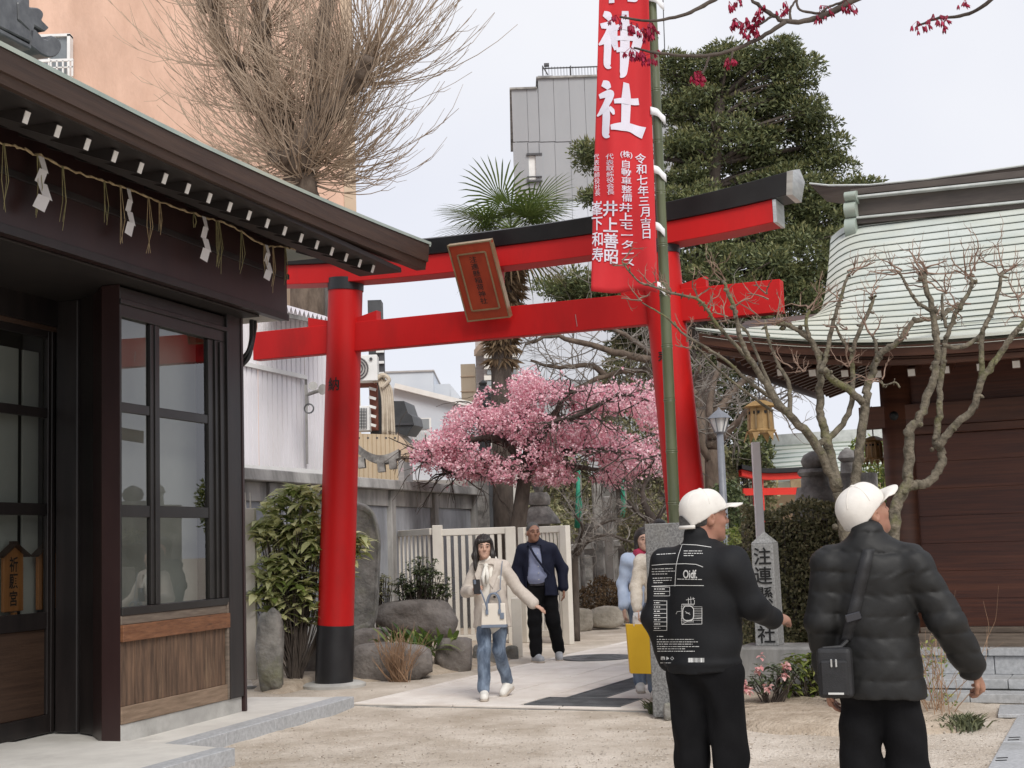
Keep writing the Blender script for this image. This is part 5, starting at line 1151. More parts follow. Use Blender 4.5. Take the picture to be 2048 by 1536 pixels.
def U(n, a=-1., b=1.): return RNG.uniform(a, b, n)
def unit(n):
    v = RNG.normal(size=(n, 3)); return v/np.linalg.norm(v, axis=1)[:, None]
def leaf_arr(c, L, W, d=None, flat=0., jitter=.35, nrmup=None):
    """rhombic leaves: centres c, length L, width W; d preferred direction"""
    n = len(c); dd = unit(n) if d is None else d+jitter*unit(n)
    dd /= np.linalg.norm(dd, axis=1)[:, None]+1e-9
    r = unit(n)+np.array([0, 0, flat]); s = np.cross(dd, r); s /= np.linalg.norm(s, axis=1)[:, None]+1e-9
    L = np.broadcast_to(L, n)[:, None]*RNG.uniform(.7, 1.25, (n, 1)); W = np.broadcast_to(W, n)[:, None]*RNG.uniform(.7, 1.2, (n, 1))
    v = np.stack([c, c+dd*L*.45+s*W*.5, c+dd*L, c+dd*L*.45-s*W*.5], 1).reshape(-1, 3)
    return v, np.arange(4*n).reshape(n, 4)
def leaves(name, m, parent, sets):
    V, Fc, o = [], [], 0
    for v, f in sets: V.append(v); Fc.append(f+o); o += len(v)
    return stuff(arrmesh(name, np.vstack(V), np.vstack(Fc), m, parent))
def in_ell(n, c, r, shell=.5):
    u = unit(n); rad = RNG.uniform(shell, 1, n)**(1/2.); return np.asarray(c)+u*rad[:, None]*np.asarray(r)
def twigs(mb, p, d, L, r, depth=2, n=3, spread=.6, curl=.15, up=.2, seg=4, sides=4):
    """forking twig"""
    d = nrm(d); pts = [np.asarray(p, float)]; dd = d
    for i in range(seg): dd = nrm(dd+RNG.normal(0, curl, 3)+A(0, 0, up*.25)); pts.append(pts[-1]+dd*L/seg)
    mb.tube(pts, np.linspace(r, r*.55, seg+1), sides, cap=False)
    if depth > 0:
        for k_ in range(n):
            i = RNG.integers(max(1, seg//2), seg+1); nd = nrm(dd+RNG.normal(0, spread, 3)+A(0, 0, up)); twigs(mb, pts[i], nd, L*RNG.uniform(.5, .75), r*.55, depth-1, n, spread, curl, up, max(3, seg-1), 3)
def pxpath(pts, Y, dY=0., n=5):
    q = [P(x, y, Y+dY*i/max(1, len(pts)-1)) for i, (x, y) in enumerate(pts)]; return bezier(q, n)
def limb(mb, pts, Y, r0, r1, dY=0., sides=9, n=5, knob=.0):
    c = pxpath(pts, Y, dY, n); r = np.linspace(r0, r1, len(c)); 
    if knob: r = r*(1+knob*np.abs(RNG.normal(0, 1, len(c)))); c = c+RNG.normal(0, r0*.12, c.shape)
    mb.tube(c, r, sides); return c

# --- pollarded ginkgo
YG = 29.
gk = thing('ginkgo_tree', 'pollarded bare ginkgo with dense upright shoots behind the office', 'tree', A(P(620, 1000, YG)[0], YG, 0))
m = MB(); base = P(612, 420, YG)
m.tube(bezier([A(base[0], YG, 0), A(base[0], YG, 3.5), base], 5), np.linspace(.42, .36, 11), 12)
gl = [[(612, 420), (598, 340), (565, 262), (505, 190), (440, 70), (405, -60)], [(600, 340), (625, 260), (668, 200), (705, 160), (742, 118)], [(560, 262), (530, 150), (522, 40), (515, -70)], [(640, 240), (640, 130), (655, 0), (660, -60)], [(600, 345), (570, 320), (548, 312)]]
cs_ = [limb(m, g_, YG+dy, .34 if i < 3 else .2, .13, dY=d2, knob=.12, sides=10) for i, (g_, dy, d2) in enumerate(zip(gl, (0, 0, .3, -.2, -.1), (.8, -.8, .8, .6, -.6)))]
for x, y, r in ((585, 320, .34), (700, 165, .30), (745, 118, .22), (535, 215, .27), (470, 130, .26), (640, 235, .26), (610, 370, .36), (410, 10, .22), (525, 60, .2)):
    v = P(x, y, YG); g_ = rock_mesh('burl', v, (r, r, r*1.1), int(x), 'bark_brown', gk)
m.build('trunk', 'bark_brown', gk, smooth=True)
m = MB()
src = [((585, 315), 150, .30, 1.0), ((608, 360), 120, .32, .95), ((700, 165), 140, .28, 1.05), ((745, 118), 60, .2, .9), ((535, 215), 85, .25, .9), ((470, 130), 75, .25, .9), ((640, 235), 110, .26, 1.05), ((520, 60), 50, .2, .8), ((410, 10), 45, .2, .8), ((650, 330), 70, .2, .95)]
for (x, y), n_, rad, sc_ in src:
    c0 = P(x, y, YG)
    for k_ in range(int(n_*1.05)):
        a = RNG.uniform(0, 2*math.pi); el = RNG.uniform(-.5 if y > 280 else -.2, 1.0); d = A(math.cos(a)*math.cos(el), .75*math.sin(a)*math.cos(el), math.sin(el)); L = sc_*RNG.uniform(1.4, 3.8)
        cu = RNG.uniform(.25, .65)*(1-.5*max(0, el)); sd2 = RNG.normal(0, .08, 3); tt = np.linspace(0, 1, 8)
        pts = c0+d*rad*.8+tt[:, None]*d*L*(1-.18*tt[:, None])+(tt**2)[:, None]*(UP*cu*L*1.0+sd2*L)
        r0_ = RNG.uniform(.009, .020); m.tube(pts, np.linspace(r0_, .006, 8), 3, cap=False)
        for j in range(RNG.integers(1, 5)):
            i = RNG.integers(2, 7); d2 = nrm(nrm(pts[i]-pts[i-1])+RNG.normal(0, .3, 3)); l2 = RNG.uniform(.25, .9); m.tube([pts[i], pts[i]+d2*l2*.5, pts[i]+(d2+UP*.25)*l2], (.009, .007, .004), 3, cap=False)
stuff(m.build('shoots', 'shoot_tan', gk))

# --- fan palm
YP = 26.
pm = thing('fan_palm', 'fan palm with shaggy trunk rising behind the gate', 'palm tree', A(P(1003, 1000, YP)[0], YP, 0))
m = MB(); tr = [A(P(1003, 1000, YP)[0], YP, 0), P(1003, 760, YP), P(1010, 640, YP), P(1020, 540, YP), P(1024, 470, YP)]; tc_ = bezier(tr, 6); m.tube(tc_, np.linspace(.19, .21, len(tc_)), 12); m.build('trunk', 'bark_dark', pm, smooth=True)
fib = []
for k_ in range(2600):
    t = RNG.uniform(.3, 1); p = tc_[int(t*(len(tc_)-1))]; a = RNG.uniform(0, 6.28); d = A(math.cos(a), math.sin(a), 0); fib.append(p+d*.19)
fv = np.array(fib); dv = (fv-np.array([tc_[np.argmin(np.abs(tc_[:, 2]-z))] for z in fv[:, 2]])); leaves('trunk_fibre', 'leaf_brown', pm, [leaf_arr(fv, .26, .045, d=nrm(dv.mean(0))*0+dv*2+A(0, 0, -.6), jitter=.5)])
ctr_ = P(1022, 452, YP); dead = []
fr = [(a, RNG.uniform(.15, 1.0)) for a in np.linspace(0, 2*math.pi, 13)[:-1]]+[(RNG.uniform(0, 6.28), RNG.uniform(-.7, .1)) for _ in range(9)]+[(RNG.uniform(0, 6.28), RNG.uniform(-1.3, -.8)) for _ in range(6)]
for a, el in fr:
    d = nrm(A(math.cos(a), math.sin(a)*.9, math.tan(el*.9) if abs(el) < 1.2 else -2)); Lp = .55; m = MB(); tip = ctr_+d*Lp; m.tube([ctr_-UP*.05, ctr_+d*Lp*.6+UP*.03, tip], (.018, .014, .01), 5)
    s = nrm(np.cross(d, UP)); n_ = np.cross(s, d); nl = 30; V = []; Fc = []
    for i in range(nl):
        b_ = lerp(-2.35, 2.35, i/(nl-1)); dd = nrm(d*math.cos(b_)+s*math.sin(b_)+n_*.10); L = 1.08*(1-.22*abs(b_)/2.35)*RNG.uniform(.93, 1.05); w_ = .020; sd3 = nrm(np.cross(dd, n_)); droop = -UP*.22*L*(.4+.6*abs(b_)/2.4)
        o = len(V); p1 = tip+dd*L*.5+n_*.01; p2 = tip+dd*L*.8+droop*.4; p3 = tip+dd*L+droop
        V += [tip+sd3*.006, tip-sd3*.006, p1+sd3*w_, p1-sd3*w_, p2+sd3*w_*.7, p2-sd3*w_*.7, p3]; Fc += [(o, o+2, o+3, o+1), (o+2, o+4, o+5, o+3), (o+4, o+6, o+5)]
    m.add(V, Fc); m.build('frond', 'leaf_palm' if el > -.95 else 'leaf_brown', pm)

# --- pink blossom tree
YK = 23.
bl = thing('blossom_tree', 'pink plum blossom tree in full flower beyond the gate', 'tree', A(P(1025, 1130, YK)[0], YK, 0))
m = MB(); b0_ = A(P(1024, 1180, YK)[0], YK, 0)
tk_ = bezier([b0_, P(1024, 1120, YK), P(1038, 1040, YK), P(1048, 965, YK), P(1060, 900, YK)], 5); m.tube(tk_, np.linspace(.16, .11, len(tk_)), 10)
arms = [[(1060, 905), (1100, 850), (1160, 830), (1240, 790), (1300, 800)], [(1050, 930), (1000, 880), (940, 880), (880, 900), (835, 920)], [(1058, 905), (1050, 840), (1040, 790), (1050, 750)], [(1060, 900), (1020, 840), (970, 820), (920, 850)], [(1065, 900), (1150, 900), (1230, 900), (1310, 920)], [(1060, 900), (1110, 830), (1130, 790), (1170, 780)], [(1050, 940), (990, 930), (930, 940), (880, 950)], [(1062, 910), (1130, 930), (1200, 940), (1290, 960)]]
bp_ = []
for i, g_ in enumerate(arms): bp_.append(limb(m, g_, YK+(i % 3-1)*.3, .07, .015, dY=(i % 4-1.5)*1.0, knob=.06, sides=7))
for c_ in bp_:
    for k_ in range(26): i = RNG.integers(4, len(c_)); twigs(m, c_[i], A(RNG.normal(), RNG.normal(), RNG.normal()*.5-.1), RNG.uniform(.3, .8), .014, 1, 3, .6, .25, -.25)
m.build('trunk', 'bark_dark', bl, smooth=True)
cen = []
blob = [(1050, 772, 40, 30), (1000, 800, 60, 35), (1090, 800, 70, 40), (950, 850, 70, 40), (1040, 850, 90, 50), (1130, 850, 80, 45), (1180, 800, 40, 30), (1240, 800, 60, 32), (1295, 810, 40, 34), (890, 890, 60, 36), (850, 905, 34, 26), (960, 900, 80, 40), (1050, 910, 90, 36), (1150, 905, 90, 45), (1240, 880, 70, 40), (1290, 940, 50, 32), (1220, 940, 70, 28), (930, 935, 50, 26), (1010, 945, 60, 26), (1110, 950, 60, 24), (1180, 870, 50, 30), (880, 925, 40, 22), (1300, 870, 30, 40)]
kx = YK/F
for x, y, rx, ry in blob:
    n_ = int(rx*ry*.22); q = in_ell(n_, P(x, y, YK), (rx*kx, .9, ry*kx), .25); cen.append(q)
for c_ in bp_: q = c_[RNG.integers(3, len(c_), 260)]+RNG.normal(0, .13, (260, 3)); cen.append(q)
cen = np.vstack(cen); keep = (np.sin(cen[:, 0]*5.1+1.3*np.sin(cen[:, 2]*4.))+np.sin(cen[:, 2]*7.7+cen[:, 0]*2.)+.8*np.sin(cen[:, 1]*6.)) > -.6; cen = cen[keep]
leaves('blossom', 'petal_pink', bl, [leaf_arr(cen+RNG.normal(0, .02, cen.shape), .044, .040, jitter=1.) for _ in range(6)])

# --- crimson bell cherry twigs hanging in at the top, nearer the camera
YT = 5.2
ct_ = thing('cherry_branch', 'dark cherry branch with crimson bell flowers hanging at the top right', 'branch', P(1650, 20, YT))
m = MB(); paths = [[(2100, -190), (1900, -120), (1740, -20), (1650, 30), (1590, 45), (1545, 30), (1500, -6), (1460, -60)], [(1570, 44), (1512, 80), (1440, 107), (1380, 112), (1315, 106), (1268, 96)], [(1545, -70), (1430, -2), (1372, 28), (1305, 42), (1240, 34)], [(2120, -120), (1985, -2), (1930, 30), (1870, 38), (1830, 56)], [(1648, 28), (1600, 20), (1592, -10)], [(1582, 42), (1580, 20), (1592, 0)], [(1420, 108), (1412, 132), (1404, 148)], [(1465, 96), (1464, 110), (1462, 120)], [(1545, 32), (1520, 48), (1500, 52)], [(1640, 30), (1655, 15), (1690, 0), (1700, -30)]]
for i, g_ in enumerate(paths): limb(m, g_, YT, (.017 if i == 0 else .009 if i < 4 else .005), .004, dY=(.3 if i == 3 else 0), knob=.1, sides=7, n=6)
m.build('twigs', 'bark_dark', ct_, smooth=True)
spots = [(1232, 36, 6), (1262, 50, 12), (1290, 64, 12), (1305, 52, 9), (1262, 100, 7), (1285, 108, 9), (1305, 112, 8), (1395, 148, 16), (1464, 118, 9), (1472, 42, 9), (1490, 50, 14), (1510, 40, 12), (1500, 66, 10), (1518, 20, 8), (1458, 8, 3), (1475, 6, 5), (1560, 24, 4), (1572, 8, 4), (1640, 26, 6), (1655, 18, 5), (1690, 4, 6), (1702, 10, 4), (1834, 48, 5), (1862, 42, 7), (1888, 38, 7), (1930, 0, 4)]
for x, y, n_ in spots:
    V = []; Fc = []
    for k_ in range(n_):
        c_ = P(x+RNG.normal(0, 7), y+RNG.normal(0, 6)+4, YT+RNG.normal(0, .02)); ax = nrm(A(RNG.normal(0, .35), RNG.normal(0, .35), -1)); a1 = nrm(np.cross(ax, A(1, .3, 0))); a2 = np.cross(ax, a1); L = RNG.uniform(.018, .026)
        for j in range(5):
            t = j*1.2566; t2 = t+1.0; o = len(V); e = lambda tt, r, h: c_+ax*L*h+(a1*math.cos(tt)+a2*math.sin(tt))*L*r
            V += [e(t, .16, 0), e(t2, .16, 0), e(t2+.1, .34, .6), e((t+t2)/2, .42, 1.05), e(t-.1, .34, .6)]; Fc += [(o, o+1, o+2, o+3, o+4)]
        o = len(V); s_ = P(x, y-6, YT); V += [c_+a1*.002, c_-a1*.002, s_-a1*.002, s_+a1*.002]; Fc += [(o, o+1, o+2, o+3)]
    MB().add(V, Fc).build('flower_cluster', 'petal_crimson', ct_)

# --- big evergreen behind
YE = 31.
ev = thing('evergreen_tree', 'large dark evergreen tree behind the red banner', 'tree', A(P(1405, 1000, YE)[0], YE, 0))
m = MB(); tk2 = bezier([A(P(1408, 1000, YE)[0], YE, 0), P(1405, 850, YE), P(1400, 650, YE), P(1420, 420, YE), P(1440, 200, YE)], 5); m.tube(tk2, np.linspace(.42, .12, len(tk2)), 12)
cl = [(1470, 130, 85, 36), (1420, 160, 80, 40), (1560, 120, 60, 30), (1600, 140, 40, 28), (1380, 210, 70, 50), (1500, 205, 100, 45), (1590, 215, 60, 40), (1440, 290, 110, 50), (1560, 300, 90, 45), (1640, 275, 50, 30), (1370, 330, 60, 60), (1480, 370, 100, 50), (1600, 380, 80, 45), (1660, 340, 40, 30), (1400, 430, 90, 60), (1540, 450, 110, 50), (1650, 440, 60, 40), (1700, 400, 50, 25), (1600, 520, 110, 60), (1480, 540, 110, 60), (1390, 560, 80, 60), (1270, 570, 70, 30), (1180, 575, 70, 26), (1120, 580, 40, 20), (1240, 620, 70, 40), (1330, 640, 70, 50), (1440, 650, 80, 60), (1560, 620, 100, 50), (1650, 590, 60, 60), (1340, 140, 30, 30), (1320, 480, 40, 70), (1290, 690, 60, 40), (1190, 330, 22, 16), (1180, 300, 14, 16), (1185, 395, 16, 10), (1725, 370, 28, 14), (1380, 740, 70, 60), (1700, 480, 40, 60), (1180, 620, 60, 30)]
ke = YE/F; sets, tips = [], []
for x, y, rx, ry in cl:
    dy = RNG.normal(0, .5); c0 = P(x, y, YE+dy); n_ = int(70+rx*ry*.17)
    sub = in_ell(max(6, int(rx*ry/130)), c0, (rx*ke, rx*ke*.8, ry*ke), .35)
    for s_ in sub:
        k_ = max(22, int(n_*5.8/len(sub))); r_s = RNG.uniform(.22, .42); q = in_ell(k_, s_, (r_s*1.25, r_s*1.2, r_s*.62), .2); d = q-s_+A(0, 0, .05)
        sets.append(leaf_arr(q, .125, .044, d=d*2, jitter=.8)); hi_ = q[q[:, 2] > s_[2]+r_s*.18]
        if len(hi_): tips.append(leaf_arr(hi_, .12, .042, d=(hi_-s_)*2+A(0, 0, .4), jitter=.5))
        if RNG.uniform() < .35: m.tube([tk2[np.argmin(np.abs(tk2[:, 2]-s_[2]+.6))], (tk2[np.argmin(np.abs(tk2[:, 2]-s_[2]+.6))]+s_)/2+UP*.05, s_], (.06, .035, .012), 5)
m.build('trunk', 'bark_dark', ev, smooth=True)
leaves('crown', 'leaf_evergreen', ev, sets); leaves('crown_tips', 'leaf_evergreen_tip', ev, tips)

# --- bare trees behind the gate
def bare_tree(label, base_px, Y, limbs, r0, m_, seed_n=16, tw=.5, name='bare_tree', depth=2, r_end=.025):
    t_ = thing(name, label, 'tree', A(P(*base_px, Y)[0], Y, 0)); m = MB(); g0 = A(P(*base_px, Y)[0], Y, 0)
    m.tube(bezier([g0, (g0+P(*limbs[0][0], Y))/2, P(*limbs[0][0], Y)], 4), np.linspace(r0*1.2, r0, 9), 10); tm = MB()
    for i, g_ in enumerate(limbs):
        c_ = limb(m, g_, Y, r0*(.9 if i == 0 else .55), r_end, dY=RNG.uniform(-1.5, 1.5), knob=.08, sides=8)
        for k_ in range(seed_n): j = RNG.integers(len(c_)//4, len(c_)); twigs(tm, c_[j], nrm(c_[min(j+1, len(c_)-1)]-c_[j-1]+RNG.normal(0, .8, 3)), tw*RNG.uniform(.6, 1.5), r_end*.7, depth, 3, .55, .22, .05, 4, 3)
    m.build('trunk', m_, t_, smooth=True); stuff(tm.build('twigs', 'twig_grey', t_)); return t_
bare_tree('spreading bare tree behind the blossom, limbs under the tie beam', (1400, 1100), 29, [[(1398, 820), (1372, 762), (1330, 728), (1260, 712), (1180, 690), (1100, 672), (1050, 690)], [(1360, 755), (1290, 740), (1210, 752), (1140, 780), (1090, 770)], [(1330, 728), (1280, 690), (1230, 660), (1160, 650)], [(1210, 750), (1180, 730), (1120, 735), (1060, 720)], [(1396, 850), (1340, 800), (1280, 790), (1220, 800)]], .13, 'bark_brown', 11, .9)
bare_tree('tangled leafless tree between the right pillar and the lamp', (1425, 1100), 24, [[(1424, 900), (1440, 820), (1480, 770), (1540, 740)], [(1426, 880), (1420, 800), (1440, 730), (1470, 680)], [(1424, 930), (1390, 860), (1380, 790), (1400, 730)], [(1425, 900), (1470, 850), (1520, 800), (1560, 820)]], .13, 'bark_brown', 18, .6)
bare_tree('small bare plum beside the memorial slab under the blossom', (1318, 1120), 22, [[(1314, 1050), (1290, 1010), (1285, 980), (1300, 950)], [(1315, 1040), (1335, 1000), (1330, 960)], [(1312, 1050), (1280, 1030), (1255, 1000)]], .07, 'bark_dark', 8, .3)
bare_tree('thorny leafless shrub right of the open gate leaf', (1150, 1200), 21.5, [[(1150, 1110), (1180, 1080), (1220, 1070), (1260, 1085)], [(1148, 1110), (1165, 1060), (1150, 1030)], [(1150, 1100), (1200, 1050), (1230, 1040)]], .05, 'bark_dark', 14, .32, 'bare_shrub', 2, .014)

# --- knobbly pruned trees in front of the hall
YA = 11.55
def pruned(label, trunk_base, limbs, ends, Y):
    t_ = thing('pruned_tree', label, 'tree', A(P(*trunk_base, Y)[0], Y, 0)); m = MB(); tm = MB()
    for g_, r0, r1, dY in limbs:
        c_ = limb(m, g_, Y, r0*.80, r1*.85, dY=dY, knob=.045, sides=10, n=6)
        for k_ in range(int(len(c_)*.35)): j = RNG.integers(2, len(c_)); m.lathe([(.004, -.03), (r0*.36, -.012), (r0*.36, .012), (.004, .03)], c_[j]+RNG.normal(0, r1*.7, 3), 6, unit(1)[0])
    for x, y, n_, s_ in ends:
        for k_ in range(max(3, int(n_*.55))):
            a = RNG.uniform(-1, 1); d = nrm(A(a*1.1, RNG.normal(0, .5), RNG.uniform(.0, .8))); twigs(tm, P(x, y, Y)+RNG.normal(0, .02, 3), d, s_*RNG.uniform(.12, .24), .0078, 2, 2, .5, .28, .35, 4, 4)
    m.build('trunk', 'bark_moss', t_, smooth=True); stuff(tm.build('twigs', 'twig_red', t_))
A1 = [(1676, 985), (1635, 893), (1580, 832), (1550, 800), (1512, 738), (1486, 690), (1468, 616), (1445, 560)]
pruned('knobbly pruned tree with mossy limbs left of the hall front', (1690, 1060), [
    ([(1702, 1432), (1700, 1300), (1694, 1140), (1688, 1040), (1676, 985)], .078, .056, 0), (A1, .050, .016, -.3), ([(1635, 890), (1671, 864), (1697, 826), (1706, 773), (1704, 715), (1717, 666), (1741, 616), (1747, 593)], .034, .016, .2),
    ([(1676, 975), (1659, 899), (1650, 864), (1641, 817), (1640, 759), (1638, 715), (1618, 678), (1577, 652), (1550, 646)], .056, .018, .15), ([(1641, 745), (1650, 720), (1665, 652), (1679, 602), (1697, 549)], .030, .014, .2),
    ([(1706, 990), (1712, 958), (1720, 893), (1732, 797), (1738, 765), (1753, 723), (1762, 706), (1800, 678), (1829, 643), (1873, 637), (1905, 616), (1931, 599)], .055, .016, .3), ([(1690, 1030), (1706, 985)], .06, .055, 0),
    ([(1725, 805), (1697, 779), (1665, 759), (1648, 738)], .040, .034, -.1), ([(1512, 738), (1480, 700), (1436, 652), (1415, 620), (1392, 597), (1348, 588), (1307, 573), (1275, 561), (1243, 523)], .022, .007, -.3),
    ([(1552, 802), (1500, 765), (1450, 720), (1371, 670), (1333, 635), (1284, 605)], .022, .006, -.3), ([(1580, 832), (1550, 790), (1520, 725), (1490, 660), (1455, 640)], .024, .010, .3), ([(1545, 822), (1500, 790), (1440, 742), (1400, 700), (1380, 690)], .016, .006, -.4),
    ([(1706, 704), (1690, 690), (1670, 650)], .02, .012, .1), ([(1618, 678), (1612, 640), (1620, 620)], .022, .014, .0), ([(1580, 830), (1578, 770), (1560, 735), (1540, 690), (1530, 640)], .026, .012, .2), ([(1753, 723), (1752, 690), (1745, 670)], .02, .012, .1)],
    [(1445, 560, 9, 1.1), (1747, 593, 9, 1.1), (1550, 646, 9, 1.1), (1697, 549, 9, 1.2), (1931, 599, 7, .9), (1243, 523, 6, .9), (1284, 605, 5, .8), (1455, 640, 6, 1), (1380, 690, 4, .9), (1670, 650, 7, 1), (1620, 620, 8, 1.1), (1530, 640, 7, 1), (1745, 670, 7, 1), (1800, 678, 5, .8), (1600, 740, 8, .9), (1690, 735, 8, .9), (1307, 573, 4, .8), (1348, 588, 4, .9), (1392, 597, 5, .9), (1415, 620, 4, .8), (1873, 637, 6, .8), (1468, 616, 6, .9), (1679, 602, 6, .8), (1540, 590, 5, .9)], YA)
pruned('knobbly pruned tree with U-shaped mossy limbs before the hall wall', (1788, 1100), [
    ([(1776, 1452), (1776, 1300), (1780, 1180), (1786, 1081), (1794, 1008), (1814, 964), (1819, 876), (1817, 864), (1841, 832), (1861, 776), (1873, 729), (1873, 681), (1864, 622), (1849, 564), (1849, 543)], .068, .022, 0),
    ([(1812, 972), (1835, 970), (1858, 964), (1882, 929), (1882, 899), (1871, 885), (1879, 832), (1879, 788), (1885, 735), (1893, 675), (1917, 616), (1943, 575), (1940, 549)], .050, .016, .25), ([(1875, 893), (1905, 855), (1946, 817), (1964, 759), (1996, 715), (2022, 675), (2048, 646), (2090, 600)], .040, .022, -.2),
    ([(1960, 765), (1964, 740), (1964, 669), (1981, 631), (1996, 587), (2005, 543)], .030, .015, -.1), ([(1885, 690), (1920, 695), (1950, 680), (1966, 665)], .022, .022, .1), ([(1800, 775), (1790, 765), (1770, 770), (1758, 762)], .01, .006, .1), ([(1864, 622), (1835, 605), (1815, 575), (1800, 545)], .02, .010, 0), ([(1893, 655), (1885, 620), (1885, 590)], .018, .012, .1)],
    [(1849, 543, 14, 1.25), (1940, 549, 13, 1.25), (2005, 543, 13, 1.2), (1800, 545, 9, 1.1), (1885, 590, 9, 1.1), (2050, 640, 6, 1), (1758, 762, 5, .9), (1850, 570, 8, 1), (1917, 616, 6, .9), (2040, 600, 8, 1)], YA-.45)

# --- shrubs
def stems(mb, base, tops, r):
    for t in tops: mid = (np.asarray(base)+t)/2+RNG.normal(0, .03, 3); mb.tube([np.asarray(base)+RNG.normal(0, .03, 3)*A(1, 1, 0), mid, t], (r, r*.8, r*.5), 5, cap=False)
def shaped_leaf(V, Fc, c_, d, L, w, droop, n_=4):
    """bent leaf with a fold along the middle"""
    d = nrm(d); s = nrm(np.cross(d, UP+RNG.normal(0, .2, 3))); u = np.cross(s, d); o = len(V); prof = [.12, .8, 1., .62, .04]
    for i in range(5):
        t = i/4; p = c_+d*L*t-UP*droop*L*t*t; V += [p-s*w*prof[i]*.5+u*w*.12*prof[i], p, p+s*w*prof[i]*.5+u*w*.12*prof[i]]
    for i in range(4): a = o+3*i; Fc += [(a, a+1, a+4, a+3), (a+1, a+2, a+5, a+4)]
def leafy(label, name, base_px, Y, blobs, L, w, m_, n_, droop=.35, zb=0., cat='shrub', whorl=5):
    b_ = A(P(*base_px, Y)[0], Y, zb); t_ = thing(name, label, cat, b_); V, Fc, tops = [], [], []
    for x, y, rx, ry, k_ in blobs:
        q = in_ell(k_, P(x, y, Y), (rx*Y/F, rx*Y/F*.8, ry*Y/F), .3)
        for p in q:
            tops.append(p); a0 = RNG.uniform(0, 6.28)
            for j in range(whorl): a = a0+j*6.283/whorl+RNG.normal(0, .3); el = RNG.normal(.25, .35); shaped_leaf(V, Fc, p+RNG.normal(0, .01, 3), A(math.cos(a), math.sin(a), el), L*RNG.uniform(.6, 1.2), w*RNG.uniform(.7, 1.2), droop*RNG.uniform(.3, 1.6))
    MB().add(V, Fc).build('foliage', m_, t_, smooth=True)
    mb = MB(); stems(mb, b_, tops[::2], .008); mb.build('stems', 'bark_dark', t_); return t_
leafy('glossy yellow-green broadleaf bush between the office and the gate pillar', 'aucuba_bush', (590, 1300), 15.9, [(590, 1000, 58, 30, 44), (570, 1050, 62, 42, 60), (610, 1080, 50, 60, 56), (552, 1110, 50, 62, 56), (580, 1170, 62, 54, 58), (620, 1210, 40, 60, 24), (540, 1190, 36, 40, 20), (560, 1240, 30, 40, 14), (705, 1092, 22, 30, 14), (690, 1130, 20, 20, 6)], .20, .088, 'leaf_aucuba', 0)
leafy('dark fine-leaved shrub in front of the cream fence', 'dark_shrub', (845, 1230), 18.8, [(845, 1165, 55, 34, 130), (845, 1130, 30, 24, 40), (870, 1185, 36, 20, 50), (815, 1180, 34, 20, 50)], .075, .03, 'leaf_shrub', 0, whorl=6)
leafy('small brownish shrub behind the standing stone', 'brown_shrub', (762, 1220), 18.9, [(765, 1175, 24, 28, 60), (755, 1160, 14, 14, 16)], .06, .022, 'leaf_hedge', 0, whorl=6)
leafy('light green young bush at the foot of the stone signpost', 'young_bush', (1622, 1415), 12.5, [(1600, 1330, 40, 22, 24), (1640, 1350, 40, 30, 26), (1605, 1370, 36, 22, 18), (1645, 1385, 30, 20, 14), (1640, 1320, 24, 20, 14)], .11, .038, 'leaf_light', 0)
az = leafy('small azalea with pink flowers before the stone signpost', 'azalea', (1545, 1418), 12.2, [(1545, 1350, 45, 26, 30), (1520, 1370, 30, 16, 14), (1575, 1340, 26, 24, 14)], .07, .03, 'leaf_azalea', 0)
V, Fc = [], []
for x, y, n_ in ((1484, 1362, 8), (1495, 1380, 9), (1572, 1332, 7), (1535, 1376, 5), (1568, 1352, 4), (1518, 1338, 3), (1488, 1372, 5), (1523, 1311, 2)):
    c_ = P(x, y, 12.05)
    for k_ in range(n_*3): shaped_leaf(V, Fc, c_+RNG.normal(0, .012, 3), unit(1)[0]+A(0, -.4, .2), .045, .035, .3)
stuff(MB().add(V, Fc).build('flowers', 'petal_rose', az, smooth=True))
# strap-leaved plant
st = thing('strap_leaf_plant', 'clump of green and yellow strap leaves among the boulders', 'plant', P(830, 1290, 17.2)*A(1, 1, 0)); V, Fc = [], []
for k_ in range(85):
    x = RNG.uniform(755, 908); b_ = P(x, 1296+RNG.normal(0, 6), 17.2+RNG.normal(0, .2)); a = RNG.normal(0, .9); shaped_leaf(V, Fc, b_, A(math.sin(a), -.25+RNG.normal(0, .3), math.cos(a)*1.1), RNG.uniform(.26, .46), .062, RNG.uniform(.1, .7))
MB().add(V, Fc).build('leaves', 'leaf_strap', st, smooth=True)
# dry twigs in front of the broad boulder
dt = thing('dry_twigs', 'tuft of dry reddish twigs in front of the broad boulder', 'dry plant', G(798, 1366)); m = MB()
for k_ in range(75): b_ = G(798+RNG.normal(0, 9), 1364); d = A(RNG.normal(0, .38), RNG.normal(0, .3), 1); twigs(m, b_, d, RNG.uniform(.2, .46), .006, 1, 2, .3, .1, .2, 4, 3)
stuff(m.build('twigs', 'twig_rust', dt))
dt = thing('dry_stalks', 'thin dry stalks standing right of the puffer jacket', 'dry plant', G(1868, 1440)); m = MB()
for k_ in range(26): b_ = G(1868+RNG.normal(0, 16), 1440+RNG.normal(0, 4)); d = A(RNG.normal(0, .3), RNG.normal(0, .2), 1); twigs(m, b_, d, RNG.uniform(.25, .62), .005, 2, 2, .4, .12, .2, 4, 3)
stuff(m.build('stalks', 'twig_rust', dt)); q = np.vstack([in_ell(60, P(1870, y, 12.3), (.2, .15, .12), .2) for y in (1300, 1340, 1400, 1430)]); leaves('leaves', 'leaf_light', dt, [leaf_arr(q, .05, .02)])
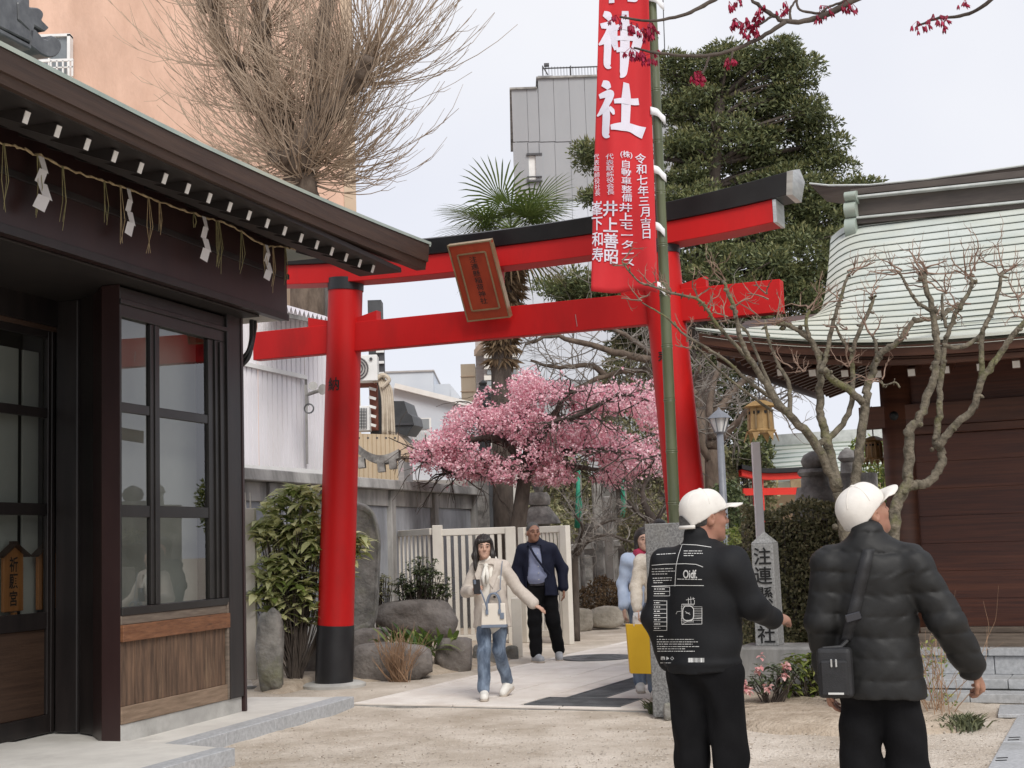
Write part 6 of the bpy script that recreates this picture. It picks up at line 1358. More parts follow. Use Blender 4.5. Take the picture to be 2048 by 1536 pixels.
# clipped hedge
YH = 15.2
hg = thing('clipped_hedge', 'dense clipped hedge behind the stone signpost', 'hedge', A(P(1650, 1200, YH)[0], YH, 0)); kh = YH/F
n_ = 26000; x = RNG.uniform(1484, 1834, n_); top = 1016+7*np.sin(x*.05)+9*np.sin(x*.021+1)-8*np.exp(-((x-1800)/30)**2); y = top+(1330-top)*RNG.uniform(0, 1, n_)**.8+RNG.exponential(2, n_)*-1
dp = RNG.uniform(0, 1, n_)**1.8*.9; cen = np.array([P(a, b, YH+c_) for a, b, c_ in zip(x, y, dp)]); tpn = 5000; x2 = RNG.uniform(1484, 1834, tpn); c2 = np.array([P(a, 1016+7*math.sin(a*.05)+9*math.sin(a*.021+1)+RNG.normal(0, 4), YH+d_) for a, d_ in zip(x2, RNG.uniform(0, 1, tpn))])
cen = np.vstack([cen, c2]); cen = cen[cen[:, 2] > .05]
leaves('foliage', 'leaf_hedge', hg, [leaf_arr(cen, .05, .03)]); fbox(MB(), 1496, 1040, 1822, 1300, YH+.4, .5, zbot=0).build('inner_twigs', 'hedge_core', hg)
m = MB()
for k_ in range(160): a = RNG.uniform(1490, 1830); b_ = P(a, 1300, YH+.3)*A(1, 1, 0); t = P(a+RNG.normal(0, 20), RNG.uniform(1020, 1150), YH+RNG.uniform(.05, .5)); m.tube([b_, (b_+t)/2+RNG.normal(0, .05, 3), t], (.012, .009, .004), 4, cap=False)
m.build('stems', 'twig_grey', hg)
# background shrubs
def mass(label, name, x0, y0, x1, y1, Y, m_, n_, L=.07, W=.035, dep=.8, cat='shrub'):
    t_ = thing(name, label, cat, A(P((x0+x1)/2, y1, Y)[0], Y, 0)); c0 = P((x0+x1)/2, (y0+y1)/2, Y); k2 = Y/F; rx, rz_ = (x1-x0)/2*k2, (y1-y0)/2*k2
    q = in_ell(n_, c0, (rx, dep*.6, rz_), .45); q = q+.08*np.sin(q[:, [1, 2, 0]]*9); q = q[q[:, 2] > .02]; leaves('foliage', m_, t_, [leaf_arr(q, L, W)])
    mb = MB(); stems(mb, A(c0[0], Y, 0), q[:40], .01); mb.build('stems', 'bark_dark', t_); return t_
mass('low brown clipped hedge at the court edge behind the women', 'low_hedge', 1152, 1160, 1258, 1222, 25, 'leaf_brown', 3000, .06, .03)
mass('dark shrub left of the granite block under the blossom', 'dark_shrub', 1235, 990, 1352, 1110, 24.5, 'leaf_hedge', 4200, .07, .035)
mass('dark bushes below the garden lamp', 'dark_bush', 1395, 960, 1500, 1110, 23, 'leaf_shrub', 4200, .08, .04)
mass('green fern clump beside the lamp post foot', 'fern_clump', 1440, 1060, 1500, 1120, 18.5, 'leaf_light', 500, .09, .03)
mass('dull green bushes far behind between the stone pillars', 'dark_bush', 950, 990, 1150, 1130, 30, 'leaf_hedge', 5000, .10, .05)
mass('thick dark shrubs at the far end below the evergreen', 'dark_bush', 1330, 900, 1480, 1080, 33, 'leaf_evergreen', 5000, .12, .06)
mass('yellow-green bush showing between the stone stacks and hall column', 'pale_bush', 1690, 880, 1800, 1010, 20, 'leaf_light', 1600, .09, .04)
mass('grey-green shrubs behind the small torii', 'far_shrub', 1400, 880, 1560, 1080, 30, 'leaf_hedge', 3500, .12, .06)
mass('evergreen bush beside the green roofed house', 'far_shrub', 1470, 840, 1540, 960, 29.5, 'leaf_evergreen', 2500, .12, .05)
mass('grey green thicket filling the back behind the blossom crown', 'thicket', 1190, 660, 1350, 1010, 31.5, 'leaf_hedge', 9000, .11, .05)
mass('dark tall bushes behind the right gate pillar', 'tall_bush', 1370, 640, 1510, 960, 34.5, 'leaf_evergreen', 9000, .13, .06)
mass('dim bushes closing the view under the blossom', 'thicket', 1040, 900, 1200, 1080, 32, 'leaf_hedge', 5000, .11, .05)
# lilyturf edging and tufts
def turf(pts_px, n_, h, w=.012, spread=.5):
    V, Fc = [], []
    for k_ in range(n_):
        i = RNG.integers(len(pts_px)); x, y, rx, ry = pts_px[i]; b_ = G(x+RNG.normal(0, rx), y+RNG.normal(0, ry)); d = nrm(A(RNG.normal(0, spread), RNG.normal(0, spread), 1)); L = h*RNG.uniform(.5, 1.2); s = nrm(np.cross(d, A(0, 1, 0)))*w*.5; o = len(V); p1 = b_+d*L*.6; p2 = b_+d*L+A(d[0], d[1], -.35)*L*.4
        V += [b_-s, b_+s, p1+s, p1-s, p2]; Fc += [(o, o+1, o+2, o+3), (o+3, o+2, o+4)]
    return V, Fc
V, Fc = turf([(x, 1449+4*math.sin(x*.02), 9, 2) for x in range(1470, 1700, 14)]+[(x, 1458, 9, 2) for x in range(1860, 1900, 12)], 2200, .085)
o = MB().add(V, Fc).build('lilyturf_edging', 'leaf_grass'); stuff(o); o['label'] = 'low dark lilyturf edging along the garden bed'; reg(o, (0, 0, 0))
V, Fc = turf([(1930, 1455, 16, 4)], 420, .12); gt = thing('grass_tuft', 'single dark grass tuft at the right end of the bed', 'grass tuft', G(1930, 1455)); stuff(MB().add(V, Fc).build('blades', 'leaf_grass', gt))
V, Fc = turf([(1312, 1426, 8, 2)], 160, .14); gt = thing('grass_tuft', 'small grass tuft at the left foot of the granite block', 'grass tuft', G(1312, 1426)); stuff(MB().add(V, Fc).build('blades', 'leaf_grass', gt))
# scattered dry leaves on the sand
n_ = 900; q = np.array([G(RNG.uniform(200, 2048), 1360+180*RNG.uniform(0, 1)**1.0) for _ in range(n_)]); q[:, 2] = .006; q = q[(q@TU-PL@TU < 0) | (q@TV-PL@TV < 0)]
v, f = leaf_arr(q, .035, .016, flat=0.); v[:, 2] = np.abs(v[:, 2]-.006)*.25+.005; o = arrmesh('fallen_leaves', v, f, 'litter'); stuff(o); o['label'] = 'small dry leaves scattered over the sandy ground'; reg(o, (0, 0, 0))

# loose gravel on the sand
n_ = 5200; q = np.array([G(RNG.uniform(150, 2048), 1375+170*RNG.uniform(0, 1)**.8) for _ in range(n_)]); q[:, 2] = 0.0; q = q[(q@TU-PL@TU < -.02) | (q@TV-PL@TV < -.03)]; q = q[((q-WN)@N1 > .66)]
n_ = len(q); rr_ = RNG.uniform(.004, .011, (n_, 1, 1)); oc = np.array([(1, 0, .3), (0, 1, .3), (-1, 0, .3), (0, -1, .3), (0, 0, .9)])[None]*rr_*RNG.uniform(.7, 1.3, (n_, 5, 3))
v = (q[:, None, :]+oc).reshape(-1, 3); f = np.array([(0, 1, 4), (1, 2, 4), (2, 3, 4), (3, 0, 4)])[None]+5*np.arange(n_)[:, None, None]; o = arrmesh('gravel', v, f.reshape(-1, 3), 'gravel_mix'); stuff(o); o['label'] = 'loose small gravel strewn over the sandy court'; reg(o, (0, 0, 0))
# ------------------------------------------------------------------ people
from mathutils.bvhtree import BVHTree
mat('skin_tan', (.30, .15, .095), (.36, .19, .125), rough=.55, scale=14, bump=.1, bscale=60, c3=(.36, .15, .11), s3=6, lo3=.5, hi3=.8)
mat('skin_light', (.50, .30, .22), (.56, .35, .265), rough=.55, scale=14, c3=(.56, .28, .23), s3=7, lo3=.55, hi3=.8)
mat('hair_black', (.012, .009, .008), (.028, .021, .018), rough=.45, scale=30, stretch=(4, 4, .3), bump=.4)
mat('hair_grey', (.045, .042, .04), (.11, .105, .10), rough=.7, scale=60, bump=.4)
mat('cap_cloth', (.66, .63, .58), (.72, .69, .64), rough=.9, scale=20, bump=.08, bscale=200)
mat('jacket_black', (.005, .0055, .007), (.009, .0095, .011), rough=.75, spec=.3, scale=6, bump=.1, bscale=120)
mat('puffer_black', (.008, .008, .008), (.013, .013, .0125), rough=.6, spec=.35, scale=8, bump=.12, bscale=40)
mat('trouser_black', (.004, .004, .005), (.007, .007, .008), rough=.9, spec=.2, scale=7, bump=.1, bscale=120)
mat('bag_black', (.010, .010, .011), (.017, .017, .019), rough=.6, scale=20, bump=.2, bscale=200)
mat('print_white', (.60, .60, .58), rough=.7)
mat('coat_beige', (.50, .44, .385), (.58, .52, .46), rough=.95, scale=30, bump=.2, bscale=120)
mat('blouse_white', (.72, .69, .62), (.78, .75, .69), rough=.8, scale=10)
mat('jeans', (.06, .085, .13), (.22, .28, .37), rough=.85, scale=9, stretch=(1.4, 1.4, .5), bump=.3, bscale=40)
mat('navy_cloth', (.007, .009, .024), (.012, .015, .036), rough=.75, spec=.3, scale=6)
mat('shirt_blue', (.27, .31, .46), (.32, .36, .51), rough=.8, scale=8)
mat('shoe_white', (.68, .66, .61), (.76, .74, .69), rough=.6, scale=8)
mat('shoe_grey', (.34, .35, .37), (.44, .45, .47), rough=.7, scale=12)
mat('sole', (.42, .36, .30), rough=.7)
mat('bag_cream', (.66, .60, .52), (.72, .66, .58), rough=.5, scale=6)
mat('bag_blue', (.15, .185, .25), (.19, .225, .29), rough=.5, scale=6)
mat('denim_light', (.36, .44, .58), (.46, .54, .68), rough=.85, scale=10)
mat('fleece', (.62, .55, .46), (.72, .65, .56), rough=.95, scale=24, bump=.8, bscale=70)
mat('scarf_red', (.34, .02, .06), (.42, .04, .09), rough=.85, scale=12)
mat('paper_yellow', (.74, .43, .012), (.80, .48, .02), rough=.55, scale=4)
mat('phone_dark', (.03, .03, .035), rough=.25)
mat('logo_blue', (.08, .10, .42), rough=.6)

def wrinkle(amp, f=1., seed=0):
    g = np.random.default_rng(seed); W_ = g.normal(size=(7, 3))*f*np.array([22, 22, 30]); ph = g.uniform(0, 6, 7)
    return lambda X: amp*sum(np.sin(X@W_[i]+ph[i]) for i in range(7))/3.
class Fig:
    def __init__(s, name, label, base, yaw, H=1.70, group=None):
        s.base = np.asarray(base, float); s.R = rotz(yaw); s.k = H/1.70; s.o = thing(name, label, 'person', base, group)
    def W(s, p): return s.base+(np.asarray(p, float)*s.k)@s.R.T
    def mesh(s, name, body, m, h=.01, disp=None, clip=None, parent=None):
        v, f = body.skin(h, disp, clip); o = arrmesh(name, s.W(v), f, m, parent or s.o, smooth=True); return o
    def mbuild(s, name, mb, m, parent=None, **kw):
        mb.v = [s.W(v) for v in mb.v]; return mb.build(name, m, parent or s.o, **kw)
def head_prims(b, Rh, c, fem=False):
    def q(p): return c+Rh@A(*p)
    E = lambda p, r, k=.02, neg=False: b.ell(q(p), r, k, Rh, neg)
    E((0, -.012, .035), (.077, .097, .088), .02); E((0, .022, -.03), (.063, .072, .085), .03); E((0, .055, -.07), (.045, .038, .042), .03)
    E((0, .078, -.098), (.024, .02, .017), .02); E((0, .078, .028), (.052, .022, .016), .02)
    for sd in (-1, 1):
        E((sd*.036, .065, -.025), (.026, .026, .024), .015); E((sd*.031, .104, .008), (.017, .012, .009), .004, True)
        b.ell(q((sd*.031, .090, .008)), (.013, .011, .011), .003, Rh)
        b.ell(q((sd*.078, -.008, -.012)), (.011, .021, .031), .006, Rh@rotz(sd*-.45)); b.ell(q((sd*.087, -.002, -.008)), (.006, .009, .016), .002, Rh@rotz(sd*-.45), True)
    b.cone(q((0, .094, .018)), q((0, .117, -.024)), .008, .0135, .008); b.ell(q((.011, .104, -.028)), (.008, .009, .007), .006); b.ell(q((-.011, .104, -.028)), (.008, .009, .007), .006)
    E((0, .094, -.055), (.022, .011, .006), .004); E((0, .091, -.067), (.019, .011, .007), .004)
    b.cone(q((0, -.02, -.06)), q((0, -.03, -.15)), .054, .056, .03)
def hand_prims(b, w, d, n, side, curl=.35, point=False, spread=.0, hs=1.):
    """w wrist, d finger direction, n back of the hand, side +1 thumb towards d x n"""
    d = nrm(d); n = nrm(np.asarray(n, float)-d*(np.asarray(n, float)@d)); s = np.cross(d, n)*side
    b.cone(w-d*.02, w+d*.035*hs, .024*hs, .034*hs, .012, n, .55); b.cone(w+d*.03*hs, w+d*.088*hs, .037*hs, .036*hs, .012, n, .42)
    for i, (o, L) in enumerate(((.029, .068), (.010, .078), (-.010, .073), (-.028, .056))):
        c_ = curl*(.25 if (point and i == 0) else 1.0); p = w+(d*.088+s*o)*hs; dd = nrm(d+s*o*spread*8); r = .0088*hs; pts = [p-d*.015]
        for j, f in enumerate((.45, .32, .26)):
            a = c_*(.6+j*.8); dj = nrm(dd*math.cos(a)-n*math.sin(a)); pts.append(pts[-1]+dj*L*hs*f*1.1)
        b.chain(pts, [r*1.08, r, r*.95, r*.85], .003)
    p = w+(d*.022+s*.026)*hs; b.chain([p, p+nrm(d*.7+s*.65-n*.15)*.036*hs, p+nrm(d*.85+s*.5-n*.3)*.066*hs], [.0125*hs, .0105*hs, .009*hs], .006)
def body_mesh(F_, J, m, h=.008, fem=False):
    b = Body(); head_prims(b, J['Rh'], J['head'], fem)
    nk = J['neck']; b.cone(J['head']+J['Rh']@A(0, -.025, -.1), nk, .052, .06, .03)
    b.cone(nk, J['chest'], .052, .085, .04); b.cone(J['chest'], J['pelvis'], .09, .09, .05)
    for sd in 'LR':
        b.chain([J['sh'+sd], J['el'+sd], J['wr'+sd]], [.045, .036, .027], .02); b.cone(J['chest']+A(0, 0, .04), J['sh'+sd], .06, .042, .03)
        hd = J['ha'+sd]; hand_prims(b, J['wr'+sd], *hd[0], **hd[1])
        b.chain([J['hip'+sd], J['kn'+sd], J['an'+sd]], [.07, .05, .035], .02); b.cone(J['pelvis'], J['hip'+sd], .09, .07, .03)
    o = F_.mesh('body', b, m, h); ey = []
    for sd in (-1, 1):
        mb = MB(); c = J['head']+J['Rh']@A(sd*.031, .1005, .008); mb.lathe([(.001, -.004), (.0105, -.002), (.0105, .001), (.002, .0025)], A(0, 0, 0), 10)
        v = mb.v[0]; v = np.c_[v[:, 0], v[:, 2], v[:, 1]*.55]; mb.v = [c+v@J['Rh'].T]; F_.mbuild('eye', mb, 'hair_black')
        mb = MB(); mb.tube([J['head']+J['Rh']@A(sd*x, y, z) for x, y, z in ((.015, .1015, .030), (.032, .1015, .034), (.05, .088, .030))], (.004, .005, .003), 6); F_.mbuild('eyebrow', mb, 'hair_black')
    return o
def cap_on(F_, J, logo=False, hole=True):
    Rh, c = J['Rh'], J['head']; b = Body(); b.ell(c+Rh@A(0, -.012, .042), (.086, .110, .090), .01, Rh); b.cone(c+Rh@A(0, -.03, .0), c+Rh@A(0, .03, .045), .080, .074, .02)
    def edge(X):
        q = (X-c)@Rh; y = q[..., 1]; return .010+np.where(y > 0, .30*y, .52*y)-q[..., 2]
    b.cone(c+Rh@A(0, -.032, -.06), c+Rh@A(0, -.03, .03), .068, .080, .02); b.cone(c+Rh@A(0, .035, .075), c+Rh@A(0, .045, .05), .050, .058, .03); cap = part(F_.mesh('cap', b, 'cap_cloth', .006, wrinkle(.0016, 1.3, 2), edge))
    mb = MB(); g = []
    for i, t in enumerate(np.linspace(-1.12, 1.12, 17)):
        r = [A(math.sin(t)*.086, math.cos(t)*.100-.004, .022+.018*math.cos(t)*.6), A(math.sin(t)*.088, .05+math.cos(t)*.095, .034+.024*math.cos(t)), A(math.sin(t)*.082, .075+math.cos(t)*.13, .026+.03*math.cos(t))]
        g.append([c+Rh@p for p in r])
    mb.grid(np.array(g)); o = F_.mbuild('brim', mb, 'cap_cloth', cap, smooth=True, solid=.006)
    bt = MB(); bt.lathe([(.012, -.004), (.01, .004), (.002, .007)], c+Rh@A(0, -.012, .132), 10, Rh@A(0, 0, 1)); F_.mbuild('button', bt, 'cap_cloth', cap)
    for a in range(6):
        t = a*math.pi/3; pts = [c+Rh@A(.0865*math.sin(ph)*math.cos(t), -.012+.1105*math.sin(ph)*math.sin(t), .042+.0905*math.cos(ph)) for ph in np.linspace(.1, 1.35, 10)]; mb = MB(); mb.tube(pts, .0018, 4); F_.mbuild('seam', mb, 'cap_cloth', cap)
    if hole:
        mb = MB(); g = []
        for t in np.linspace(-.62, .62, 9): g.append([c+Rh@A(.0895*math.sin(t), -.012-.1125*math.cos(t), z) for z in (-.030, -.030+.046*math.cos(t*2.4))])
        mb.grid(np.array(g)); F_.mbuild('back_opening', mb, 'hair_grey', cap, smooth=True); mb = MB(); mb.tube([c+Rh@A(.090*math.sin(t), -.012-.108*math.cos(t), -.040) for t in np.linspace(-.8, .8, 12)], .010, 6); F_.mbuild('strap', mb, 'cap_cloth', cap, smooth=True)
    if logo:
        mb = MB(); g = [[c+Rh@A(x, -.010+.114*math.sqrt(max(0, 1-(x/.09)**2-((z-.042)/.094)**2)), z) for x in np.linspace(-.026, .026, 6)] for z in np.linspace(.078, .112, 5)]; mb.grid(np.array(g)); F_.mbuild('emblem', mb, 'logo_blue', cap, smooth=True)
    return cap
def trousers(F_, J, m, r=(.105, .078, .066), h=.01, wr=.005, seed=1, waist=.16, q=.8):
    b = Body(); b.cone(J['pelvis']+A(0, 0, .10), J['pelvis'], waist, waist*1.02, .03, (0, 1, 0), q)
    for sd in 'LR':
        b.cone(J['pelvis'], J['hip'+sd], waist*.75, r[0]*1.05, .04, (0, 1, 0), .95); b.chain([J['hip'+sd], J['kn'+sd], J['an'+sd]+A(0, 0, .02)], r, .03)
    return F_.mesh('trousers', b, m, h, wrinkle(wr, 1., seed))
def shoes(F_, J, m, h=.009, L=.13, sole=True):
    for sd in 'LR':
        a = J['an'+sd]; yaw, pit = J.get('ft'+sd, (0., 0.)); Rf = rotz(yaw)@rotx(pit); b = Body()
        b.cone(a+A(0, 0, .0), a+Rf@A(0, -.01, -.05), .045, .042, .02); b.cone(a+Rf@A(0, -.03, -.05), a+Rf@A(0, L, -.062), .044, .036, .03); b.cone(a+Rf@A(0, .05, -.03), a+Rf@A(0, L*.9, -.055), .04, .035, .03)
        bot = a+Rf@A(0, 0, -.085); n = Rf@A(0, 0, -1); o = part(F_.mesh('shoe', b, m, h, None, lambda X: (X-bot)@n))
        if sole:
            b = Body(); b.cone(a+Rf@A(0, -.035, -.092), a+Rf@A(0, L, -.092), .05, .045, .01); t = a+Rf@A(0, 0, -.078); u = a+Rf@A(0, 0, -.103); F_.mesh('sole', b, 'sole', h, None, lambda X: np.maximum((X-t)@-n, (X-u)@n), o)
    return o
def joints(**k):
    J = dict(pelvis=A(0, 0, .93), chest=A(0, .01, 1.27), neck=A(0, -.015, 1.45), head=A(0, .015, 1.585), shL=A(-.175, -.01, 1.365), shR=A(.175, -.01, 1.365), hipL=A(-.09, 0, .86), hipR=A(.09, 0, .86), knL=A(-.10, .02, .47), knR=A(.10, .02, .47), anL=A(-.10, -.01, .10), anR=A(.10, -.01, .10), elL=A(-.24, -.04, 1.12), elR=A(.24, -.04, 1.12), wrL=A(-.24, .05, .88), wrR=A(.24, .05, .88), Rh=np.eye(3))
    J['haL'] = ((A(.05, .2, -1), A(-1, .2, 0)), dict(side=-1)); J['haR'] = ((A(-.05, .2, -1), A(1, .2, 0)), dict(side=1))
    J.update(k); return J
def jacket(F_, J, name, m, hem=.84, chest=.155, waist=.16, hemr=.17, arm=(.075, .062, .052), h=.01, disp=None, q=.74, collar=.065, shoulder=.07, clip=None, belly=0.):
    b = Body(); c = J['chest']; p = J['pelvis']
    b.cone(c+A(0, 0, .05), c+A(0, 0, -.12), chest, waist, .05, (0, 1, 0), q, hem); b.cone(c+A(0, 0, -.12), A(p[0], p[1], hem-.02), waist, hemr, .05, (0, 1, 0), q, hem)
    b.cone(J['neck']+A(0, 0, -.03), c+A(0, 0, .05), .085, chest*.9, .05, (0, 1, 0), .85); b.cone(J['neck']+A(0, -.01, .035), J['neck']+A(0, -.01, -.05), collar, collar*1.25, .02)
    if belly: b.ell(A(0, .06, 1.08), (.16, belly, .17), .05)
    for sd in 'LR':
        b.cone(c+A(0, 0, .07), J['sh'+sd], chest*.58, shoulder, .05); w = J['wr'+sd]+nrm(J['el'+sd]-J['wr'+sd])*.025; b.chain([J['sh'+sd], J['el'+sd], w], arm, .025)
    return F_.mesh(name, b, m, h, disp, clip)

# --- the man pointing, printed black jacket
b1_ = A(P(1408, 1300, 6.75)[0], 6.75, 0)
Pm = Fig('person', 'man in white cap and printed black jacket pointing to the right', b1_, math.radians(-33), 1.765)
Rh1 = rotz(math.radians(-36))@rotx(math.radians(2))
J1 = joints(Rh=Rh1, head=A(.02, .03, 1.575), elR=A(.245, .03, 1.165), wrR=A(.250, .245, 1.085), elL=A(-.205, -.05, 1.12), wrL=A(-.19, .03, .885), shR=A(.165, -.01, 1.36), shL=A(-.165, -.02, 1.36), neck=A(0, .0, 1.44))
J1['haR'] = ((A(.10, .9, .04), A(.5, -.1, 1)), dict(side=-1, curl=.45, point=True, hs=1.05)); J1['haL'] = ((A(.2, .25, -1), A(-1, .1, -.1)), dict(side=-1, curl=.5, hs=1.05))
body_mesh(Pm, J1, 'skin_tan', .0065); cap_on(Pm, J1)
hb = Body(); hb.ell(J1['head']+Rh1@A(0, -.018, .01), (.079, .096, .075), .01, Rh1); Pm.mesh('hair', hb, 'hair_grey', .008, None, lambda X: np.maximum(((X-J1['head'])@(Rh1@A(0, 1, 0)))-.012, -((X-J1['head'])@(Rh1@A(0, 0, 1)))-.045))
wf = wrinkle(.006, .8, 4); wf2 = wrinkle(.006, .45, 9)
jk1 = part(jacket(Pm, J1, 'jacket', 'jacket_black', .865, .168, .172, .182, (.078, .068, .052), .009, lambda X: wf(X)+wf2(X)-.010*np.exp(-((X[..., 2]-.91)/.016)**2)*(np.abs(X[..., 0]) < .19), .74, .070, .078))
trousers(Pm, J1, 'trouser_black', (.092, .080, .07), .01, .006, 3, .140); shoes(Pm, J1, 'trouser_black', .012)
# white print on the back
def caster(o):
    me = o.data; V = [v.co.copy() for v in me.vertices]; return BVHTree.FromPolygons(V, [tuple(p.vertices) for p in me.polygons])
bv = caster(jk1)
def onto(px, py, lift=.003):
    d = ray(px, py); h = bv.ray_cast(Vector(CC.tolist()), Vector(nrm(d).tolist()))
    if h[0] is None: return None
    return np.array(h[0])-nrm(d)*lift
def pline(mb, pts, w=1.3):
    pts = np.array(pts, float); L = np.r_[0, np.cumsum(np.linalg.norm(np.diff(pts, axis=0), axis=1))]; n = max(2, int(L[-1]/5)); s = np.linspace(0, L[-1], n+1); q = np.c_[np.interp(s, L, pts[:, 0]), np.interp(s, L, pts[:, 1])]
    t = np.gradient(q, axis=0); t /= np.linalg.norm(t, axis=1)[:, None]+1e-9; nn_ = np.c_[-t[:, 1], t[:, 0]]*w/2; a = [onto(*p) for p in q+nn_]; b = [onto(*p) for p in q-nn_]
    for i in range(n):
        v = [a[i], a[i+1], b[i+1], b[i]]
        if all(x is not None for x in v) and np.linalg.norm(v[0]-v[2]) < .06: mb.add(v, [(0, 1, 2, 3)])
cr = lambda x, y: (1220+x/2.666, 960+y/2.666)
def dashes(mb, x0, x1, y, slope=0., w=2.2, g=.25):
    x = x0
    while x < x1:
        l = rnd.uniform(5, 22); e = min(x+l, x1); pline(mb, [cr(x, y+slope*(x-x0)), cr(e, y+slope*(e-x0))], w/2.666*1.1); x = e+rnd.uniform(2, 5)
mb = MB()
for g_ in ([(265, 358), (320, 348), (385, 343), (460, 346), (540, 358)], [(385, 343), (365, 400), (352, 460), (346, 566)], [(222, 455), (290, 449), (400, 446), (460, 450), (496, 464)], [(222, 567), (360, 562), (500, 563)]): pline(mb, [cr(*p) for p in g_], 1.1)
for x0, y0, x1, y1, n_ in ((232, 569, 318, 618, 2), (232, 643, 303, 802, 7)):
    for a in ((x0, y0, x1, y0+2), (x1, y0, x1, y1)): pline(mb, [cr(a[0], a[1]), cr(a[2], a[3])], .9)
    for i in range(1, n_+1): pline(mb, [cr(x0, y0+(y1-y0)*i/n_), cr(x1, y0+(y1-y0)*i/n_)], .8)
    for i in range(n_): dashes(mb, x0+3, x0+(x1-x0)*(.5 if n_ > 2 else .7), y0+(y1-y0)*(i+.5)/n_, 0, 4.)
for x0, x1, y, s in ((248, 350, 397, -.06), (393, 490, 378, .0), (393, 494, 391, 0), (393, 445, 403, 0), (224, 335, 475, -.03), (222, 345, 489, -.03), (224, 305, 502, -.02), (228, 330, 524, -.03), (230, 328, 537, -.03), (232, 280, 548, -.02), (358, 490, 528, .02), (250, 285, 834, 0), (250, 450, 850, 0), (250, 468, 863, 0), (250, 440, 875, 0), (250, 475, 888, 0), (252, 400, 900, 0), (252, 452, 913, 0), (268, 325, 975, 0)): dashes(mb, x0, x1, y, s, 3.)
v, f = text_mesh('Oidf.', .012)
def pm_text(mb, s, x, y, sx, sy, bold):
    v, f = text_mesh(s, bold); pts = [onto(*cr(x+a*sx, y-b*sy)) for a, b, _ in v]
    if all(p is not None for p in pts): mb.add(pts, f)
pm_text(mb, 'Oidf.', 427, 502, 38, 62, .018); pm_text(mb, 'm', 282, 950, 30, 34, .03)
for x in (305, 331):
    for r in ((3, 8) if x == 305 else (9,)): pline(mb, [cr(x+r*math.cos(t), 951+r*math.sin(t)) for t in np.linspace(0, 6.4, 14)], 2.0 if x == 305 else .9)
for i in range(30):                                        # barcode
    x = 418+i*2.9; pline(mb, [cr(x, 949), cr(x, 972)], rnd.choice([.4, .7, 1.0]))
for a, b, c_, d_ in ((383, 662, 450, 662), (383, 662, 383, 770), (383, 770, 490, 768), (490, 680, 490, 768), (450, 662, 450, 640), (418, 662, 418, 628)): pline(mb, [cr(a, b), cr(c_, d_)], .9)
pline(mb, [cr(388+58*x, 672+78*y) for x, y in ((.2, 0), (.8, 0), (1, .2), (1, .8), (.8, 1), (.2, 1), (0, .8), (0, .2), (.2, 0))], 1.6)
for i in range(9):
    x = 392+6.5*i; pline(mb, [cr(x, 660), cr(x, 674)], .6); pline(mb, [cr(x, 745), cr(x, 760)], .6); y = 676+9*i; pline(mb, [cr(446, y), cr(492, y)], .5); pline(mb, [cr(378, y), cr(390, y)], .5)
for g_ in ([(405, 640), (452, 632)], [(432, 660), (430, 622)], [(445, 640), (443, 625)], [(352, 715), (352, 702), (378, 700)], [(405, 710), (425, 709)], [(400, 700), (428, 718)], [(383, 770), (440, 740), (490, 735)]): pline(mb, [cr(*p) for p in g_], .8)
o = mb.build('back_print', 'print_white', jk1)

# --- the man in the quilted jacket
b2_ = A(P(1748, 1300, 6.2)[0], 6.15, 0)
Pm = Fig('person', 'man in white cap and black quilted jacket looking up right', b2_, math.radians(-18), 1.748)
Rh2 = rotz(math.radians(-48))@rotx(math.radians(20))
J2 = joints(Rh=Rh2, head=A(-.02, .045, 1.575), neck=A(-.01, .0, 1.44), elR=A(.290, -.02, 1.11), wrR=A(.385, .10, .90), elL=A(-.215, -.04, 1.12), wrL=A(-.215, .05, .87), shR=A(.168, -.01, 1.355), shL=A(-.168, -.01, 1.36))
J2['haR'] = ((A(.25, .5, -.6), A(.9, -.2, .3)), dict(side=1, curl=.7)); J2['haL'] = ((A(.0, .2, -1), A(-1, 0, 0)), dict(side=-1, curl=.5))
body_mesh(Pm, J2, 'skin_tan', .0065); cap_on(Pm, J2, True, False)
hb = Body(); hb.ell(J2['head']+Rh2@A(0, -.018, .01), (.079, .096, .075), .01, Rh2); Pm.mesh('hair', hb, 'hair_grey', .008, None, lambda X: np.maximum(((X-J2['head'])@(Rh2@A(0, 1, 0)))-.012, -((X-J2['head'])@(Rh2@A(0, 0, 1)))-.04))
wf3 = wrinkle(.0045, .7, 12); wf4 = wrinkle(.003, 1.6, 2)
def puff(X):
    z = X[..., 2]+.012*np.sin(X[..., 0]*9+1)+.10*np.maximum(0, np.abs(X[..., 0])-.2)*.4; s = np.abs(np.sin(math.pi*(z-.80)/.088)); return -.009*(s**.35)+.005+wf3(X)+wf4(X)*(.4+1.2*(1-s))+.0022*(1-s)*np.sin(X[..., 0]*95+5*np.sin(X[..., 2]*31))
jk2 = part(jacket(Pm, J2, 'jacket', 'puffer_black', .80, .168, .168, .196, (.080, .072, .060), .0075, puff, .78, .074, .076))
J2['hipL'] = A(-.078, 0, .86); J2['hipR'] = A(.078, 0, .86); trousers(Pm, J2, 'trouser_black', (.09, .084, .078), .01, .006, 8, .125); shoes(Pm, J2, 'trouser_black', .012)
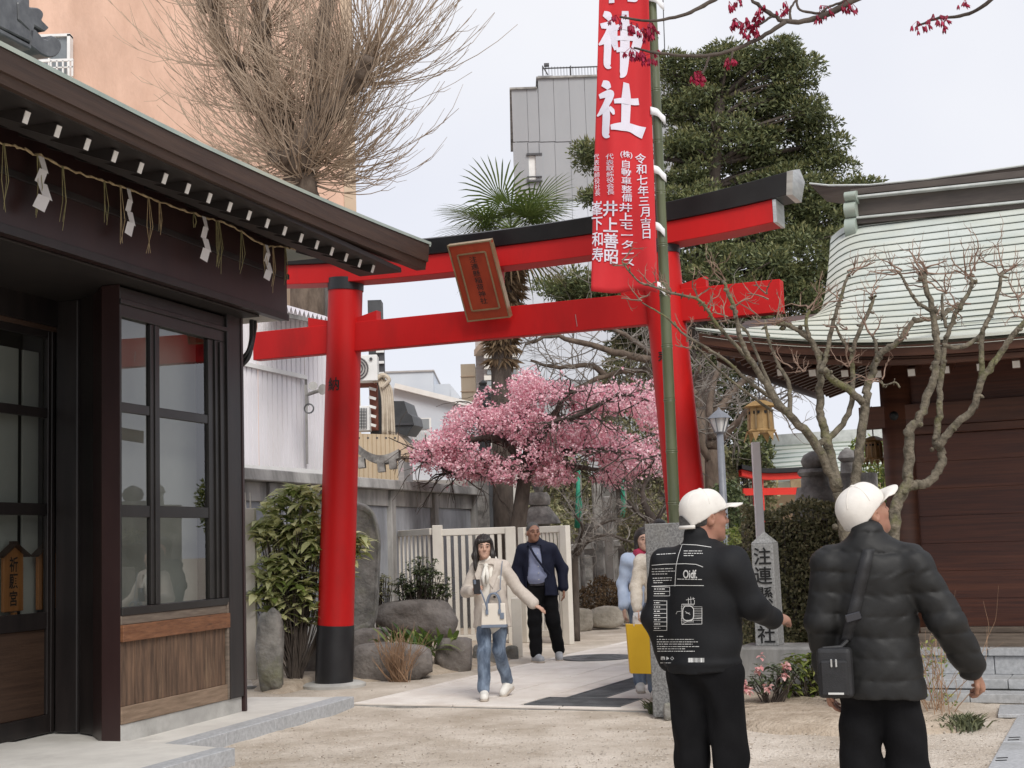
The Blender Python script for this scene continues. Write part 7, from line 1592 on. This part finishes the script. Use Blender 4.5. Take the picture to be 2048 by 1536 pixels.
# his shoulder bag
bv2 = caster(jk2)
def onto2(px, py, lift):
    d = ray(px, py); h = bv2.ray_cast(Vector(CC.tolist()), Vector(nrm(d).tolist())); return None if h[0] is None else np.array(h[0])-nrm(d)*lift
sb = thing('shoulder_bag', 'small black shoulder bag hanging at the quilted jacket', 'bag', P(1672, 1395, 5.9))
sp_ = [p for p in (onto2(x, y, .012) for x, y in zip(np.linspace(1738, 1694, 24), np.linspace(1098, 1282, 24))) if p is not None]; sp_ = np.array(sp_)
if len(sp_) > 3:
    sx = nrm(A(1, -.15, 0))*.026; MB().grid([sp_-sx, sp_+sx]).build('strap', 'bag_black', sb, smooth=True, solid=.004); k_ = int(len(sp_)*.72); MB().box(sp_[k_]-A(0, .008, 0), (.07, .016, .035), (1, 0, .25)).build('buckle', 'phone_dark', sb, bevel=.004)
    p0 = sp_[-1]
else: p0 = P(1694, 1282, 5.9)
YS = float(p0[1])-.05
bx0 = P(1671, 1345, YS); bdir = nrm(A(1, -.35, .0)); o = part(MB().box(bx0, (.145, .09, .21), bdir, A(.06, 0, 1)).build('pouch', 'bag_black', sb, bevel=.018, segs=3))
fn = nrm(np.cross(bdir, UP)); fn = fn if fn[1] < 0 else -fn
MB().box(bx0+fn*.05-UP*.02, (.115, .02, .15), bdir, A(.06, 0, 1)).build('front_pocket', 'bag_black', o, bevel=.008)
for d_ in (-.008, .012): MB().box(bx0+fn*.064+bdir*(.0+d_)+UP*.045, (.008, .006, .034), bdir, A(.1*d_*50, 0, 1)).build('zip_puller', 'metal_cap', o, bevel=.002)
MB().box(bx0+fn*.063+bdir*.005-UP*.082, (.065, .004, .008), bdir).build('badge', 'print_white', o)
MB().tube([p0, (p0+bx0)/2+UP*.04, bx0+UP*.10-bdir*.05], .010, 6).build('strap_end', 'bag_black', sb)

# --- the walking woman
bw_ = G(990, 1396, .03); bw_ = A(bw_[0], bw_[1], .03)
Pm = Fig('person', 'woman in beige coat and jeans walking with phone and handbag', bw_, math.radians(180-8), 1.585)
Rh3 = rotz(math.radians(14))@rotx(math.radians(-4))
J3 = joints(Rh=Rh3, head=A(.06, .055, 1.585), neck=A(.03, .01, 1.45), chest=A(.015, .01, 1.27), hipR=A(.085, .02, .86), hipL=A(-.08, -.01, .86), knR=A(.075, .16, .49), anR=A(.085, .17, .10), knL=A(-.06, .02, .50), anL=A(-.10, -.22, .14), shR=A(.155, .0, 1.36), shL=A(-.135, .0, 1.365), elR=A(.265, .03, 1.12), wrR=A(.165, .20, 1.12), elL=A(-.285, -.01, 1.13), wrL=A(-.47, .12, .965))
J3['ftR'] = (0.15, .0); J3['ftL'] = (-.35, -.35)
J3['haR'] = ((A(-.5, .6, .25), A(.5, .6, -.3)), dict(side=1, curl=.8, hs=.95)); J3['haL'] = ((A(-.8, .2, -.45), A(-.3, .2, .9)), dict(side=-1, curl=.3, hs=.95))
body_mesh(Pm, J3, 'skin_light', .0085, True)
wf = wrinkle(.005, .8, 21)
front = lambda X: np.where((X[..., 1] > .0) & (X[..., 2] < 1.40), (.030+.060*np.clip((X[..., 2]-1.05)/.35, 0, 1))-np.abs(X[..., 0]-.04+.0*(1.4-X[..., 2])), -1)
ct = part(jacket(Pm, J3, 'coat', 'coat_beige', .74, .155, .162, .205, (.074, .064, .060), .011, wf, .80, .07, .072, clip=front))
b = Body(); b.cone(A(.02, .015, 1.42), A(.015, .02, 1.25), .10, .14, .04, (0, 1, 0), .78); b.cone(A(.015, .02, 1.25), A(0, .01, .82), .145, .16, .04, (0, 1, 0), .74); Pm.mesh('blouse', b, 'blouse_white', .011, wrinkle(.004, 1, 5))
mb = MB()
for sd in (-1, 1):
    mb.add([A(.03+sd*.015, .10, 1.43), A(.03+sd*.075, .075, 1.44), A(.03+sd*.125, .115, 1.30), A(.03+sd*.07, .155, 1.15), A(.03+sd*.03, .14, 1.2)], [(0, 1, 2, 3, 4)])
Pm.mbuild('lapel', mb, 'coat_beige', ct, solid=.01)
for z in (1.06, .90): mb = MB(); mb.lathe([(.014, 0), (.014, .006), (.006, .009)], A(-.055, .16, z), 10, (0, 1, 0)); Pm.mbuild('button', mb, 'hair_black', ct)
mb = MB(); mb.lathe([(.02, -.02), (.03, 0), (.02, .02)], A(.03, .135, 1.385), 8, (0, 1, 0)); mb.tube([A(.03, .14, 1.38), A(.01, .17, 1.28), A(.02, .165, 1.2)], (.02, .022, .012), 6); mb.tube([A(.03, .14, 1.38), A(.06, .17, 1.27), A(.055, .165, 1.17)], (.02, .022, .012), 6); Pm.mbuild('neck_bow', mb, 'blouse_white', smooth=True)
trousers(Pm, J3, 'jeans', (.090, .066, .064), .009, .007, 5, .14); shoes(Pm, J3, 'shoe_white', .011)
for sd in 'R':
    a = J3['anR']
    for j in range(3): mb = MB(); mb.bar(a+A(-.042, .035+.022*j, -.03), a+A(-.047, .05+.022*j, -.07), .006, .008); Pm.mbuild('stripe', mb, 'hair_black')
h_ = Body(); c = J3['head']; q = lambda *p: c+Rh3@A(*p)
h_.ell(q(0, -.02, .045), (.090, .105, .092), .02, Rh3); h_.chain([q(-.07, -.01, .03), q(-.085, .01, -.09), q(-.075, .055, -.21)], [.032, .034, .018], .03); h_.chain([q(.07, -.01, .03), q(.092, .015, -.09), q(.10, .06, -.23)], [.034, .036, .016], .03); h_.cone(q(.05, -.06, 0), q(.06, -.05, -.20), .05, .045, .03); h_.cone(q(-.05, -.06, 0), q(-.07, -.05, -.18), .05, .045, .03); h_.cone(q(-.05, .07, .075), q(.055, .07, .065), .026, .026, .02); h_.cone(q(0, -.06, -.02), q(0, -.05, -.17), .06, .05, .03)
h_.ell(q(0, .085, -.03), (.058, .05, .082), .0, Rh3, True)
Pm.mesh('hair', h_, 'hair_black', .0065, lambda X: .0022*np.sin(X[..., 0]*210+3*np.sin(X[..., 2]*14))+.0022*np.sin(X[..., 1]*190+2*np.sin(X[..., 2]*17)))
# phone and handbag
ph = Pm.W(J3['wrR']+A(-.06, .11, .055)); o = thing('phone', 'dark phone with blue strap in the walking woman hand', 'phone', ph)
MB().box(ph, (.075, .012, .145), (.9, -.3, 0), (.1, -.2, 1)).build('case', 'phone_dark', o, bevel=.008, segs=2); MB().box(ph+A(-.018, -.012, .045), (.024, .008, .04), (.9, -.3, 0), (.1, -.2, 1)).build('camera_bump', 'bag_blue', o, bevel=.003); MB().tube(bezier([ph+A(.03, 0, -.02), ph+A(.06, -.02, -.1), ph+A(.09, -.01, -.2)], 5), .008, 6).build('strap', 'bag_blue', o)
hc = Pm.W(A(-.055, .225, .90)); o = thing('handbag', 'cream handbag with blue grey handles carried by the walking woman', 'handbag', hc-UP*.14)
ux_ = Pm.R@A(-1, 0, .0); body_ = part(MB().hexa([hc+ux_*a+Pm.R@A(0, 1, 0)*d-UP*.12 for a, d in ((-.125, -.045), (.125, -.045), (.125, .045), (-.125, .045))], [hc+ux_*a+Pm.R@A(0, 1, 0)*d+UP*.09 for a, d in ((-.115, -.025), (.115, -.025), (.115, .025), (-.115, .025))]).build('bag_body', 'bag_cream', o, bevel=.01, segs=2))
fy = Pm.R@A(0, 1, 0)
MB().box(hc-UP*.128, (.25, .092, .03), ux_, UP).build('base_panel', 'bag_blue', body_, bevel=.004)
for a in (.036, -.036): MB().tube(bezier([hc+fy*a+ux_*x+UP*z for x, z in ((-.062, .02), (-.06, .11), (-.035, .17), (.0, .185), (.035, .17), (.06, .11), (.062, .02))], 4), .0095, 8).build('handle', 'bag_blue', body_, smooth=True)
MB().box(hc+fy*.052+ux_*.085-UP*.03, (.04, .006, .06), ux_).build('tag', 'bag_blue', body_, bevel=.004)
for x in (-.062, .062): MB().box(hc+fy*.05+ux_*x+UP*.01, (.028, .006, .05), ux_).build('handle_tab', 'bag_blue', body_, bevel=.004)
MB().tube(bezier([hc+UP*.18, hc+UP*.22+ux_*.06-fy*.05, Pm.W(A(-.12, .17, 1.18)), Pm.W(A(-.14, .10, 1.43))], 5), .005, 5).build('shoulder_strap', 'bag_blue', o)

# --- the man in navy
bn_ = G(1088, 1322, .03); bn_ = A(bn_[0], bn_[1], .03)
Pm = Fig('person', 'man in open navy jacket and blue shirt walking near the fence', bn_, math.radians(180+8), 1.755)
Rh4 = rotz(math.radians(8))
J4 = joints(Rh=Rh4, head=A(.085, .05, 1.575), neck=A(.06, .0, 1.44), chest=A(.03, .01, 1.27), knR=A(.11, .10, .49), anR=A(.115, .13, .10), knL=A(-.12, .06, .48), anL=A(-.20, -.06, .11), shL=A(-.14, -.01, 1.355), shR=A(.215, -.01, 1.36), elL=A(-.275, -.03, 1.11), wrL=A(-.275, .03, .87), elR=A(.29, -.05, 1.12), wrR=A(.26, -.02, .92))
J4['ftR'] = (.35, 0); J4['ftL'] = (-.1, -.15)
body_mesh(Pm, J4, 'skin_tan', .0095)
wf = wrinkle(.005, .8, 31); fr4 = lambda X: np.where((X[..., 1] > .0) & (X[..., 2] < 1.42), (.075+.03*np.clip((1.25-X[..., 2])/.3, 0, 1))-np.abs(X[..., 0]-.085+.15*np.clip((1.42-X[..., 2])/.6, 0, 1)*0), -1)
jk4 = part(jacket(Pm, J4, 'jacket', 'navy_cloth', .80, .175, .19, .21, (.082, .072, .062), .012, wf, .82, .08, .08, clip=fr4))
b = Body(); b.cone(A(.06, .01, 1.42), A(.05, .025, 1.25), .085, .125, .04, (0, 1, 0), .85); b.cone(A(.05, .025, 1.25), A(.045, .055, 1.05), .128, .135, .04, (0, 1, 0), .95); b.cone(A(.045, .055, 1.05), A(.03, .03, .96), .135, .13, .04, (0, 1, 0), .8, .945); b.cone(A(.07, .02, 1.47), A(.065, .015, 1.42), .062, .07, .02); Pm.mesh('shirt', b, 'shirt_blue', .012, wrinkle(.003, 1, 6))
mb = MB(); mb.tube(bezier([A(.16, .10, 1.44), A(.10, .17, 1.30), A(.0, .20, 1.15), A(-.08, .19, 1.05)], 5), .014, 6); Pm.mbuild('cross_strap', mb, 'navy_cloth')
for z in (1.32, 1.24, 1.16, 1.08, 1.0): mb = MB(); mb.lathe([(.007, 0), (.007, .005)], A(.06, .15+.06*math.sin((1.42-z)*3.2), z), 8, (0, 1, 0)); Pm.mbuild('shirt_button', mb, 'print_white')
mb = MB(); g = [[A(.02+.158*math.sin(t), .02+.130*math.cos(t), z) for t in np.linspace(-1.4, 1.4, 14)] for z in (.925, .965)]; mb.grid(g); Pm.mbuild('belt', mb, 'phone_dark')
trousers(Pm, J4, 'trouser_black', (.11, .085, .075), .012, .005, 9, .16); shoes(Pm, J4, 'shoe_grey', .012)
h_ = Body(); c = J4['head']; h_.ell(c+Rh4@A(0, -.018, .042), (.081, .100, .088), .01, Rh4); Pm.mesh('hair', h_, 'hair_grey', .010, None, lambda X: np.maximum(((X-c)@(Rh4@A(0, 1, 0)))-.055-.4*((X-c)@(Rh4@A(0, 0, 1))-.06), -((X-c)@(Rh4@A(0, 0, 1)))-.02+.5*np.maximum(0, (X-c)@(Rh4@A(0, 1, 0)))))

# --- people half hidden behind the granite block
def bystander(label, px, Y, yaw, H, top, scarf, hairm, arm_w=None, skin='skin_light', bow=False):
    F_ = Fig('person', label, A(P(px, 1200, Y)[0], Y, .03), math.radians(yaw), H); Rh = rotz(math.radians(10)); J = joints(Rh=Rh)
    if arm_w is not None: J.update(arm_w)
    body_mesh(F_, J, skin, .011); jacket(F_, J, 'jacket', top, .80, .150, .155, .18, (.072, .064, .056), .013, wrinkle(.006, .9, int(px)), .78, .075, .085)
    trousers(F_, J, 'jeans' if top != 'navy_cloth' else 'trouser_black', (.10, .08, .07), .014, .004, 2, .15); shoes(F_, J, 'shoe_white', .014)
    h_ = Body(); c = J['head']; q = lambda *p: c+Rh@A(*p); h_.ell(q(0, -.02, .045), (.088, .105, .092), .02, Rh); h_.cone(q(-.07, -.02, .02), q(-.075, .0, -.13), .03, .03, .03); h_.cone(q(.07, -.02, .02), q(.075, .0, -.13), .03, .03, .03); h_.cone(q(0, -.06, 0), q(0, -.05, -.14), .06, .05, .03); h_.ell(q(0, .085, -.025), (.056, .05, .08), .0, Rh, True); F_.mesh('hair', h_, hairm, .011)
    if scarf:
        b = Body(); b.cone(J['neck']+A(-.06, .03, .0), J['neck']+A(.06, .03, .0), .06, .06, .02); b.cone(J['neck']+A(.05, .08, -.02), J['neck']+A(.07, .12, -.2), .05, .04, .02); F_.mesh('scarf', b, 'scarf_red', .012)
    return F_, J
bystander('woman in pale denim jacket and red scarf left of the granite block', 1292, 13.9, 180, 1.60, 'denim_light', True, 'hair_black')
F5, J5 = bystander('woman in cream fleece carrying the yellow bag behind the granite block', 1322, 13.2, 180, 1.60, 'fleece', False, 'hair_black', dict(elR=A(.245, .0, 1.13), wrR=A(.25, .10, .90)))
bystander('dark haired person peering over the granite block', 1326, 15.6, 170, 1.70, 'navy_cloth', False, 'hair_black')
hw = F5.W(J5['wrR']+A(0, .03, -.09)); yb = thing('paper_bag', 'large bright yellow paper shopping bag beside the granite block', 'paper bag', hw-UP*.60)
Yy = float(hw[1]); cx = (P(1254, 1300, Yy)[0]+P(1315, 1300, Yy)[0])/2; wb = (P(1318, 1300, Yy)[0]-P(1256, 1300, Yy)[0])/2; zt_b = P(1280, 1247, Yy)[2]; zb_b = P(1280, 1345, Yy)[2]
MB().hexa([A(cx-wb*.93+.01, Yy-.07, zb_b), A(cx+wb*.95+.01, Yy-.07, zb_b-.015), A(cx+wb*.95+.01, Yy+.07, zb_b-.015), A(cx-wb*.93+.01, Yy+.07, zb_b)], [A(cx-wb, Yy-.05, zt_b), A(cx+wb, Yy-.05, zt_b-.01), A(cx+wb, Yy+.05, zt_b-.01), A(cx-wb, Yy+.05, zt_b)]).build('bag_body', 'paper_yellow', yb, bevel=.004)
for d_ in (-.05, .05): MB().tube(bezier([A(cx-wb*.5, Yy+d_, zt_b-.02), A(cx-wb*.45, Yy+d_*.8, zt_b+.08), hw+A(0, d_*.2, -.0), A(cx+wb*.1, Yy+d_*.8, zt_b+.08), A(cx+wb*.3, Yy+d_, zt_b-.02)], 4), .005, 6).build('handle', 'paper_white', yb)
MB().box(A(cx-wb*.2, Yy, zt_b+.045), (.07, .02, .12), (1, 0, .1)).build('folded_leaflet', 'paper_white', yb)
